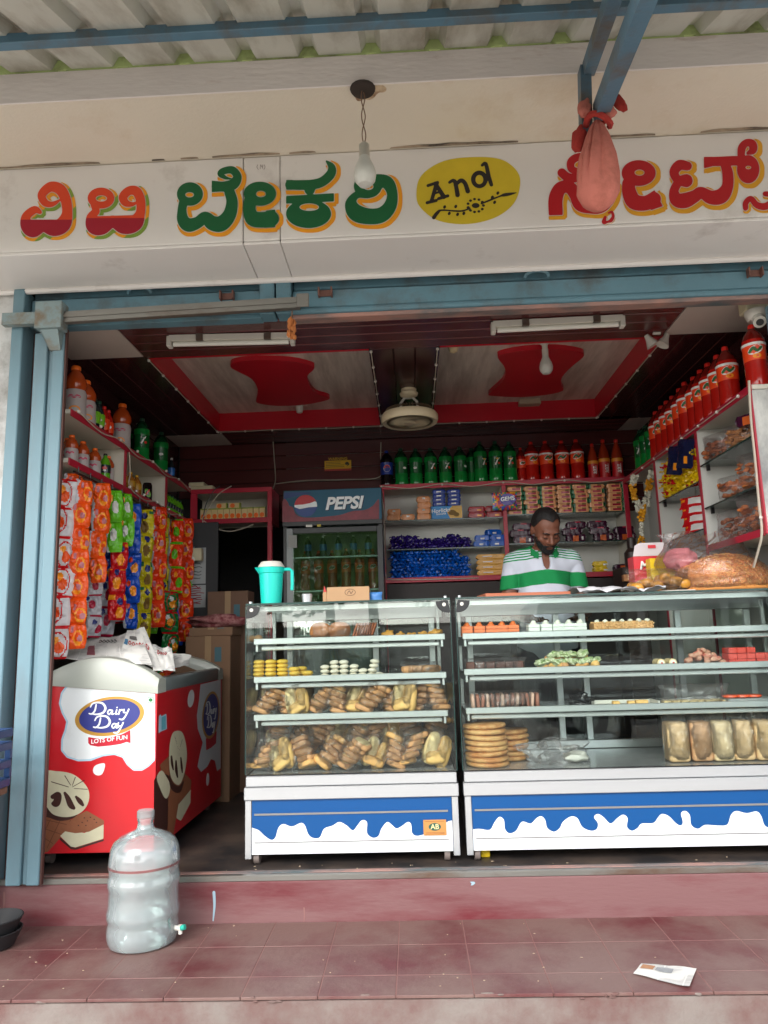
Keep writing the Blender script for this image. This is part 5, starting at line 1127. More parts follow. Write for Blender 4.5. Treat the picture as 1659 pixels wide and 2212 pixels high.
cb = [candy('wrapped_candy', foils['cobalt'], .042, i) for i in range(4)]; cp = [candy('wrapped_candy', foils['purple'], .042, i+5) for i in range(4)]; cyw = [candy('wrapped_candy', foils['lemon'], .056, i+9) for i in range(3)]; crd = [candy('wrapped_candy', foils['red'], .056, i+13) for i in range(2)]
xs0, xs1 = bx_(835, 5.50), bx_(1000, 5.50)
heap('wrapped_candy', cb, 'bright blue wrapped candy in the pile at the bottom of the back shelf', 'blue candies on the back shelf', xs0+.01, bx_(1003, 5.5), 5.50, 1.946, 8, 18, .042, lambda u: 1 if u < .88 else .75)
heap('wrapped_candy', cp, 'dark purple wrapped candy in the pile on the middle back shelf', 'purple candies on the back shelf', xs0+.01, bx_(1010, 5.5), 5.50, 2.166, 4, 19, .042, lambda u: .75+.25*math.sin(u*9) if u < .85 else .6)
heap('wrapped_candy', cyw+cyw+crd, 'yellow or red wrapped candy in the pile on the right glass shelf', 'yellow and red candies on the right shelf', 4.06, 4.70, 1.66, 2.330, 7, 13, .056, lambda u: .55+.6*math.sin(u*2.6+.3), axis='y')
def heap_stuff(nm, me, n, fx, label):
    src = [(v.co.copy()) for v in me.vertices]; fcs = [tuple(p.vertices) for p in me.polygons]; b = MB()
    for i in range(n):
        M_ = Matrix.Translation(fx(i)) @ Matrix.Rotation(ru(0, 6.28), 4, 'Z') @ Matrix.Rotation(ru(-.6, .6), 4, 'X'); b.add([M_ @ v for v in src], fcs)
    o = b.build(nm, [me.materials[0]], smooth=40); o['kind'] = 'stuff'; o['label'] = label; o['category'] = 'candy'
heap_stuff('candy_pile', cb[0], 60, lambda i: Vector((ru(xs0+.03, bx_(985, 5.5)), ru(5.535, 5.56), 1.96+.19*(i/60)**.6)), 'rear of the bright blue candy pile against the shelf back')
heap_stuff('candy_pile', cp[0], 36, lambda i: Vector((ru(xs0+.03, bx_(995, 5.5)), ru(5.535, 5.56), 2.18+.06*(i/36)**.6)), 'rear of the dark purple candy pile against the shelf back')
heap_stuff('candy_pile', cyw[0], 46, lambda i: Vector((ru(1.70, 1.76), 4.10+.55*(i/46), 2.345+ru(0, .16))), 'rear of the yellow candy pile against the right wall')
# boxes and roll packs on the shelves
def rollpack(nm, w_, d_, h_, mats, mf, seed):
    def f(u, v):
        a = 2*math.pi*u; e = min(1.36, 1/max(abs(math.cos(a)), abs(math.sin(a)))); k = 1 if .05 < v < .95 else .82 if .02 < v < .98 else .25
        n_ = 1+.05*mnoise.noise(Vector((u*7, v*6, seed)))
        return ((v-.5)*w_, -d_/2*math.cos(a)*e*.98*n_*(k if k > .5 else .9), h_/2+h_/2*math.sin(a)*e*.98*k*n_)
    b = MB(); b.grid(f, 24, 20, cu=True, mf=mf); return b.mesh(nm, mats, 50)
bisc = [rollpack('biscuit_pack', .122, .06, .036, [foils['tan'], pgr, foils['magenta'], pbr], (lambda s: (lambda u, v: (1 if (v < .16 if s else v > .84) else 2 if .3 < v < .75 and .9 < u*1 % 1 + .0 or (.93 < u or u < .05) and .3 < v < .8 else 3 if .55 < v < .8 and u < .12 else 0)))(s), s) for s in (0, 1)]
cx = [820, 868, 918, 968, 1018, 1062, 1112]
xcol = [bx_((1530+.645*x)/1.85172, 5.50) for x in (815, 915, 1015, 1120, 1215, 1315, 1430)]
for c_, xq in enumerate(xcol):
    for r_ in range(6 if c_ not in (4,) else 6):
        o = put('biscuit_pack', bisc[1 if (c_+r_*(1 if c_ in (1, 4, 5) else 0)) % 3 else 0], None, (xq+ru(-.004, .004), 5.50+ru(-.008, .008), 2.401+.0355*r_), ru(-.04, .04))
        tag(o, f'tan and green biscuit pack, {ORD[r_]} from the bottom in the {ORD[c_]} stack from the left', 'biscuit pack', 'biscuit packs stacked on the back shelf')
def stack(nm, meshes, xq, y, z, n, dh, label, cat, grp, rz=0):
    for k in range(n):
        o = put(nm, meshes[k % len(meshes)], None, (xq+ru(-.004, .004), y+ru(-.006, .006), z+dh*k), rz+ru(-.06, .06)); tag(o, label.format(ORD[k]) if '{}' in label else label, cat, grp)
copp = [rollpack('foil_pack', .105, .06, .046, [foils['copper'], pwh], lambda u, v: 0, 3), rollpack('foil_pack', .105, .06, .046, [foils['copper'], pwh], lambda u, v: 1 if .4 < v < .6 and u < .1 else 0, 4)]
ZG = 2.387
sxl = lambda zx_, y=5.5: bx_((1530+.645*zx_)/1.85172, y)
stack('foil_pack', copp, sxl(66), 5.5, ZG, 2, .042, 'copper foil pack, {} from the bottom at the left shelf end', 'foil pack', 'copper foil packs')
stack('foil_pack', copp[1:], sxl(148), 5.5, ZG, 1, .04, 'single copper foil pack lying between two copper stacks', 'foil pack', 'copper foil packs')
stack('foil_pack', copp, sxl(250), 5.5, ZG, 4, .044, 'copper foil pack, {} from the bottom in the stack of four', 'foil pack', 'copper foil packs')
hz = thing('biscuit_box', 'blue and gold biscuit box under two stacks of dark blue packs', 'box', (sxl(390), 5.5, ZG))
hm = [packmat('box_sky', (34, 130, 196), .35), packmat('box_gold', (206, 160, 60), .3), pwhite]
b = MB(); b.box(-.118, .118, -.03, .03, 0, .098, 0, .003); b.build('box_body', [hm[0]], hz)
s_ = Sh(-.12, .12, 0, .1, .006).poly([(.02, .002), (.115, .002), (.115, .096), (.04, .096), (.0, .05)]); s_.mb(lambda x, y: (x, -.0312, y)).build('gold_print', [hm[1]], hz, smooth=0)
Sh(-.12, .12, 0, .1, .005).ell(.04, .045, .03, .02).ell(.07, .03, .022, .016).mb(lambda x, y: (x, -.0318, y)).build('biscuit_print', [pbr], hz, smooth=0)
text_mb('Horlicks', lambda x, y: (-.045+x, -.0318, .062+y+x*.08), .042, .02).build('box_lettering', [pwhite], hz, smooth=0); text_mb('biscuits', lambda x, y: (-.045+x, -.0318, .038+y+x*.08), .024, .015).build('box_lettering', [pwhite], hz, smooth=0)
dblu = [rollpack('biscuit_pack', .10, .06, .033, [packmat('foil_royal', (18, 52, 140)), pwh], lambda u, v: 1 if .3 < v < .65 and (u < .04 or u > .97) else 0, 5)]
for k, zx_ in enumerate((345, 438)): stack('biscuit_pack', dblu, sxl(zx_), 5.5, ZG+.099, 4, .031, 'dark blue pack, {} from the bottom in the '+('left' if k == 0 else 'right')+' stack on the biscuit box', 'biscuit pack', 'dark blue packs on the box')
redp_ = [rollpack('biscuit_pack', .13, .06, .045, [packmat('foil_deep_red', (150, 20, 34)), psun], lambda u, v: 1 if .5 < v < .75 and (u > .9) else 0, 6)]
for k, (zx_, n) in enumerate(((575, 2), (680, 2))): stack('biscuit_pack', redp_, sxl(zx_), 5.5, ZG, n, .042, 'deep red pack, {} layer, '+('left' if k == 0 else 'right')+' pair below the sweets bag', 'biscuit pack', 'deep red packs')
gm_ = thing('sweets_bag', 'multicoloured sweets bag with a purple oval hung on the shelf divider', 'sweets bag', (sxl(750, 5.42), 5.425, 2.43))
cols = [packmat('gem_'+str(i), c) for i, c in enumerate(((206, 60, 40), (40, 140, 80), (226, 160, 40), (150, 40, 120), (40, 100, 180), (230, 110, 40)))]
random.seed(3); tbl = {}
def gmf(u, v):
    return tbl.setdefault((int(u*14), int(v*10)), random.randrange(6))
put('bag_body', pillow(.195, .135, .03, cols+[foils['silver']], gmf, 2, 14, 10, .05), gm_)
s_ = Sh(-.1, .1, -.07, .07, .005).ell(.02, 0, .06, .045).mb(lambda x, y: (x, -.024, .075+y)).build('purple_oval', [packmat('oval_violet', (60, 34, 150))], gm_, smooth=0)
text_mb('GEMS', lambda x, y: (.02+x, -.0248, .08+y+x*.1), .042, .03).build('bag_lettering', [pwhite], gm_, smooth=0)
blp = [rollpack('biscuit_pack', .12, .06, .045, [foils['cobalt'], pwh], lambda u, v: 1 if .35 < v < .6 and u > .93 else 0, 8)]
for k, (zx_, dz, rz_) in enumerate(((590, 0, .1), (690, 0, -.1), (600, .043, .05), (695, .043, .15), (668, .083, .35))): tag(put('biscuit_pack', blp[0], None, (sxl(zx_), 5.5, 2.167+dz), rz_), f'bright blue pack, {ORD[k]} of the loose pile beside the purple candies', 'biscuit pack', 'bright blue packs')
gb = [rollpack('gold_box', .235, .06, .042, [foils['gold'], pwh], lambda u, v: 1 if u < .05 and .2 < v < .5 else 0, 9)]
stack('gold_box', gb, sxl(650), 5.5, 1.947, 4, .040, 'gold foil pack, {} from the bottom beside the blue candies', 'foil pack', 'gold foil packs')
dpk = [rollpack('cookie_pack', .15, .065, .055, [foils['dpurple'], foils['copper'], pwh, packmat('foil_amber', (196, 92, 40))], lambda u, v: (3 if .28 < v < .62 and (u > .88 or u < .10) else 2 if .75 < v < .86 and (u > .9 or u < .06) else 0), 11), rollpack('cookie_pack', .15, .065, .055, [foils['dpurple'], foils['magenta']], lambda u, v: 1 if .4 < v < .7 and .1 < u < .2 else 0, 12)]
lay = [(0, (850, 1010, 1170, 1340, 1475)), (1, (830, 960, 1150, 1320, 1470)), (2, (850, 990, 1180, 1310))]
for l_, xs_ in lay:
    for k, zx_ in enumerate(xs_): tag(put('cookie_pack', dpk[0 if l_ == 0 else 1], None, (sxl(zx_), 5.5+.01*l_, 2.182+.05*l_), ru(-.08, .08)), f'dark purple cookie pack, {["bottom", "middle", "top"][l_]} layer, {ORD[k]} from the left behind the man', 'cookie pack', 'dark purple cookie packs')
ylp = [rollpack('soap_pack', .105, .06, .042, [foils['lemon'], pwh], lambda u, v: 1 if v > .7 and u > .9 else 0, 14)]
stack('soap_pack', ylp, sxl(1300), 5.49, 1.947, 2, .040, 'yellow pack, {} from the bottom beside the man on the lowest shelf', 'pack', 'yellow packs')
tag(put('cookie_pack', dpk[0], None, (sxl(1445), 5.49, 1.947), .0), 'dark cookie pack alone on the lowest shelf right of the yellow packs', 'cookie pack')
o = put('cookie_pack', dpk[1], None, (sxl(1500), 5.53, 1.99), (0, 1.4, .2)); tag(o, 'dark cookie pack standing on end at the right of the lowest shelf', 'cookie pack')
# juice cartons in the corner shelf
jc = MB(); jc.box(-.021, .021, -.016, .016, 0, .085, 0, .002); jm = jc.mesh('juice_carton', [packmat('carton_cream', (222, 196, 140), .4)], 0)
jp = MB(); Sh(-.025, .025, 0, .09, .004).ell(0, .026, .017, .018).mb(lambda x, y: (x, -.0168, y), jp); jpm = jp.mesh('fruit_print', [packmat('carton_orange', (240, 110, 30), .4)], 0); jt = MB().box(-.0212, .0212, -.0165, .0165, .076, .0856).mesh('carton_top', [packmat('carton_lime', (150, 160, 60), .4)], 0)
for k in range(11):
    o = thing('juice_carton', f'{ORD[k]} small juice carton from the left in the corner shelf', 'juice carton', (-1.535+.0445*k, 5.345+ru(-.004, .004), 2.4155), ru(-.1, .1), 'juice cartons in the corner shelf')
    put('carton_body', jm, o); put('fruit_print', jpm, o); put('carton_top', jt, o)
for k in range(2):
    o = thing('juice_carton', ['juice carton lying on top of the row, left one', 'juice carton lying on top of the row, right one'][k], 'juice carton', (-1.44+.10*k, 5.35, 2.519), (0, 1.57, 0), 'juice cartons in the corner shelf'); put('carton_body', jm, o); put('fruit_print', jpm, o); put('carton_top', jt, o)
# ================================================================ FOOD IN THE CASES
film = glassy('cling_film', (250, 250, 250), body=.035, body_rgb=(250, 250, 250), rough=.2, gain=.9, base=.02, bump=1.0, bs=22)
bagf = glassy('poly_bag', (250, 248, 248), body=.06, body_rgb=(246, 242, 244), rough=.25, gain=.75, base=.02, bump=1.0, bs=14)
def food(n, c, v=.25, r=.6, bump=.3, bs=60, **k): return mat(n, c, r, var=v, vs=18, bump=bump, bs=bs, **k)
crust, pale, brown_, golden = food('bun_crust', (226, 170, 102)), food('bun_pale', (240, 208, 152)), food('bun_brown', (208, 152, 102)), food('bun_golden', (236, 186, 112))
def bread(w_, d_, h_, seed, m, ex=.7):
    def f(u, v):
        a = 2*math.pi*u; t = math.pi*v; c_, s_ = math.cos(a), math.sin(a)
        sg_ = lambda x, e: math.copysign(abs(x)**e, x)
        n_ = 1+.07*mnoise.noise(Vector((c_*2+seed, s_*2, v*4)))
        return (w_/2*sg_(c_, ex)*math.sin(t)**ex*n_, d_/2*sg_(s_, ex)*math.sin(t)**ex*n_, -h_/2*sg_(math.cos(t), ex)*n_)
    return MB().grid(f, 16, 10, cu=True).mesh('bread', [m], 60)
BR = [bread(.092, .062, .052, 1, crust, .8), bread(.10, .05, .046, 2, pale, .8), bread(.086, .05, .055, 3, golden, .6), bread(.105, .05, .038, 4, brown_, .6), bread(.08, .066, .05, 5, pale, .85), bread(.11, .045, .042, 6, crust, .6)]
FILM = [pillow(.105, .155, .085, [film, film], lambda u, v: 0, 20+i, 10, 12, .06) for i in range(3)]
def slab(w_, d_, h_, seed):
    """slice or bun half: pale faces, crust round the rim"""
    def f(u, v):
        a = 2*math.pi*u; t = math.pi*v; sg_ = lambda x, e: math.copysign(abs(x)**e, x)
        n_ = 1+.10*mnoise.noise(Vector((math.cos(a)*1.6+seed, math.sin(a)*1.6, 2)))
        return (w_/2*sg_(math.cos(a), .62)*math.sin(t)**.4*n_, d_/2*sg_(math.sin(a), .62)*math.sin(t)**.4*n_, -h_/2*sg_(math.cos(t), .5)+.003*mnoise.noise(Vector((math.cos(a)*3, math.sin(a)*3, seed))))
    return MB().grid(f, 20, 12, cu=True, mf=lambda u, v: 1 if .16 < v < .84 else 0).mesh('bread', [pale if seed % 3 else golden, crust if seed % 2 else brown_], 60)
SL_ = [slab(.085, .07, .026, i) for i in range(6)]; LB_ = [bread(.062, .055, .135, 60+i, [golden, crust, pale][i], .75) for i in range(3)]
FILM = [pillow(.118, .165, .105, [film, film], lambda u, v: 0, 20+i, 18, 22, .05, 2.2) for i in range(3)]
def bagproto(seed):
    random.seed(seed); root = put('bun_bag', None); kind = seed % 3
    if kind < 2:
        tl = ru(-.35, .35)
        for k in range(5): put('bun_slice', random.choice(SL_), root, (ru(-.005, .005)+.010*(k-2)*(1 if kind else -1), ru(-.006, .006), .022+.0265*k), (ru(-.12, .12), tl+ru(-.12, .12), ru(-.3, .3)))
    else:
        for k in range(2): put('bun', LB_[(seed+k) % 3], root, (-.026+.054*k, ru(-.008, .008), .072), (0, ru(-.12, .12), ru(0, 3)))
        put('bun', BR[seed % 6], root, (0, -.02, .04), (ru(-.3, .3), ru(-.4, .4), 0))
    put('plastic_wrapper', FILM[seed % 3], root, (0, 0, 0))
    return root
bags = [bagproto(40+i) for i in range(7)]; random.seed(11)
def setbag(i, x, y, z, roll, label, grp, sc=1.0, rz=0):
    o = place(bags[i % 7], (x, y, z), (ru(-.2, .05), roll, rz+ru(-.3, .3)), label, 'bread bag', grp); o.scale = (sc, sc, sc); return o
for k in range(11): setbag(k*2+k//3, -.715+.0815*k, 3.545+.03*(k % 2), 1.166, (.35, .3, -.1, .42, .3, .5, .35, .4, .2, .12, .05)[k], f'{ORD[k]} bag of buns from the left on the third shelf of the narrow case', 'bun bags on the third shelf', ru(.96, 1.06))
for k in range(8): setbag(k*3+1, -.68+.108*k, 3.68, 1.166, ru(-.3, .5), f'{ORD[k]} bag of buns from the left in the rear row of the third shelf', 'bun bags on the third shelf', ru(1.0, 1.08))
for k in range(9): setbag(k+3, -.715+.0975*k, 3.52+ru(-.01, .01), .924, ru(-.4, .5), f'{ORD[k]} bun bag from the left in the front row on the case floor', 'bun bags on the case floor', ru(1.0, 1.12))
for k in range(9): setbag(k+5, -.69+.096*k, 3.62+ru(-.01, .01), .99, ru(-.2, .6), f'{ORD[k]} bun bag from the left in the heaped second row on the case floor', 'bun bags on the case floor', ru(1.05, 1.15))
for k in range(8): setbag(k+1, -.67+.105*k, 3.74+ru(-.02, .02), .96, ru(-.4, .6), f'{ORD[k]} bun bag from the left in the rear row on the case floor', 'bun bags on the case floor', ru(.95, 1.05))
def C6x(zx_, y): return at((980+.4943*zx_)/1.85172, 1440, Y=y).x
ck = MB().lathe([(.02, 0), (.026, .003), (.0275, .009), (.024, .016), (.012, .019), (.001, .019)], 16).mesh('cookie', [food('yellow_cookie', (222, 182, 70))], 60)
wk = MB().ell((0, 0, .0105), (.0225, .0225, .0108), 0, 14, 8).mesh('cookie', [food('white_cookie', (226, 218, 200), .08)], 60)
n = 0
for c_, (zx_, hh) in enumerate(((112, 5), (208, 5), (304, 5), (400, 3), (446, 3), (505, 2))):
    for k in range(hh): tag(put('cookie', ck, None, (C6x(zx_, 3.52)+ru(-.002, .002), 3.52+(.05 if c_ == 4 else 0)+ru(-.002, .002), 1.336+.0185*k), ru(0, 6)), f'yellow cookie, {ORD[k]} from the bottom of the {ORD[c_]} stack from the left', 'cookie', 'yellow cookie stacks')
for c_, (zx_, hh) in enumerate(((645, 3), (727, 4), (803, 4), (880, 3), (948, 2), (1020, 4), (1086, 1))):
    for k in range(hh): tag(put('cookie', wk, None, (C6x(zx_, 3.52)+ru(-.002, .002)+(.006*k if c_ > 3 else 0), 3.52+ru(-.002, .002), 1.336+.0205*k), (ru(-.08, .08), ru(-.12, .12), 0)), f'white round cookie, {ORD[k]} from the bottom of the {ORD[c_]} column from the left', 'cookie', 'white cookie columns')
t = thing('bun_pack', 'clear pack with two large round brown buns on the top shelf', 'bun pack', (C6x(700, 3.53), 3.53, 1.511))
for sx_ in (-1, 1): o = put('bun', bread(.108, .05, .082, 7+sx_, food('round_bun', (188, 118, 68)), .85), t, (sx_*.046-.005, 0, .045), (0, 0, sx_*.15))
put('plastic_wrapper', pillow(.215, .098, .075, [film, film], lambda u, v: 0, 5, 14, 8, .05), t)
t = thing('rusk_pack', 'clear pack of thin brown rusks beside the round buns', 'rusk pack', (C6x(975, 3.53), 3.53, 1.511))
for k in range(8): put('rusk', bread(.012, .07, .078, k, food('rusk', (150, 86, 56)), .5), t, (-.044+.0125*k, 0, .042), (0, .35, 0))
put('plastic_wrapper', pillow(.125, .095, .09, [film, film], lambda u, v: 0, 6, 10, 8, .05), t)
frm = food('fritter', (196, 140, 52), .35)
for k, (zx_, s_) in enumerate(((1170, .034), (1268, .026), (1356, .024), (1452, .028), (1556, .036))): tag(MB().ell((0, 0, s_*.5), (s_*.9, s_*.7, s_*.62), 0, 14, 10, .6, k).build('fritter', [frm], None, (C6x(zx_, 3.53), 3.53, 1.511), 0, 60), f'{ORD[k]} golden fritter from the left at the right end of the top shelf', 'fritter', 'fritters on the top shelf')
tag(MB().ell((0, 0, .018), (.022, .022, .018), 0, 12, 8, .1).build('bun', [food('tan_bun', (206, 160, 112))], None, (C6x(108, 3.6), 3.6, 1.511)), 'single small tan bun at the left end of the top shelf', 'bun')
t = thing('roll_tray', 'low tray of brown rolls in film at the right of the second shelf', 'tray', (C6x(1400, 3.55), 3.55, 1.336))
board(t, 'tray_base', (-.10, .12, -.04, .04, 0, .008), wht); [put('roll', BR[3], t, (-.03+.045*k, 0, .028), (0, 0, .6)) for k in range(3)]; put('plastic_wrapper', pillow(.2, .06, .1, [film, film], lambda u, v: 0, 8, 12, 6, .05), t, (.01, 0, .004))
# --- wide case
def C7x(zx_, y): return at((1830+.7487*zx_)/1.85172, 1440, Y=y).x
def pastry(nm, x, y, z, m, mc, label, grp, lines):
    t = thing(nm, label, 'pastry', (x, y, z), 0, grp)
    for k in range(3): MB().box(-.0262, .0262, -.04, .045, .0005+.0165*k, .016+.0165*k, 0, .002).build('sponge_layer', [m], t)
    b = MB(); b.ell((0, -.015, .053), (.016, .016, .008), 0, 10, 6, .2, 1); b.ell((.001, -.015, .060), (.010, .010, .008), 0, 10, 6, .2, 2); b.build('cream_rosette', [mc], t, smooth=60); return t
po, pc_, pw_, pwc = food('orange_sponge', (240, 132, 80), .08), food('orange_cream', (238, 124, 62), .1), food('white_sponge', (234, 238, 230), .05), food('white_cream', (236, 234, 220), .05)
for k, zx_ in enumerate((58, 124, 188, 246, 306)): pastry('pastry_slice', C7x(zx_, 3.53), 3.53, 1.509, po, pc_, f'{ORD[k]} orange pastry slice from the left on the top shelf', 'orange pastry slices', 0)
for k, zx_ in enumerate((416, 482, 546, 606, 666)): pastry('pastry_slice', C7x(zx_, 3.53), 3.53, 1.509, pw_, pwc, f'{ORD[k]} white pastry slice from the left on the top shelf', 'white pastry slices', 0)
t = thing('nut_cake', 'long nut covered cake with white cream dots beside the white pastries', 'cake', (C7x(892, 3.54), 3.54, 1.509))
MB().box(-.138, .138, -.045, .05, 0, .048, 0, .006).build('cake_body', [food('nut_crumb', (208, 158, 104), .4, bump=.8, bs=120)], t)
b = MB(); random.seed(5)
for k in range(420): b.box(-.004, .004, -.0012, .0012, -.0025, .0025); L_ = len(b.v)-8; M_ = Matrix.Translation((ru(-.138, .138), -.046 if k % 3 else ru(-.045, .03), ru(.002, .047) if k % 3 else .049)) @ Matrix.Rotation(ru(0, 3), 4, 'Y') @ Matrix.Rotation(ru(-1, 1), 4, 'Z'); b.v[L_:] = [tuple(M_ @ Vector(v)) for v in b.v[L_:]]
o = b.build('nut_flakes', [food('nut_flake', (222, 176, 122), .4)], t); o['kind'] = 'stuff'
for k in range(7): MB().ell((-.115+.039*k, -.012, .054), (.012, .012, .009), 0, 10, 6, .3, k).build('cream_dot', [pwc], t, smooth=60)
t = thing('chocolate_tray', 'film wrapped tray of dark chocolate slices at the left of the second shelf', 'tray', (C7x(200, 3.55), 3.55, 1.346))
for k in range(6): MB().box(-.021, .021, -.04, .04, .006, .045, 0, .004).build('cake_slice', [food('choc_cake', (96, 56, 46))], t, (-.115+.045*k, 0, 0), ru(-.1, .1))
board(t, 'tray_base', (-.145, .145, -.05, .05, 0, .0055), wht); put('plastic_wrapper', pillow(.31, .062, .13, [bagf, bagf], lambda u, v: 0, 9, 16, 8, .05), t)
t = thing('cream_bun_heap', 'heap of cream buns dotted with green on the second shelf', 'cream buns', (C7x(590, 3.56), 3.56, 1.346))
random.seed(8); crg = food('green_cream', (206, 210, 176), .15, dirt=(120, 150, 80), damt=.5, dscale=40)
for k in range(15):
    l_ = 0 if k < 9 else 1; x = (-.125+.031*k) if l_ == 0 else (-.07+.03*(k-9)); put('bun', BR[k % 6], t, (x, ru(-.03, .03), .022+.034*l_), (ru(-.4, .4), ru(-.6, .6), ru(0, 3))).scale = (.75,)*3
    MB().ell((0, 0, 0), (.028, .024, .014), 0, 12, 8, .7, k).build('cream_topping', [crg], t, (x+ru(-.01, .01), -.034+ru(-.01, .01), .036+.034*l_), (ru(-.3, .3), ru(-.5, .5), 0))
for k, zx_ in enumerate((1078, 1140)):
    t = thing('cream_roll', ['left of two small cream rolls by the crumb heap', 'right of two small cream rolls by the crumb heap'][k], 'cream roll', (C7x(zx_, 3.54), 3.54, 1.346), 0, 'cream rolls')
    b = MB(); b.tube([(0, -.035, .0185), (0, .04, .0185)], .0185, 16); b.build('roll_body', [pale], t); MB().tube([(0, -.0362, .0185), (0, -.035, .0185)], .014, 14).build('cream_filling', [pwc], t); MB().ell((.002, -.0365, .018), (.005, .002, .004)).build('jam_dot', [MCAP], t)
t = thing('crumb_pastry_heap', 'pointed heap of pinkish crumb pastries on the second shelf', 'pastry heap', (C7x(1310, 3.56), 3.56, 1.346)); cr_ = food('crumb_pastry', (206, 156, 132), .4, dirt=(176, 70, 60), damt=.4, dscale=30)
for k in range(16): a = k*2.4; r_ = .09*(1-k/17); put('pastry_piece', BR[k % 6], t, (r_*math.cos(a), .4*r_*math.sin(a)-.01, .012+.055*(k/16)), (ru(-.5, .5), ru(-.6, .6), ru(0, 3))).scale = (.55,)*3
for ch in t.children: ch.data = ch.data.copy(); ch.data.materials[0] = cr_
rc = food('red_cake', (206, 72, 60), .12)
for r_ in range(3):
    for k in range(6 if r_ < 2 else 3): tag(MB().box(-.02, .02, -.035, .04, 0, .026, 0, .003).build('cake_slice', [rc], None, (C7x(1462, 3.53)+.0415*k, 3.53+ru(-.004, .004), 1.346+.0265*r_), ru(-.05, .05)), f'red cake slice, {ORD[k]} from the left in the {["bottom", "middle", "top"][r_]} layer', 'cake slice', 'red cake slices')
t = thing('sliced_cake', 'film wrapped row of upright pinkish brown cake slices on the third shelf', 'cake', (C7x(240, 3.54), 3.54, 1.172))
for k in range(14): put('cake_slice', bread(.018, .09, .072, k, food('sliced_brown' if k % 3 else 'sliced_pink', (150, 96, 78) if k % 3 else (206, 166, 146)), .45), t, (-.148+.0228*k, 0, .038), (0, ru(-.14, .14), 0))
put('plastic_wrapper', pillow(.345, .085, .12, [film, film], lambda u, v: 0, 10, 16, 8, .04), t)
t = thing('black_bag', 'small crumpled black plastic bag on the third shelf', 'plastic bag', (C7x(645, 3.58), 3.58, 1.172)); MB().ell((0, 0, .03), (.05, .04, .032), 0, 22, 16, .9, 3).build('bag_body', [mat('black_poly', (16, 18, 20), .18, var=.2, bump=.6, bs=40)], t, smooth=60)
t = thing('white_tray', 'shallow white tray with a few small yellow cakes on the third shelf', 'tray', (C7x(870, 3.58), 3.58, 1.172))
b = MB(); b.box(-.14, .14, -.06, .06, 0, .005); b.box(-.15, -.14, -.065, .065, .003, .022); b.box(.14, .15, -.065, .065, .003, .022); b.box(-.14, .14, .06, .066, .003, .02); b.build('tray_base', [wht], t)
for x in (-.04, .03, .075, .1): MB().box(-.016, .016, -.016, .016, .005, .022, 0, .003).build('small_cake', [golden], t, (x, -.02+.03*(x > .05), 0))
t = thing('film_covered_tray', 'film covered tray of flat biscuits right of the white tray', 'tray', (C7x(1250, 3.58), 3.58, 1.172))
for k in range(8): MB().box(-.016, .016, -.03, .03, 0, .014, 0, .003).build('biscuit', [pale], t, (-.13+.037*k, ru(-.01, .01), .003), ru(-.2, .2))
board(t, 'tray_base', (-.16, .16, -.06, .06, 0, .0025), wht); put('plastic_wrapper', pillow(.34, .09, .12, [bagf, bagf], lambda u, v: 0, 13, 16, 10, .05), t)
for k in range(3): tag(MB().lathe([(.03, 0), (.036, .004), (.034, .012), (.001, .014)], 18).build('orange_sweet', [food('orange_sweet', (232, 84, 30), .1, .35)], None, (C7x(1440+62*k, 3.56), 3.56, 1.196), 0), f'{ORD[k]} round bright orange sweet resting on the filmed tray end', 'sweet', 'orange sweets')
board(thing('sweet_plate', 'flat steel plate under the round orange sweets', 'plate', (C7x(1520, 3.56), 3.56, 1.172)), 'plate', (-.10, .12, -.05, .05, 0, .0235), alu)
fbm = food('flat_bread', (216, 170, 112), .2, dirt=(184, 120, 66), damt=.5, dscale=14)
def D3x(zx_, y): return at((1780+.7788*zx_)/1.85172, 1620, Y=y).x
fbs = [MB().lathe([(.085, 0), (.098, .005), (.101, .012), (.096, .020), (.07, .0235), (.001, .0235)], 26).xf(Matrix.Rotation(.02*i, 4, 'X')).mesh('flat_bread', [fbm], 60) for i in range(3)]
for s_, (zx_, y, nn) in enumerate(((212, 3.54, 8), (325, 3.70, 6))):
    for k in range(nn): tag(put('flat_bread', fbs[k % 3], None, (D3x(zx_, y)+ru(-.005, .005), y+ru(-.004, .004), .923+.0238*k), (ru(-.02, .02), ru(-.03, .03), ru(0, 6))), f'round flat bread, {ORD[k]} from the bottom of the {["left front", "right rear"][s_]} stack', 'flat bread', 'stacks of flat bread')
t = thing('clear_bag', 'crumpled clear plastic bag lying on the floor of the wide case', 'plastic bag', (D3x(600, 3.58), 3.58, .923))
MB().ell((-.03, 0, .045), (.13, .06, .055), 0, 40, 26, 1.1, 4).build('bag_body', [bagf], t, smooth=60); MB().ell((.06, -.01, .024), (.055, .05, .024), 0, 20, 12, .5, 7).build('white_content', [wht], t, smooth=60)
lf = [food('loaf_crust', (240, 198, 148), .1), food('loaf_brown', (222, 168, 124), .1), food('loaf_pale', (246, 214, 168), .08)]
for k, (zx_, m) in enumerate(((1190, 0), (1312, 1), (1414, 2), (1524, 0), (1632, 0), (1742, 2), (1852, 1))):
    t = thing('bread_loaf', f'{ORD[k]} bagged sandwich loaf from the left, standing at the right', 'bread loaf', (D3x(zx_, 3.53), 3.53+.008*(k % 2), .923), ru(-.08, .08), 'bagged sandwich loaves')
    MB().box(-.047, .047, -.05, .05, .002, .176, 0, .014).build('loaf', [lf[m]], t, smooth=50); put('plastic_wrapper', pillow(.118, .205, .20, [film, film], lambda u, v: 0, 30+k, 10, 14, .03), t, (0, 0, .001))
    MB().grid(lambda u, v: ((u-.5)*.07*(.4+v), .012*math.sin(u*12+k), .176+.03*v), 10, 3).build('bag_tail', [bagf], t, smooth=60)
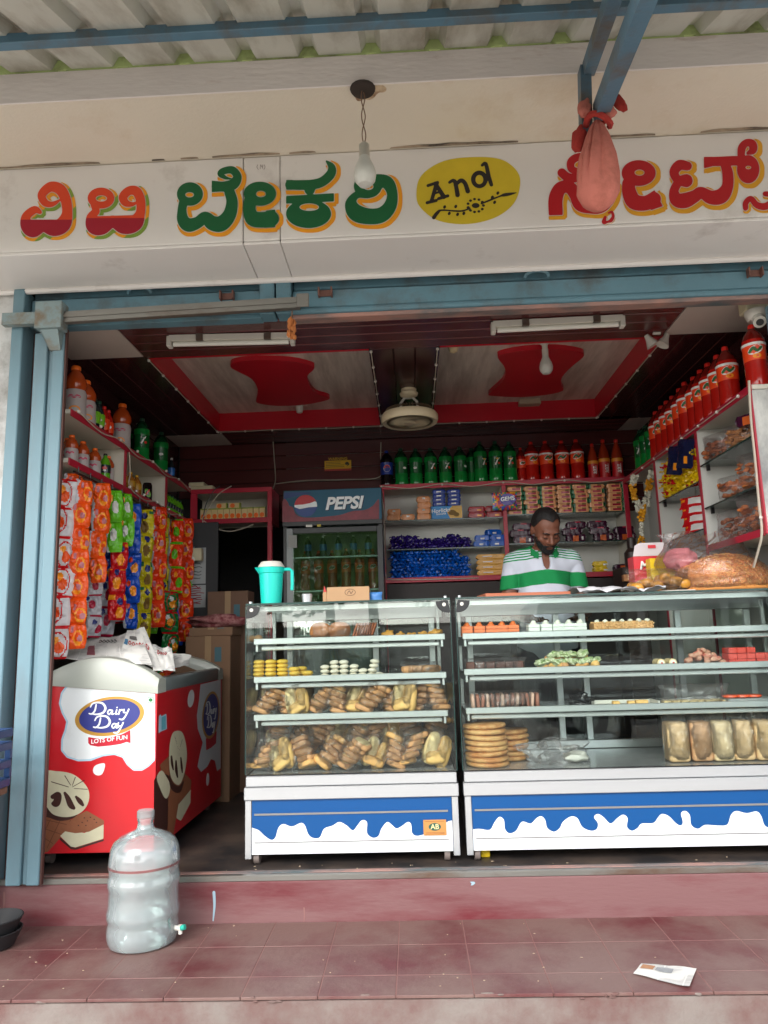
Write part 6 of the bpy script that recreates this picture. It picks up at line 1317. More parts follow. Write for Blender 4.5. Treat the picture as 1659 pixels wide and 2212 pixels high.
# ================================================================ ON THE COUNTER
ZK = ZTOP+.0015
t = thing('water_jug', 'turquoise plastic jug with white lid on the narrow case', 'jug', (at(586, 1260, Y=3.60).x, 3.60, ZK)); turq = mat('turquoise_plastic', (20, 206, 188), .35, var=.04)
MB().lathe([(.046, 0), (.050, .003), (.0585, .145), (.0585, .152), (.063, .155), (.066, .182), (.062, .183), (.058, .16)], 28, cap=True).build('jug_body', [turq], t, smooth=40)
b = MB(); b.prism([(-.060, -.022, .184), (-.082, 0, .186), (-.060, .022, .184), (-.058, 0, .150)], (.004, 0, 0)); b.add([(-.058, -.022, .183), (-.084, 0, .186), (-.058, .022, .183), (-.0595, 0, .150)], [(0, 1, 3), (1, 2, 3), (0, 2, 1), (0, 3, 2)]); b.build('spout', [turq], t, smooth=0)
MB().tube([(.060, 0, .172), (.092, 0, .172), (.104, 0, .162), (.105, 0, .10), (.103, 0, .068)], .0085, 8).build('handle', [turq], t)
MB().lathe([(.066, .1835), (.064, .19), (.052, .208), (.049, .211), (.001, .211)], 28).build('lid', [wht], t, smooth=40)
t = thing('steel_cup', 'small steel cup beside the turquoise jug', 'cup', (at(663, 1285, Y=3.62).x, 3.62, ZK)); MB().lathe([(.02, 0), (.024, .002), (.027, .048), (.0255, .048), (.022, .006), (.001, .006)], 20).build('cup_body', [steel], t)
card = mat('cardboard', (188, 150, 112), .8, var=.1, vs=8)
t = thing('cardboard_box', 'low tan cardboard box with an oval stamp on the narrow case', 'box', (at(752, 1280, Y=3.62).x, 3.62, ZK), .04); board(t, 'box_body', (-.105, .105, 0, .14, 0, .078), card)
q = Sh(-.05, .05, -.03, .03, .002).ell(0, 0, .027, .017); q = q.minus(Sh(-.05, .05, -.03, .03, .002).ell(0, 0, .0245, .0145)).union(Sh(-.05, .05, -.03, .03, .002).stroke([(-.014, -.006, .003), (-.004, .008, .003), (.004, -.006, .003), (.014, .008, .003)])); q.mb(lambda x, y: (.01+x, -.0006, .05+y)).build('oval_stamp', [mat('stamp_ink', (84, 62, 50), .8)], t, smooth=0)
board(t, 'side_flap', (-.125, -.1055, .0, .10, 0, .055), card); b = MB(); b.prism([(-.122, .0, .056), (-.106, .0, .056), (-.118, .0, .085)], (0, .06, 0)); b.build('red_label', [mat('flap_red', (196, 60, 54), .6)], t, smooth=0)
t = thing('blue_packet', 'flat light blue packet right of the cardboard box', 'packet', (at(811, 1285, Y=3.66).x, 3.66, ZK)); put('packet_body', pillow(.07, .05, .03, [mat('light_blue_poly', (70, 130, 196), .4, bump=.4, bs=50)]*2, lambda u, v: 0, 3, 8, 8), t)
t = thing('wooden_board', 'flat reddish wooden board lying on the case in front of the man', 'board', (at(1132, 1275, Y=3.56).x, 3.60, ZK), .10); board(t, 'board_body', (-.205, .205, -.10, .12, 0, .017), mat('board_wood', (188, 108, 76), .5, var=.15, vs=4, stretch=(.3, 3, 1)), .002)
def sheet(nm, label, loc, rz, w_, d_, amp, seed, m, lift=None):
    t = thing(nm, label, 'paper', loc, rz)
    f = lambda u, v: ((u-.5)*w_, (v-.5)*d_, .002+max(0, amp*(abs(mnoise.noise(Vector((u*1.6+seed, v*1.6, seed))))+.4*abs(mnoise.noise(Vector((u*4+seed, v*4, 2))))))+(lift(u, v) if lift else 0))
    MB().grid(f, 18, 14).build('paper_sheet', [m], t, smooth=50); return t, f
pap = mat('white_paper', (224, 224, 228), .7, var=.03)
sheet('white_paper', 'crumpled white papers spread on the case before the man', (at(1300, 1270, Y=3.55).x, 3.58, ZK), .2, .30, .2, .05, 2.2, pap, lambda u, v: .035*max(0, 1-abs(u-.45)*4)*v)
sheet('white_paper', 'smaller white sheet folded beside the bag of buns', (at(1395, 1270, Y=3.5).x, 3.54, ZK), -.3, .2, .14, .04, 5.2, pap)
t = thing('bun_tray', 'bag of glazed golden buns on a white tray beside the papers', 'bun tray', (at(1424, 1262, Y=3.66).x, 3.66, ZK)); board(t, 'tray_base', (-.15, .15, -.07, .08, 0, .012), wht, .004); gz = food('glazed_bun', (206, 144, 56), .35, .25)
for k in range(12): put('bun', bread(.075, .06, .05, 50+k, gz, .8), t, (-.115+.046*(k % 6), -.025+.05*(k // 6), .034+.014*(k % 2)+(.022 if k in (3, 4, 9) else 0)), (ru(-.3, .3), ru(-.3, .3), ru(0, 3)))
put('plastic_wrapper', pillow(.33, .115, .17, [film, film], lambda u, v: 0, 15, 16, 10, .04), t, (0, 0, .01))
# sack of fried noodles
sx0 = at(1570, 1262, Y=3.70)
t = thing('snack_sack', 'large clear bag of orange fried noodles on the right of the counter', 'snack bag', (sx0.x-.02, 3.70, ZK))
sev = food('fried_noodles', (232, 154, 82), .3)
hump = lambda X, Y, Z: np.minimum(s_ell(X, Y, Z, (.02, 0, .02), (.235, .15, .165)), s_ell(X, Y, Z, (-.08, .0, .06), (.15, .12, .09)))
nets_mb(lambda X, Y, Z: np.maximum(hump(X, Y, Z), .001-Z), (-.27, -.18, -.02), (.27, .18, .2), .014).build('noodle_core', [sev], t, smooth=60)
b = MB(); random.seed(21)
for k in range(5200):
    a, e = ru(0, 2*math.pi), math.asin(ru(.03, 1)); d_ = Vector((math.cos(a)*math.cos(e), math.sin(a)*math.cos(e), math.sin(e)))
    p = Vector((.02+d_.x*.236, d_.y*.151, .02+d_.z*.167)) if k % 3 else Vector((-.08+d_.x*.151, d_.y*.121, .06+d_.z*.091))
    if p.z < .004: continue
    dr = Vector((ru(-1, 1), ru(-1, 1), ru(-1, 1))); dr = (dr-d_*dr.dot(d_)*.8).normalized()*ru(.006, .014)
    b.tube([p-dr, p+dr+d_*.002], .0016, 3, k % 3, cap=False)
o = b.build('noodles', [sev, food('noodle_light', (248, 184, 108), .3), food('noodle_dark', (206, 124, 62), .3)], t, smooth=0); o['kind'] = 'stuff'
def sack(u, v):
    a = 2*math.pi*u; prof = [(0, .19, .13), (.1, .245, .16), (.3, .26, .17), (.5, .25, .16), (.7, .2, .10), (.85, .19, .06), (1, .17, .02)]
    for (v0, a0, b0), (v1, a1, b1) in zip(prof[:-1], prof[1:]):
        if v <= v1+1e-9: q_ = (v-v0)/(v1-v0); ra, rb = a0+(a1-a0)*q_, b0+(b1-b0)*q_; break
    n_ = 1+.10*mnoise.noise(Vector((math.cos(a)*2.2, math.sin(a)*2.2, v*4)))*(.4+v)+.035*mnoise.noise(Vector((math.cos(a)*7, math.sin(a)*7, v*12)))
    return (ra*math.cos(a)*n_-.14*v**1.5+.02*math.sin(v*9), rb*math.sin(a)*n_, .001+.30*v+.025*mnoise.noise(Vector((math.cos(a)*1.5, math.sin(a)*1.5, 9)))*v)
MB().grid(sack, 60, 36, cu=True).build('clear_sack', [bagf], t, smooth=70)
MB().ell((-.19, .02, .17), (.075, .045, .05), 0, 24, 16, .5, 5).build('pink_content', [food('pink_snack', (206, 120, 126), .3)], t, smooth=60)
# open boxes behind
t = thing('red_box', 'red and white open carton behind the bag of buns', 'box', (at(1405, 1230, Y=3.90).x, 3.90, ZK)); rbx = mat('carton_red', (206, 34, 48), .4, var=.05)
board(t, 'box_body', (-.10, .10, -.05, .05, 0, .205), rbx); b = MB(); b.prism([(-.10, -.052, .2055), (.10, -.052, .2055), (.085, -.045, .262), (.06, -.043, .275), (-.06, -.043, .275), (-.085, -.045, .262)], (0, .002, 0)); b.build('open_flap', [mat('flap_grey', (206, 196, 198), .6)], t, smooth=0)
text_mb('M', lambda x, y: (-.045+x, -.0512, .155+y), .06, .03, .2).build('box_letter', [pwhite], t, smooth=0); text_mb('ilky', lambda x, y: (.0+x, -.0512, .15+y), .04, .02, .2).build('box_letter', [pwhite], t, smooth=0)
board(t, 'flap_tab', (-.02, .02, -.054, -.0525, .245, .262), rbx, 0); board(t, 'barcode_panel', (.05, .09, -.0515, -.0503, .12, .19), pwhite, 0)
t = thing('yellow_box', 'bright yellow carton in front of the red one', 'box', (at(1430, 1225, Y=3.80).x, 3.80, ZK)); ybx = mat('carton_yellow', (236, 198, 20), .45, var=.05); board(t, 'box_body', (-.068, .068, -.03, .04, 0, .185), ybx); MB().lathe([(.014, 0), (.014, .001)], 16).xf(Matrix.Translation((.042, -.0305, .145)) @ Matrix.Rotation(math.pi/2, 4, 'X')).build('orange_spot', [lor], t)
# bags on the right glass shelves
def snackbag(label, loc, rz, w_, h_, t_, m, seed, twist=0):
    t = thing('snack_bag', label, 'snack bag', loc, rz, 'snack bags on the right shelf'); b = MB(); random.seed(seed)
    for k in range(60): b.ell((ru(-.40, .40)*w_, ru(-.25, .25)*t_, h_*(.1+.62*rnd()**.8)), (ru(.012, .024), ru(.008, .016), ru(.006, .012)), 0, 8, 5, .8, k)
    o = b.build('snack_pieces', [m], t, smooth=60); o['kind'] = 'stuff'
    put('plastic_bag', pillow(w_*1.05, h_, t_, [bagf, bagf], lambda u, v: 0, seed, 14, 12, .06), t); return t
o_ = food('orange_snack', (196, 110, 48), .35); br_ = food('brown_snack', (166, 92, 50), .35)
snackbag('clear bag of reddish brown sticks on the upper right glass shelf', (1.70, 3.90, 2.403), -1.1, .24, .16, .10, br_, 31); snackbag('clear bag of tan crackers nearest the street on the upper right glass shelf', (1.69, 3.60, 2.403), -1.1, .24, .13, .10, food('tan_cracker', (200, 136, 76)), 32)
snackbag('bag of orange chips at the near end of the lower right glass shelf', (1.69, 3.50, 2.166), -1.1, .24, .19, .12, o_, 33); snackbag('smaller bag of orange chips further along the lower right glass shelf', (1.69, 3.78, 2.166), -1.1, .2, .13, .12, o_, 34)
snackbag('large cloudy bag of snacks on the lowest right shelf board', (1.70, 3.52, 1.956), -1.1, .30, .20, .14, o_, 35); snackbag('second cloudy snack bag deeper on the lowest right shelf board', (1.70, 3.80, 1.956), -1.1, .26, .17, .14, br_, 36)
t = thing('purple_packet', 'dark purple biscuit packet at the street end of the upper glass shelf', 'packet', (1.67, 3.47, 2.475), -1.1); put('packet_body', dpk[0], t)
for k in range(2):
    t = thing('navy_packet', ['navy packet hung in front of the yellow candies, left one', 'navy packet hung in front of the yellow candies, right one'][k], 'packet', (1.60, 4.36-.17*k, 2.43), (0, .25, -1.25), 'hanging navy packets'); put('packet_body', pillow(.15, .17, .02, [foils['navy'], foils['navy'], psun], lambda u, v: 2 if math.hypot(u-.6, v-.3) < .13 or (abs(v-.75) < .04 and .3 < u < .7) else 0, 3+k, 10, 12), t)
rpk = [pillow(.19, .075, .05, [foils['red'], foils['red'], pwh, psun], lambda u, v: 2 if .35 < u < .85 and .25 < v < .75 else 3 if u < .25 and .5 < v < .8 else 0, 6, 14, 8, .05)]
for k in range(4): tag(put('red_packet', rpk[0], None, (1.68, 4.32, 2.062+.052*k), (-.25, 0, -1.1+.06*k)), f'red packet with white panel, {ORD[k]} from the bottom on the right glass shelf', 'packet', 'red packets on the right shelf')
# ================================================================ CEILING FITTINGS
def tube_light(label, a, b):
    t = thing('tube_light', label, 'tube light', (0, 0, 0), 0, 'ceiling tube lights'); a = Vector(a); b = Vector(b)
    MB().beam(a, b, .045, .03).build('housing', [wht], t, smooth=0); d_ = (b-a).normalized()
    MB().tube([a+d_*.02+Vector((0, 0, -.028)), b-d_*.02+Vector((0, 0, -.028))], .013, 12).build('tube', [mat('unlit_tube', (232, 230, 220), .25, var=.02)], t)
    for e in (a, b): MB().box(-.012, .012, -.022, .022, -.045, .012, 0, .003).build('end_cap', [wht], t, e)
    for f in (.25, .8): c = a.lerp(b, f); MB().box(-.018, .018, -.026, .026, -.018, .018).build('clip', [steelold], t, c)
tube_light('unlit white tube light on the ceiling near the dried garland', at(367, 733, Z=3.08), at(632, 727, Z=3.08))
tube_light('unlit white tube light on the ceiling at the right', at(1065, 703, Z=3.08), at(1343, 689, Z=3.08))
fan = thing('ceiling_fan', 'round cream cabin fan hanging from the middle of the ceiling', 'fan', (at(885, 905, Y=4.55).x, 4.55, 0)); crm = mat('fan_cream', (206, 190, 158), .5, var=.08); fan.rotation_euler = (0, 0, 0)
zf0 = 2.905
MB().lathe([(.001, 3.098), (.05, 3.098), (.048, 3.08), (.06, 3.07), (.055, 3.055), (.03, 3.04), (.001, 3.038)], 24).build('mount', [crm], fan)
MB().tube([(-.055, 0, zf0+.05), (-.055, 0, zf0+.10), (-.03, 0, zf0+.135), (.02, 0, zf0+.14), (.05, 0, zf0+.11), (.055, 0, zf0+.05)], .009, 8).build('yoke', [wht], fan)
MB().lathe([(.15, -.03), (.175, -.034), (.183, -.015), (.183, .012), (.172, .026), (.165, .026), (.172, .008), (.172, -.014), (.16, -.024), (.15, -.03)], 40, 0, (0, 0, zf0)).build('drum', [crm], fan, smooth=50)
for k in range(48):
    a = 2*math.pi*k/48; MB().tube([(.166*math.cos(a), .166*math.sin(a), zf0+.026), (.15*math.cos(a), .15*math.sin(a), zf0+.055), (.08*math.cos(a), .08*math.sin(a), zf0+.068)], .0022, 4).build('guard_wire', [mat('guard_brown', (112, 92, 70), .5)], fan)
for k in range(36):
    a = 2*math.pi*k/36; MB().tube([(.15*math.cos(a), .15*math.sin(a), zf0-.026), (.10*math.cos(a+.35), .10*math.sin(a+.35), zf0-.034), (.045*math.cos(a+.7), .045*math.sin(a+.7), zf0-.036)], .0028, 4).build('guard_rib', [crm], fan)
MB().lathe([(.001, -.042), (.04, -.04), (.045, -.032), (.001, -.03)], 20, 0, (0, 0, zf0)).build('guard_hub', [crm], fan); MB().lathe([(.05, .0), (.05, .05), (.001, .05)], 16, 0, (0, 0, zf0-.02)).build('motor', [mat('motor_brown', (92, 72, 54), .6)], fan)
for k in range(4): a = k*math.pi/2+.4; b = MB(); b.grid(lambda u, v: ((.04+.105*v)*math.cos(a+.5*(u-.5)), (.04+.105*v)*math.sin(a+.5*(u-.5)), zf0+.004+.02*(u-.5)), 4, 4); b.build('blade', [mat('blade_tan', (150, 128, 96), .5)], fan)
def ceil_bulb(nm, label, px, py, z0, s_=1.0):
    t = thing(nm, label, 'bulb', at(px, py, Z=z0)); t.location.z = 0; z = z0
    MB().lathe([(.03, z), (.028, z-.012), (.018, z-.02), (.016, z-.045)], 16).build('holder', [wht], t); MB().lathe([(.0165, z-.046), (.0165, z-.056)], 14).build('collar', [MCAP], t); MB().lathe(bulb_profile(1.3), 20, 0, (0, 0, z-.125)).build('bulb_glass', [frost, wht], t); return t
ceil_bulb('ceiling_bulb', 'round white bulb in front of the right red ceiling motif', 1176, 738, 3.236)
t = thing('empty_lamp_holder', 'small white lamp holder near the left red ceiling motif', 'lamp holder', at(647, 884, Z=3.2)); MB().lathe([(.012, -.03), (.022, -.025), (.028, 0), (.03, .036)], 16).build('holder_cup', [wht], t); board(t, 'holder_plate', (-.06, .06, -.02, .02, .0285, .0355), wht)
t = thing('junction_box', 'flat pale box on the right ceiling tray behind the motif', 'junction box', at(1140, 868, Z=3.225)); board(t, 'box_body', (-.07, .09, -.05, .05, -.03, .0105), mat('aged_white', (176, 156, 134), .6), .004)
t = thing('ceiling_rose', 'small yellowed ceiling rose right of the fan', 'ceiling rose', at(979, 746, Z=3.2)); MB().lathe([(.001, -.05), (.022, -.04), (.034, -.01), (.036, .0355)], 18).build('rose_body', [mat('yellowed', (206, 186, 146), .5)], t)
t = thing('spot_lamps', 'pair of small white spot lamps at the right tray corner', 'spot lamp', at(1420, 738, Z=3.05))
for k in (-1, 1): MB().lathe([(.012, .045), (.018, .02), (.034, -.02), (.036, -.024), (.001, -.018)], 16).xf(Matrix.Translation((.035*k, 0, 0)) @ Matrix.Rotation(.5*k, 4, 'Y')).build('spot_head', [wht], t)
MB().tube([(-.02, 0, .05), (.02, 0, .05)], .01, 8).build('spot_base', [wht], t)
t = thing('security_camera', 'cream dome security camera fixed above the right shelf', 'camera', at(1632, 668, Y=3.42)); cmm = mat('cctv_cream', (206, 196, 164), .45, var=.05)
board(t, 'mount_box', (-.055, .06, -.02, .06, -.012, .06), cmm, .006); MB().lathe([(.052, -.01), (.054, -.025), (.045, -.05), (.040, -.06), (.001, -.06)], 22).build('dome', [wht], t, smooth=50)
MB().tube([(-.004, -.02, -.055), (-.012, -.05, -.088)], .030, 18).build('lens_barrel', [wht], t); MB().tube([(-.0122, -.051, -.089), (-.013, -.0525, -.0905)], .017, 16).build('lens', [black], t)
# string lights and cables
cabm = mat('pale_cable', (186, 176, 160), .6)
def cable(label, pts, r=.004, nm='cable', m=cabm, clips=()):
    t = thing(nm, label, 'cable'); q = [tuple(v) for v in cat_rom([tuple(p) for p in pts], 6)]; MB().tube(q, r, 5).build('cable_run', [m], t)
    for c in clips: MB().ell(tuple(c), (.009, .009, .009), 0, 8, 6).build('clip', [wht], t)
def along(a, b, n): return [Vector(a).lerp(Vector(b), k/n) for k in range(n+1)]
e = .006
for lab, a, b in (('thin light string along the rear left ceiling tray edge', (-1.43, 5.345, ZC-e), (-.19, 5.345, ZC-e)), ('thin light string along the rear right ceiling tray edge', (.2, 5.345, ZC-e), (1.43, 5.345, ZC-e)), ('thin light string down the left ceiling tray edge', (-1.435, 3.87, ZC-e), (-1.435, 5.33, ZC-e)), ('thin light string down the right ceiling tray edge', (1.437, 3.87, ZC-e), (1.437, 5.33, ZC-e)), ('thin light string left of the ceiling fan', (-.18, 3.88, ZC-e), (-.18, 5.33, ZC-e)), ('thin light string right of the ceiling fan', (.192, 3.88, ZC-e), (.192, 5.33, ZC-e))):
    p = along(a, b, 6); cable(lab, [v+Vector((0, 0, ru(-.003, .003))) for v in p], .0032, clips=p)
p = along((-.2, 5.44, 2.645), (1.64, 5.44, 2.64), 8); cable('pale cable drooping along the top edge of the back shelf', [v+Vector((0, 0, -.022 if k % 2 else .004)) for k, v in enumerate(p)], .0038, clips=p[::2])
cable('pale cable down the left edge of the back shelf', [(-.2, 5.44, 2.60), (-.185, 5.44, 2.4), (-.19, 5.44, 2.1), (-.185, 5.44, 1.97), (-.1, 5.44, 1.935), (.5, 5.44, 1.93)], .0038)
P_ = lambda x, y, Y=5.3: at(x, y, Y=Y)
cable('pale cable hanging on the maroon wall left of the warning sticker', [P_(589, 935, 5.7), P_(592, 985, 5.7), P_(595, 1035, 5.7), P_(590, 1055, 5.5)], .004); cable('pale cable sagging across the maroon wall above the cooler', [P_(596, 1045, 5.7), P_(660, 1038, 5.7), P_(740, 1036, 5.7), P_(820, 1030, 5.7), P_(822, 985, 5.7), P_(823, 955, 5.7)], .004)
p = along((-1.612, 3.42, 2.66), (-1.612, 5.25, 2.655), 7); cable('pale cable along the upper edge of the left wall shelf', [v+Vector((0, 0, -.03 if k % 2 else 0)) for k, v in enumerate(p)], .0035, clips=p)
p = along((-1.612, 4.1, 2.42), (-1.612, 5.25, 2.40), 5); cable('pale cable along the lower edge of the left wall shelf', [(-1.61, 4.07, 2.62), (-1.608, 4.09, 2.5)]+[v+Vector((0, 0, -.03 if k % 2 else 0)) for k, v in enumerate(p)], .0035, clips=p)
cable('loose pale cable looping under the corner shelf', [P_(395, 1135), P_(435, 1132), P_(440, 1115), P_(470, 1070), P_(500, 1050)], .004); cable('pale cable sagging beneath the corner shelf', [P_(440, 1125), P_(465, 1140), P_(495, 1148), P_(530, 1140), P_(548, 1132)], .004); cable('dark cable across the corner shelf opening', [P_(438, 1125), P_(445, 1090), P_(462, 1060), P_(475, 1050)], .004, m=black)
q_ = lambda x, y: at(x, y, X=1.605)
cable('white cable down the front of the right shelf end', [q_(1618, 822), q_(1622, 900), q_(1632, 1000), q_(1640, 1090), q_(1646, 1150), q_(1638, 1190), q_(1628, 1225)], .006, clips=[q_(1644, 1118)]); p = along((1.606, 3.45, 2.615), (1.606, 5.2, 2.61), 7); cable('dotted light string along the right shelf edge', p, .003, clips=p)
t = thing('adapter_box', 'small white adapter box on top of the corner shelf', 'adapter', (-1.56, 5.42, 2.641)); board(t, 'adapter_body', (-.09, .09, -.06, .06, 0, .045), cmm, .006); board(t, 'adapter_lid', (-.10, .02, -.05, .05, .046, .075), cmm, .006)
t = thing('switch_box', 'white electrical box fixed beside the last packet strips', 'switch box', at(424, 1200, Y=5.15)); board(t, 'box_body', (-.055, .045, -.03, .03, -.04, .05), cmm, .006); board(t, 'plug', (-.03, .0, -.05, -.0305, -.05, -.015), wht, .004)
bd2 = thing('wall_board', 'narrow dark board behind the last packet strips', 'board', (-1.47, 5.22, ZF)); board(bd2, 'board_body', (-.12, .08, 0, .02, 0, 1.84), mat('dark_board', (58, 58, 60), .7))
def notice(label, px, py, w_, h_, seed):
    c = at(px, py, Y=5.21); t = thing('paper_notice', label, 'notice', (c.x, 5.212, c.z), 0, 'papers on the dark board'); board(t, 'paper_sheet', (-w_/2, w_/2, 0, .002, -h_/2, h_/2), mat('grey_paper', (170, 172, 172), .7, var=.08), 0)
    random.seed(seed)
    for k in range(9): q = Sh(-w_/2, w_/2, -.02, .02, .004).stroke([(-w_*.4, 0, .006), (-w_*.2+ru(-.01, .01), ru(-.008, .008), .008), (w_*.05, ru(-.008, .008), .006), (w_*ru(.15, .4), 0, .006)]); q.mb(lambda x, y: (x, -.0008, h_*.42-h_*.095*k+y)).build('ink_line', [mat('ink_red' if seed == 2 else 'ink_grey', (150, 50, 60) if seed == 2 else (96, 100, 100), .7)], t, smooth=0)
notice('grey printed paper hanging beside the last packet strips', 428, 1222, .11, .26, 1); notice('white paper with red handwriting below the grey one', 426, 1288, .12, .16, 2)
# cartons in the back corner
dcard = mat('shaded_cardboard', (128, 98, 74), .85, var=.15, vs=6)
def carton(label, x0, x1, y0, y1, z0, z1, tape=True, m=dcard):
    t = thing('carton', label, 'carton', ((x0+x1)/2, (y0+y1)/2, z0), 0, 'cartons in the back corner'); w_, d_, h_ = (x1-x0)/2, (y1-y0)/2, z1-z0
    board(t, 'carton_body', (-w_, w_, -d_, d_, 0, h_), m, .003)
    if tape: board(t, 'tape_strip', (-.02, .02, -d_-.0015, -d_-.0003, h_*.75, h_), mat('brown_tape', (160, 130, 96), .3), 0); board(t, 'carton_label', (w_*.3, w_*.6, -d_-.0015, -d_-.0003, h_*.84, h_*.93), mat('label_teal', (60, 100, 110), .5), 0)
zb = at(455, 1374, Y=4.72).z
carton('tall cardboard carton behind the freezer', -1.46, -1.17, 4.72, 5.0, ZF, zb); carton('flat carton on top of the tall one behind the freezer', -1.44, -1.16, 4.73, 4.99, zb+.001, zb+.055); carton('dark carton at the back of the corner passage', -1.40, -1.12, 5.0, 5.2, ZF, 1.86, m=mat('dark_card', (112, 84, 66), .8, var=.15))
t = thing('cloth_roll', 'maroon flowered cloth lying on the flat carton', 'cloth', (-1.28, 4.85, zb+.056)); MB().ell((0, 0, .042), (.19, .10, .045), 0, 26, 16, .5, 3).build('cloth_body', [mat('maroon_print', (110, 40, 46), .85, var=.2, dirt=(170, 120, 116), damt=.55, dscale=24)], t, smooth=60)
t = thing('dark_bag', 'dark shiny bag with an orange corner in the store doorway', 'bag', (-1.24, 5.6, 1.42)); MB().ell((0, 0, .13), (.16, .1, .14), 0, 30, 20, .7, 6).build('bag_body', [mat('dark_poly', (24, 20, 22), .15, bump=.7, bs=30)], t, smooth=60); MB().ell((.10, -.07, .06), (.035, .02, .025), 0, 12, 8, .5, 2).build('bag_corner', [MLAB], t)
board(thing('store_rack', 'dark low rack in the store doorway', 'rack', (-1.25, 5.62, ZF)), 'rack_body', (-.24, .2, -.12, .15, 0, .879), walldark)
# garland in the right corner
t = thing('flower_garland', 'white and yellow flower garland hanging in the right rear corner', 'garland'); random.seed(4)
mg_, jas = mat('marigold', (226, 160, 24), .8, var=.2, vs=30), mat('jasmine', (214, 212, 196), .8, var=.1)
gl = [(1372, 1030), (1366, 1045), (1370, 1070), (1378, 1090), (1386, 1108), (1394, 1090), (1400, 1065), (1402, 1045), (1408, 1020)]; gp_ = [at(x, y, Y=4.95) for x, y in gl]
for k, p in enumerate(cat_rom([tuple(v) for v in gp_], 4)):
    m = jas if (k//5) % 2 == 0 else mg_; b = MB()
    for j in range(9): b.ell((p[0]+ru(-.018, .018), p[1]+ru(-.018, .018), p[2]+ru(-.012, .012)), (ru(.006, .012),)*3, 0, 6, 4, .7, j+k)
    b.build('flower_cluster', [m], t, smooth=60)
for k in range(7):
    p = at(1386, 1112+10*k, Y=4.95); b = MB(); m = (mg_, mg_, jas, jas, jas, mg_, mg_)[k]; s_ = .4 if k in (2, 3, 4) else 1
    for j in range(9): b.ell((p.x+ru(-.02, .02)*s_, p.y+ru(-.02, .02)*s_, p.z+ru(-.014, .014)), (ru(.006, .012),)*3, 0, 6, 4, .7, j+k)
    b.build('flower_cluster', [m], t, smooth=60)
MB().tube([at(1408, 1022, Y=4.95), at(1404, 1000, Y=5.0)], .003, 5).build('string', [cordm], t)
t = thing('dark_canister', 'dark canister and boxes under the garland in the right corner', 'canister', (1.52, 5.05, ZF)); board(t, 'stand', (-.09, .06, -.05, .2, 0, 1.40), mat('stand_dark', (60, 50, 46), .7), .004)
MB().lathe([(.05, 1.4005), (.055, 1.42), (.055, 1.50), (.03, 1.53), (.03, 1.60), (.001, 1.61)], 18).build('canister_body', [mat('canister_brown', (52, 40, 36), .4)], t); board(t, 'tan_carton', (-.10, .07, -.10, -.0505, 1.30, 1.345), foils['tan'], .003)
# ================================================================ NEWSPAPER ON THE FREEZER
def newsmat(name, hue=(222, 220, 214)):
    m = mat(name, hue, .8, var=.05); n = m.node_tree.nodes; l = m.node_tree.links; b = n['Principled BSDF']
    tc = n.new('ShaderNodeTexCoord'); br = n.new('ShaderNodeTexBrick'); br.inputs['Scale'].default_value = 1; br.inputs['Brick Width'].default_value = .075; br.inputs['Row Height'].default_value = .0085; br.inputs['Mortar Size'].default_value = .0026; br.inputs['Mortar Smooth'].default_value = .3; br.offset = 0
    br.inputs['Color1'].default_value = (.26, .26, .26, 1); br.inputs['Color2'].default_value = (.5, .49, .47, 1); br.inputs['Mortar'].default_value = lin(hue)+(1,); l.new(tc.outputs['UV'], br.inputs['Vector'])
    nz = n.new('ShaderNodeTexNoise'); nz.inputs['Scale'].default_value = 9; l.new(tc.outputs['UV'], nz.inputs['Vector']); mx = n.new('ShaderNodeMix'); mx.data_type = 'RGBA'; mx.inputs[7].default_value = lin(hue)+(1,); rp = n.new('ShaderNodeValToRGB'); rp.color_ramp.elements[0].position = .42; rp.color_ramp.elements[1].position = .52; l.new(nz.outputs['Fac'], rp.inputs[0]); l.new(rp.outputs[0], mx.inputs[0]); l.new(br.outputs[0], mx.inputs[6]); l.new(mx.outputs[2], b.inputs['Base Color']); return m
news = newsmat('newsprint')
def with_uv(o, nu, nv, w_, d_):
    me = o.data; uv = me.uv_layers.new(name='UVMap')
    for p in me.polygons:
        for li, vi in zip(p.loop_indices, p.vertices): i, j = vi % (nu+1), vi//(nu+1); uv.data[li].uv = (i/nu*w_, j/nv*d_)
hred, hblue = mat('headline_red', (176, 36, 38), .8), mat('photo_blue', (70, 120, 156), .8, var=.3, vs=60); hdark = mat('photo_grey', (96, 92, 90), .8, var=.4, vs=60)
def newspaper(label, fn, deco, nu=30, nv=26, w_=.4, d_=.3):
    t = thing('newspaper', label, 'newspaper', (0, 0, 0), 0); o = MB().grid(fn, nu, nv).build('paper_sheet', [news], t, smooth=55); with_uv(o, nu, nv, w_, d_)
    def nrm(u, v): e_ = .01; a = Vector(fn(min(1, u+e_), v))-Vector(fn(max(0, u-e_), v)); b_ = Vector(fn(u, min(1, v+e_)))-Vector(fn(u, max(0, v-e_))); return a.cross(b_).normalized()
    for nm, q, m in deco:
        def f2(x, y):
            n_ = nrm(x, y); n_ = n_ if n_.dot(EYE-Vector(fn(x, y))) > 0 else -n_; return Vector(fn(x, y))+n_*.0022
        q.mb(f2, maxrun=2).build(nm, [m], t, smooth=0)
    return t
def NP(corners, Yd, crump, seed, bend=0):
    """quad sheet through four study pixels at given depths"""
    P = [at(x, y, Y=d_) for (x, y), d_ in zip(corners, Yd)]
    def fn(u, v):
        p = (P[0]*(1-u)+P[1]*u)*(1-v)+(P[3]*(1-u)+P[2]*u)*v
        n_ = crump*(mnoise.noise(Vector((u*2.4+seed, v*2.4, seed)))+.45*abs(mnoise.noise(Vector((u*6+seed, v*6, seed)))))+bend*math.sin(math.pi*u)
        return (p.x, p.y-n_*.6, p.z+n_*.5)
    return fn
gl_ = lambda pts, **k: pts
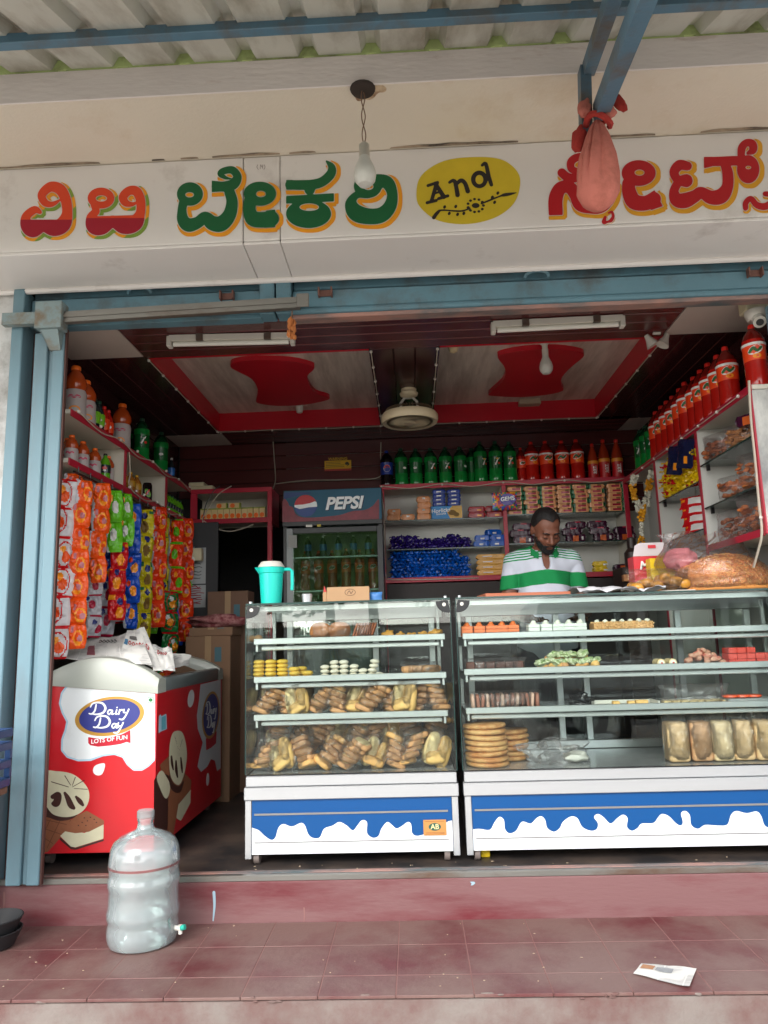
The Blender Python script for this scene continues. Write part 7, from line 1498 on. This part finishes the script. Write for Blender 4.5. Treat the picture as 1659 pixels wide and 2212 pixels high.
def head(u0, u1, v0, w0, n_, seed):
    q = Sh(0, 1, 0, 1, .0125); random.seed(seed)
    for k in range(n_):
        u = u0+(u1-u0)*(k+.5)/n_; r_ = (u1-u0)/n_*.36; q.ell(u, v0, r_, .085); q.cut_ell(u, v0+.005, r_*.55, .05)
        q.stroke([(u+r_*.7, v0-.04, .018), (u+r_*1.3, v0+.02, .018)], sub=2)
    return q
f1 = NP(((262, 1362), (318, 1358), (347, 1440), (258, 1408)), (3.80, 3.84, 3.50, 3.55), .02, 1.3)
f1 = NP(((275, 1362), (312, 1355), (352, 1452), (262, 1410)), (3.78, 3.82, 3.50, 3.54), .018, 1.3)
newspaper('folded newspaper with a red headline drooping over the freezer lid', f1, [('headline_glyphs', head(.12, .86, .52, 0, 6, 2), hred), ('printed_photo', Sh(0, 1, 0, 1, .0125).poly([(.02, .42), (.12, .42), (.12, .66), (.02, .66)]), hblue), ('printed_photo', Sh(0, 1, 0, 1, .0125).poly([(.15, .24), (.45, .24), (.45, .36), (.15, .36)]), hdark)], 22, 26, .2, .28)
f2 = NP(((168, 1388), (300, 1362), (328, 1434), (132, 1424)), (3.80, 3.84, 3.45, 3.44), .026, 4.1)
newspaper('wide crumpled newspaper lying under the others on the freezer', f2, [('printed_photo', Sh(0, 1, 0, 1, .0125).poly([(.25, .42), (.33, .42), (.36, .78), (.26, .78)]), mat('photo_rose', (150, 84, 92), .8, var=.3, vs=60)), ('headline_glyphs', head(.36, .62, .2, 0, 5, 3), hdark)], 30, 22, .45, .3)
f3 = NP(((330, 1392), (372, 1402), (378, 1448), (332, 1452)), (3.70, 3.74, 3.52, 3.50), .03, 7.7)
newspaper('small crumpled newspaper piece at the lid edge', f3, [('headline_glyphs', head(.2, .7, .3, 0, 4, 4), hred)], 18, 16, .14, .15)
f4 = NP(((350, 1412), (414, 1414), (408, 1440), (352, 1446)), (3.78, 3.95, 3.90, 3.62), .03, 9.1)
newspaper('newspaper strip reaching along the freezer side', f4, [('printed_photo', Sh(0, 1, 0, 1, .0125).poly([(.2, .3), (.3, .3), (.4, .8), (.3, .8)]), hdark)], 18, 14, .2, .12)
# ================================================================ ON THE STEP
jar = thing('water_jar', 'clear twenty litre water jar with tap on the red step', 'water jar', (-1.102, 3.075, ZT+.001)); jm_ = glassy('jar_plastic', (244, 250, 250), tl_mix=.15, body=.28, body_rgb=(242, 252, 253), rough=.12, gain=1.5, base=.03)
pr_ = [(r_, z*.915) for r_, z in [(.110, 0), (.128, .006), (.137, .03), (.138, .06), (.134, .085), (.134, .10), (.139, .112), (.139, .135), (.134, .15), (.134, .225), (.139, .238), (.139, .262), (.134, .275), (.134, .30), (.138, .312), (.138, .335), (.135, .355), (.131, .385), (.119, .410), (.096, .430), (.062, .446), (.036, .458), (.032, .466), (.030, .49), (.033, .494), (.033, .504)]]
MB().lathe(pr_, 44).build('jar_body', [jm_], jar, smooth=50)
MB().lathe([(r_-.004, z+.002) for r_, z in pr_ if z < .29]+[(.001, .272)], 44).build('water', [glassy('jar_water', (240, 248, 246), tl_mix=.15, body=.13, body_rgb=(236, 250, 250), gain=.8, rough=.02)], jar, smooth=50)
MB().lathe([(.030, .4615), (.0345, .463), (.0345, .486), (.03, .490), (.001, .490)], 24).build('cap', [glassy('cap_plastic', (230, 234, 234), body=.6, body_rgb=(214, 218, 218), rough=.2)], jar); MB().lathe([(.1385, .288), (.1388, .297)], 44, cap=False).build('refraction_ring', [glassy('painted_refraction_pink', (240, 200, 200), body=.35, body_rgb=(214, 140, 140), rough=.2)], jar)  # pink ring paints the freezer's red as refracted in the jar
b = MB(); b.tube([(.132, -.02, .055), (.158, -.024, .052)], .009, 10); b.tube([(.156, -.024, .066), (.157, -.024, .034)], .008, 10); b.build('tap_body', [wht], jar); MB().tube([(.160, -.026, .056), (.176, -.03, .06)], .010, 10).build('tap_knob', [mat('tap_teal', (40, 170, 150), .4)], jar)
pot = thing('black_bowl', 'black rubber bowl on the step at the left edge', 'bowl', (-1.68, 3.04, ZT+.001)); rub = mat('black_rubber', (34, 34, 36), .6, var=.3, vs=12)
for k in range(2): MB().lathe([(.05, .045*k), (.075, .004+.045*k), (.098, .05+.045*k), (.104, .062+.045*k), (.098, .064+.045*k), (.07, .014+.045*k), (.001, .012+.045*k)], 30).build('bowl_wall', [rub], pot, smooth=50)
tb = thing('side_table', 'low table mostly outside the left edge of the view', 'table', (-1.88, 2.75, ZT)); board(tb, 'table_top', (-.25, .245, -.25, .25, .58, .61), mat('table_brown', (110, 84, 66), .6), .004)
for x in (-.2, .0): [board(tb, 'leg', (x-.02, x+.02, y-.02, y+.02, 0, .579), mat('table_brown', (110, 84, 66), .6)) for y in (-.2, .2)]
crt = thing('plastic_crate', 'blue plastic crate cut by the left edge of the view', 'crate', (-1.83, 2.86, .980)); cb_ = mat('crate_blue', (22, 58, 104), .45, var=.1)
for s_ in (-1, 1):
    for z in (0, .07, .14, .19): board(crt, 'crate_rail', (-.2, .2, s_*.14-.008, s_*.14+.008, z, z+.03), cb_); board(crt, 'crate_rail', (s_*.2-.008, s_*.2+.008, -.131, .131, z, z+.03), cb_)
    for x in (-.19, -.06, .06, .19): board(crt, 'crate_upright', (x-.012, x+.012, s_*.14-.009, s_*.14+.009, .031, .069), cb_); board(crt, 'crate_upright', (x-.012, x+.012, s_*.14-.009, s_*.14+.009, .101, .139), cb_)
board(crt, 'crate_floor', (-.19, .19, -.13, .13, .001, .008), cb_)
t = thing('white_bottle', 'small whitish bottle standing in the blue crate', 'bottle', (-1.66, 2.86, .989)); MB().lathe([(.03, 0), (.034, .01), (.034, .18), (.015, .23), (.015, .25), (.001, .25)], 16).build('bottle_body', [frost], t)
np_ = [at(x, y, Z=ZT) for x, y in ((1368, 2105), (1386, 2083), (1505, 2094), (1490, 2137))]
def fl_(u, v): p = (np_[1]*(1-u)+np_[2]*u)*(1-v)+(np_[0]*(1-u)+np_[3]*u)*v; return (p.x, p.y, ZT+.003+.004*abs(mnoise.noise(Vector((u*2.1, v*2, 4))))+.006*max(0, u-.8)*5*v)
t = newspaper('torn sheet of newspaper lying flat on the red step', fl_, [('printed_photo', Sh(0, 1, 0, 1, .0125).poly([(.05, .15), (.28, .15), (.28, .5), (.05, .5)]), mat('photo_tan', (176, 130, 96), .8, var=.3, vs=60)), ('printed_photo', Sh(0, 1, 0, 1, .0125).poly([(.32, .2), (.62, .2), (.62, .5), (.32, .5)]), mat('photo_lightgrey', (150, 152, 154), .8, var=.3, vs=60))], 22, 16, .17, .16)
lit = MB(); random.seed(9)
for k in range(40): x, y = ru(-1.5, 1.2), ru(2.66, 3.22); lit.ell((x, y, ZT+.0015), (ru(.001, .005), ru(.001, .004), .001), 0, 6, 4, .6, k)
for k in range(22): lit.ell((ru(-1.4, 1.5), ru(3.34, 3.42), ZF+.002), (ru(.002, .008), ru(.002, .005), .001), 0, 6, 4, .6, k)
o = lit.build('litter_specks', [mat('litter_pale', (186, 166, 140), .8)]); o['kind'] = 'stuff'; o['label'] = 'pale crumbs and specks scattered on the step and threshold'; o['category'] = 'litter'
yb_ = thing('yellow_block', 'small yellow block under the wide display case', 'block', (at(1048, 1845, Y=3.5).x, 3.50, ZF)); board(yb_, 'block_body', (-.02, .02, -.02, .02, 0, .035), ybx, .004)
# ================================================================ THE SHOPKEEPER
skin = mat('skin', (120, 74, 55), .5, var=.12, vs=20, bump=.1, bs=150); hairm = mat('black_hair', (16, 13, 13), .6, var=.3, vs=60, bump=.5, bs=180)
man = thing('person', 'man in a green and white striped polo shirt looking down behind the counter', 'person', (.79, 4.40, ZF))
HM = Matrix.Translation((.012, -.105, 1.575)) @ Matrix.Rotation(.20, 4, 'Z') @ Matrix.Rotation(.57, 4, 'X') @ Matrix.Rotation(-.03, 4, 'Y')
HI = np.array(HM.inverted())
def hl(X, Y, Z): return tuple(HI[i, 0]*X+HI[i, 1]*Y+HI[i, 2]*Z+HI[i, 3] for i in range(3))
def head_sdf(x, y, z):
    d = s_ell(x, y, z, (0, .012, .03), (.077, .097, .090)); d = smin(d, s_ell(x, y, z, (0, -.024, -.045), (.060, .072, .078)), .03)
    d = smin(d, s_ell(x, y, z, (0, -.066, -.104), (.030, .024, .022)), .025)
    d = smin(d, s_cap(x, y, z, (-.036, -.082, .016), (.036, -.082, .016), .011, .011), .015)
    d = smin(d, s_cap(x, y, z, (0, -.090, .004), (0, -.112, -.036), .0085, .0135), .010); ax = np.abs(x)
    d = smin(d, s_ell(ax, y, z, (.013, -.100, -.041), (.0105, .012, .009)), .006); d = smin(d, s_ell(ax, y, z, (.042, -.060, -.034), (.024, .024, .022)), .02)
    d = -smin(-d, s_ell(ax, y, z, (.033, -.101, -.007), (.019, .016, .011)), .008)
    d = smin(d, s_ell(ax, y, z, (.032, -.079, -.008), (.0145, .0135, .0105)), .004)
    d = smin(d, s_cap(x, y, z, (-.019, -.090, -.069), (.019, -.090, -.069), .0065, .0065), .006); d = smin(d, s_cap(x, y, z, (-.016, -.088, -.081), (.016, -.088, -.081), .008, .008), .006)
    return smin(d, s_ell(ax, y, z, (.078, .014, -.008), (.010, .021, .032)), .008)
def torso_sdf(X, Y, Z):
    d = s_ell(X, Y, Z, (0, 0, 1.25), (.138, .112, .22)); d = smin(d, s_ell(X, Y, Z, (0, -.012, 1.04), (.145, .128, .2)), .06); d = smin(d, s_ell(X, Y, Z, (0, 0, .90), (.158, .118, .13)), .05)
    d = smin(d, s_cap(np.abs(X), Y, Z, (.02, .015, 1.435), (.16, .012, 1.395), .05, .055), .05); return d
def arm_pts(s): return (s*.180, .010, 1.385), (s*.228, .0, 1.10), (s*.135, -.27, 1.055)
def body_sdf(X, Y, Z):
    d = torso_sdf(X, Y, Z); d = smin(d, s_cap(X, Y, Z, (0, .02, 1.40), (.008, -.055, 1.52), .058, .054), .03)
    d = smin(d, head_sdf(*hl(X, Y, Z)), .018)
    for s in (-1, 1):
        a, b, c = arm_pts(s); d = smin(d, s_cap(X, Y, Z, a, b, .05, .04), .03); d = smin(d, s_cap(X, Y, Z, b, c, .041, .027), .02)
        h = (c[0]-s*.018, c[1]-.045, c[2]-.006); d = smin(d, s_ell(X, Y, Z, h, (.038, .048, .016)), .015)
        for k, L in enumerate((.062, .074, .07, .055)):
            fx = h[0]+(k-1.5)*.019; p1 = (fx, h[1]-.036, h[2]); p2 = (fx, h[1]-.036-L*.55, h[2]+.006); p3 = (fx, h[1]-.036-L, h[2]-.012)
            d = np.minimum(d, np.minimum(s_cap(X, Y, Z, p1, p2, .009, .0085), s_cap(X, Y, Z, p2, p3, .0085, .007)))
        d = np.minimum(d, s_cap(X, Y, Z, (h[0]-s*.03, h[1]+.01, h[2]), (h[0]-s*.062, h[1]-.035, h[2]-.006), .011, .008))
        d = smin(d, s_cap(X, Y, Z, (s*.085, 0, .86), (s*.095, -.01, .47), .085, .055), .03); d = smin(d, s_cap(X, Y, Z, (s*.095, -.01, .47), (s*.10, .02, .07), .052, .036), .02); d = smin(d, s_cap(X, Y, Z, (s*.10, .03, .035), (s*.11, -.15, .025), .038, .026), .02)
    return d
nets_mb(body_sdf, (-.30, -.48, -.02), (.30, .19, 1.74), .0068).build('body', [skin], man, smooth=80)
# shirt
def shirt_sdf(X, Y, Z):
    fold = .004*np.sin(Z*38+X*22)*np.exp(-((Z-1.12)/.16)**2)+.003*np.sin(X*60+Z*30)
    d = torso_sdf(X, Y, Z)-.017+fold
    for s in (-1, 1):
        a, b, c = arm_pts(s); e = tuple(a[i]+(b[i]-a[i])*.60 for i in range(3)); sl = s_cap(X, Y, Z, a, e, .056, .058)+fold*.6; sl = np.maximum(sl, 1.235-.05*np.abs(np.abs(X)-.2)-Z); d = smin(d, sl, .004)
    d = np.maximum(d, .80-Z); d = np.maximum(d, -s_cap(X, Y, Z, (0, .018, 1.43), (.005, -.06, 1.56), .066, .075)); d = np.maximum(d, -s_ell(X, Y, Z, (.006, -.115, 1.425), (.026, .07, .085))); return d
shm_ = mat('polo_shirt', (200, 206, 218), .85, var=.04, bump=.15, bs=200); n_ = shm_.node_tree.nodes; l_ = shm_.node_tree.links; bs_ = n_['Principled BSDF']
tc = n_.new('ShaderNodeTexCoord'); sp_ = n_.new('ShaderNodeSeparateXYZ'); l_.new(tc.outputs['Object'], sp_.inputs[0])
nzw = n_.new('ShaderNodeTexNoise'); nzw.inputs['Scale'].default_value = 7; l_.new(tc.outputs['Object'], nzw.inputs['Vector'])
ad = n_.new('ShaderNodeMath'); ad.operation = 'MULTIPLY_ADD'; ad.inputs[1].default_value = .022; l_.new(nzw.outputs['Fac'], ad.inputs[0]); l_.new(sp_.outputs['Z'], ad.inputs[2])
dp = n_.new('ShaderNodeMath'); dp.operation = 'ABSOLUTE'; l_.new(sp_.outputs['X'], dp.inputs[0])     # stripes dip towards the sides
ad2 = n_.new('ShaderNodeMath'); ad2.operation = 'MULTIPLY_ADD'; ad2.inputs[1].default_value = .10; l_.new(dp.outputs[0], ad2.inputs[0]); l_.new(ad.outputs[0], ad2.inputs[2])
mr = n_.new('ShaderNodeMapRange'); mr.inputs['From Min'].default_value = 1.0+.018; mr.inputs['From Max'].default_value = 1.5+.018; l_.new(ad2.outputs[0], mr.inputs['Value'])
rp = n_.new('ShaderNodeValToRGB'); rp.color_ramp.interpolation = 'CONSTANT'; W, G = lin((206, 210, 222))+(1,), lin((10, 136, 72))+(1,)
els = [(0, W), (.10, G), (.20, W), (.235, G), (.43, W), (.59, W)]; cr_ = rp.color_ramp
ls = [(0, W), (.12, G), (.15, W), (.17, G), (.21, W), (.235, W)]
seq = [(0., W), (.22, G), (.235, W), (.275, G), (.445, W), (.64, G)]
z_ = .64; tog = True
stops = [(0., W), (.30, W), (.50, G), (.665, W), (.815, G)]; p_ = .815
for k in range(8): p_ += .0155; stops.append((p_, W if k % 2 == 0 else G))
stops.append((.965, G))
while len(cr_.elements) < len(stops): cr_.elements.new(.5)
for e_, (ps, c_) in zip(cr_.elements, sorted(stops, key=lambda q: q[0])): e_.position = ps; e_.color = c_
l_.new(mr.outputs[0], rp.inputs[0]); l_.new(rp.outputs[0], bs_.inputs['Base Color'])
nets_mb(shirt_sdf, (-.32, -.19, .78), (.32, .18, 1.52), .0072).build('shirt', [shm_], man, smooth=80)
gcl = mat('collar_green', (10, 128, 68), .85, var=.06)
def collar(u, v):
    a = math.radians(-62+304*u); ca, sa = math.cos(a), math.sin(a); r_ = .078+.020*v
    fr = max(0, -sa); return (.005+r_*1.05*ca, .004+r_*sa-.03*fr, 1.480-.035*v-.055*fr**2+.012*(1-fr))
MB().grid(collar, 36, 5).build('collar', [gcl], man, smooth=60)
for s in (-1, 1):
    a, b, c = arm_pts(s); e = tuple(a[i]+(b[i]-a[i])*.545 for i in range(3)); d_ = (Vector(b)-Vector(a)).normalized()
    for k, (o_, m) in enumerate(((-.006, pwh), (-.022, gcl))): pass
# hair, beard, brows
def hair_sdf(X, Y, Z):
    x, y, z = X, Y, Z; d = s_ell(x, y, z, (0, .014, .033), (.082, .103, .097))+.0012*np.sin(x*230+3*np.sin(z*90))*np.sin(y*210)
    fl = .076-1.15*np.maximum(y+.055, -.01)+.024*np.exp(-((np.abs(x)-.046)/.020)**2)-.010*np.exp(-((x-.006)/.018)**2); fl = np.maximum(fl, -.085)
    return np.maximum(d, fl-z)
v_, f_ = nets(hair_sdf, (-.1, -.11, -.1), (.1, .14, .15), .005); b = MB(); b.add(v_, f_); b.xf(HM); b.build('hair', [hairm], man, smooth=80)
def beard_sdf(x, y, z):
    d = head_sdf(x, y, z)-.0035+.0015*np.sin(x*300)*np.sin(z*280); top = -.062+np.where(np.abs(x) > .036, (np.abs(x)-.036)*1.1, 0)
    d = np.maximum(d, z-top); d = np.maximum(d, y+.008); d = np.maximum(d, np.abs(x)-.064); d = np.maximum(d, -s_ell(x, y, z, (0, -.10, -.076), (.020, .03, .0095)))
    return d
v_, f_ = nets(beard_sdf, (-.095, -.13, -.145), (.095, .06, .03), .0045); b = MB(); b.add(v_, f_); b.xf(HM); b.build('beard', [hairm], man, smooth=80)
for s in (-1, 1):
    b = MB(); b.tube([(s*.014, -.097, .012), (s*.032, -.0985, .019), (s*.052, -.085, .014)], [.0035, .005, .0025], 6); b.xf(HM); b.build('eyebrow', [hairm], man)
    b = MB(); b.tube([(s*.020, -.0925, -.0125), (s*.032, -.0945, -.0150), (s*.045, -.0885, -.0130)], [.0015, .0024, .0015], 6); b.xf(HM); b.build('eyelash', [hairm], man)
b = MB(); b.tube([(-.020, -.0955, -.0745), (0, -.0975, -.0735), (.020, -.0955, -.0745)], [.0015, .0022, .0015], 6); b.xf(HM); b.build('mouth_line', [mat('lip_dark', (60, 30, 26), .6)], man)
# trousers and shoes
def trouser_sdf(X, Y, Z):
    d = torso_sdf(X, Y, Z)-.010
    for s in (-1, 1): d = smin(d, s_cap(X, Y, Z, (s*.085, 0, .86), (s*.095, -.01, .47), .10, .072), .02); d = smin(d, s_cap(X, Y, Z, (s*.095, -.01, .47), (s*.10, .02, .06), .072, .062), .02)
    d = np.maximum(d, Z-.93); return np.maximum(d, .03-Z)
nets_mb(trouser_sdf, (-.25, -.2, .02), (.25, .2, .95), .012).build('trousers', [mat('trousers', (44, 46, 54), .8)], man, smooth=80)
# ================================================================ ACROSS THE STREET (seen only in reflections and as bounce)
random.seed(17)
bark = mat('bark', (92, 76, 62), .9, var=.3, vs=5); lfm = [mat('leaf_%d' % i, c, .5, var=.2, vs=2) for i, c in enumerate(((92, 128, 62), (110, 146, 74), (70, 104, 54)))]
def tree(label, x, y, h, r, seed):
    t = thing('street_tree', label, 'tree', (x, y, 0), 0, 'trees across the street'); random.seed(seed); tr = MB(); tr.tube([(0, 0, 0), (.05, .02, h*.3), (-.04, .05, h*.55), (.02, 0, h*.8)], [.17, .13, .09, .04], 10)
    for k in range(6): a = k*1.05; tr.tube([(0, 0, h*(.38+.06*k)), (math.cos(a)*r*.4, math.sin(a)*r*.4, h*(.5+.06*k)), (math.cos(a)*r*.8, math.sin(a)*r*.8, h*(.56+.06*k))], [.07, .045, .015], 7)
    tr.build('trunk', [bark], t); lv = MB(); cl_ = [(ru(-1, 1)*r*.75, ru(-1, 1)*r*.75, h*ru(.42, .95), ru(.35, .75)) for _ in range(60)]
    for cx_, cy_, cz_, cr2 in cl_:
        for k in range(75):
            d_ = Vector((ru(-1, 1), ru(-1, 1), ru(-1, 1))).normalized()*cr2*rnd()**.4; p = Vector((cx_, cy_, cz_))+d_; a = Vector((ru(-1, 1), ru(-1, 1), ru(-1, 1))).normalized()*ru(.09, .17); b_ = a.orthogonal().normalized()*ru(.05, .09)
            lv.add([p-a, p-b_, p+a, p+b_], [(0, 1, 2, 3)], k % 3)
    lv.build('crown', lfm, t, smooth=0)
for k, (x, y, h, r) in enumerate(((-3.3, -11.0, 6.0, 2.1), (-1.0, -11.6, 6.2, 2.1), (-2.3, -13.4, 7.4, 2.4))): tree(['leafy roadside tree on the left, mirrored in the cooler door', 'leafy roadside tree on the right, mirrored in the cooler door', 'taller roadside tree behind the other two'][k], x, y, h, r, 60+k)
wl_ = thing('boundary_wall', 'long low whitewashed wall across the street behind the trees', 'wall', (0, -15, 0)); board(wl_, 'wall_body', (-20, 20, -.1, .1, 0, 1.8), white_wash, .01); board(wl_, 'wall_coping', (-20, 20, -.16, .16, 1.8, 1.88), concrete, .01)
van = thing('parked_van', 'silver van parked in the street, reflected in the wide case', 'van', (3.6, -3.4, 0)); vb = mat('van_silver', (186, 190, 192), .25, .4, var=.03); vg = mat('van_glass', (18, 22, 24), .08, var=.05)
pf = [(-2.0, .35), (2.0, .35), (2.05, .75), (2.0, 1.05), (1.45, 1.15), (1.0, 1.85), (.8, 1.95), (-1.85, 1.98), (-2.0, 1.85), (-2.05, .9)]
b = MB(); b.prism([(x, -.75, z) for x, z in pf], (0, 1.5, 0)); b.build('van_body', [vb], van, smooth=0)
for (q) in ([(-1.85, 1.2), (-.75, 1.2), (-.75, 1.82), (-1.8, 1.82)], [(-.65, 1.2), (.3, 1.2), (.3, 1.82), (-.65, 1.82)], [(.4, 1.2), (1.3, 1.2), (.95, 1.8), (.4, 1.82)]):
    for y in (-.756, .752): MB().prism([(x, y, z) for x, z in q], (0, .004, 0)).build('side_window', [vg], van, smooth=0)
MB().prism([(1.46, -.68, 1.17), (1.46, .68, 1.17), (1.02, .62, 1.84), (1.02, -.62, 1.84)], (.008, 0, .006)).build('windscreen', [vg], van, smooth=0)
for x in (-1.25, 1.3):
    for y in (-.74, .60):
        w_ = put('wheel', None, van, (x, y, .32)); MB().tube([(0, 0, 0), (0, .16, 0)], .32, 24).build('tyre', [rub], w_); MB().tube([(0, -.005, 0), (0, .165, 0)], .18, 18).build('rim', [alu], w_)
for y in (-.55, .55): MB().box(2.02, 2.06, y-.13, y+.13, .78, .93, 0, .02).build('headlight', [frost], van)
for z in (.42,): MB().box(-2.1, 2.1, -.77, .77, z, z+.14, 0, .03).build('bumper', [rub], van)
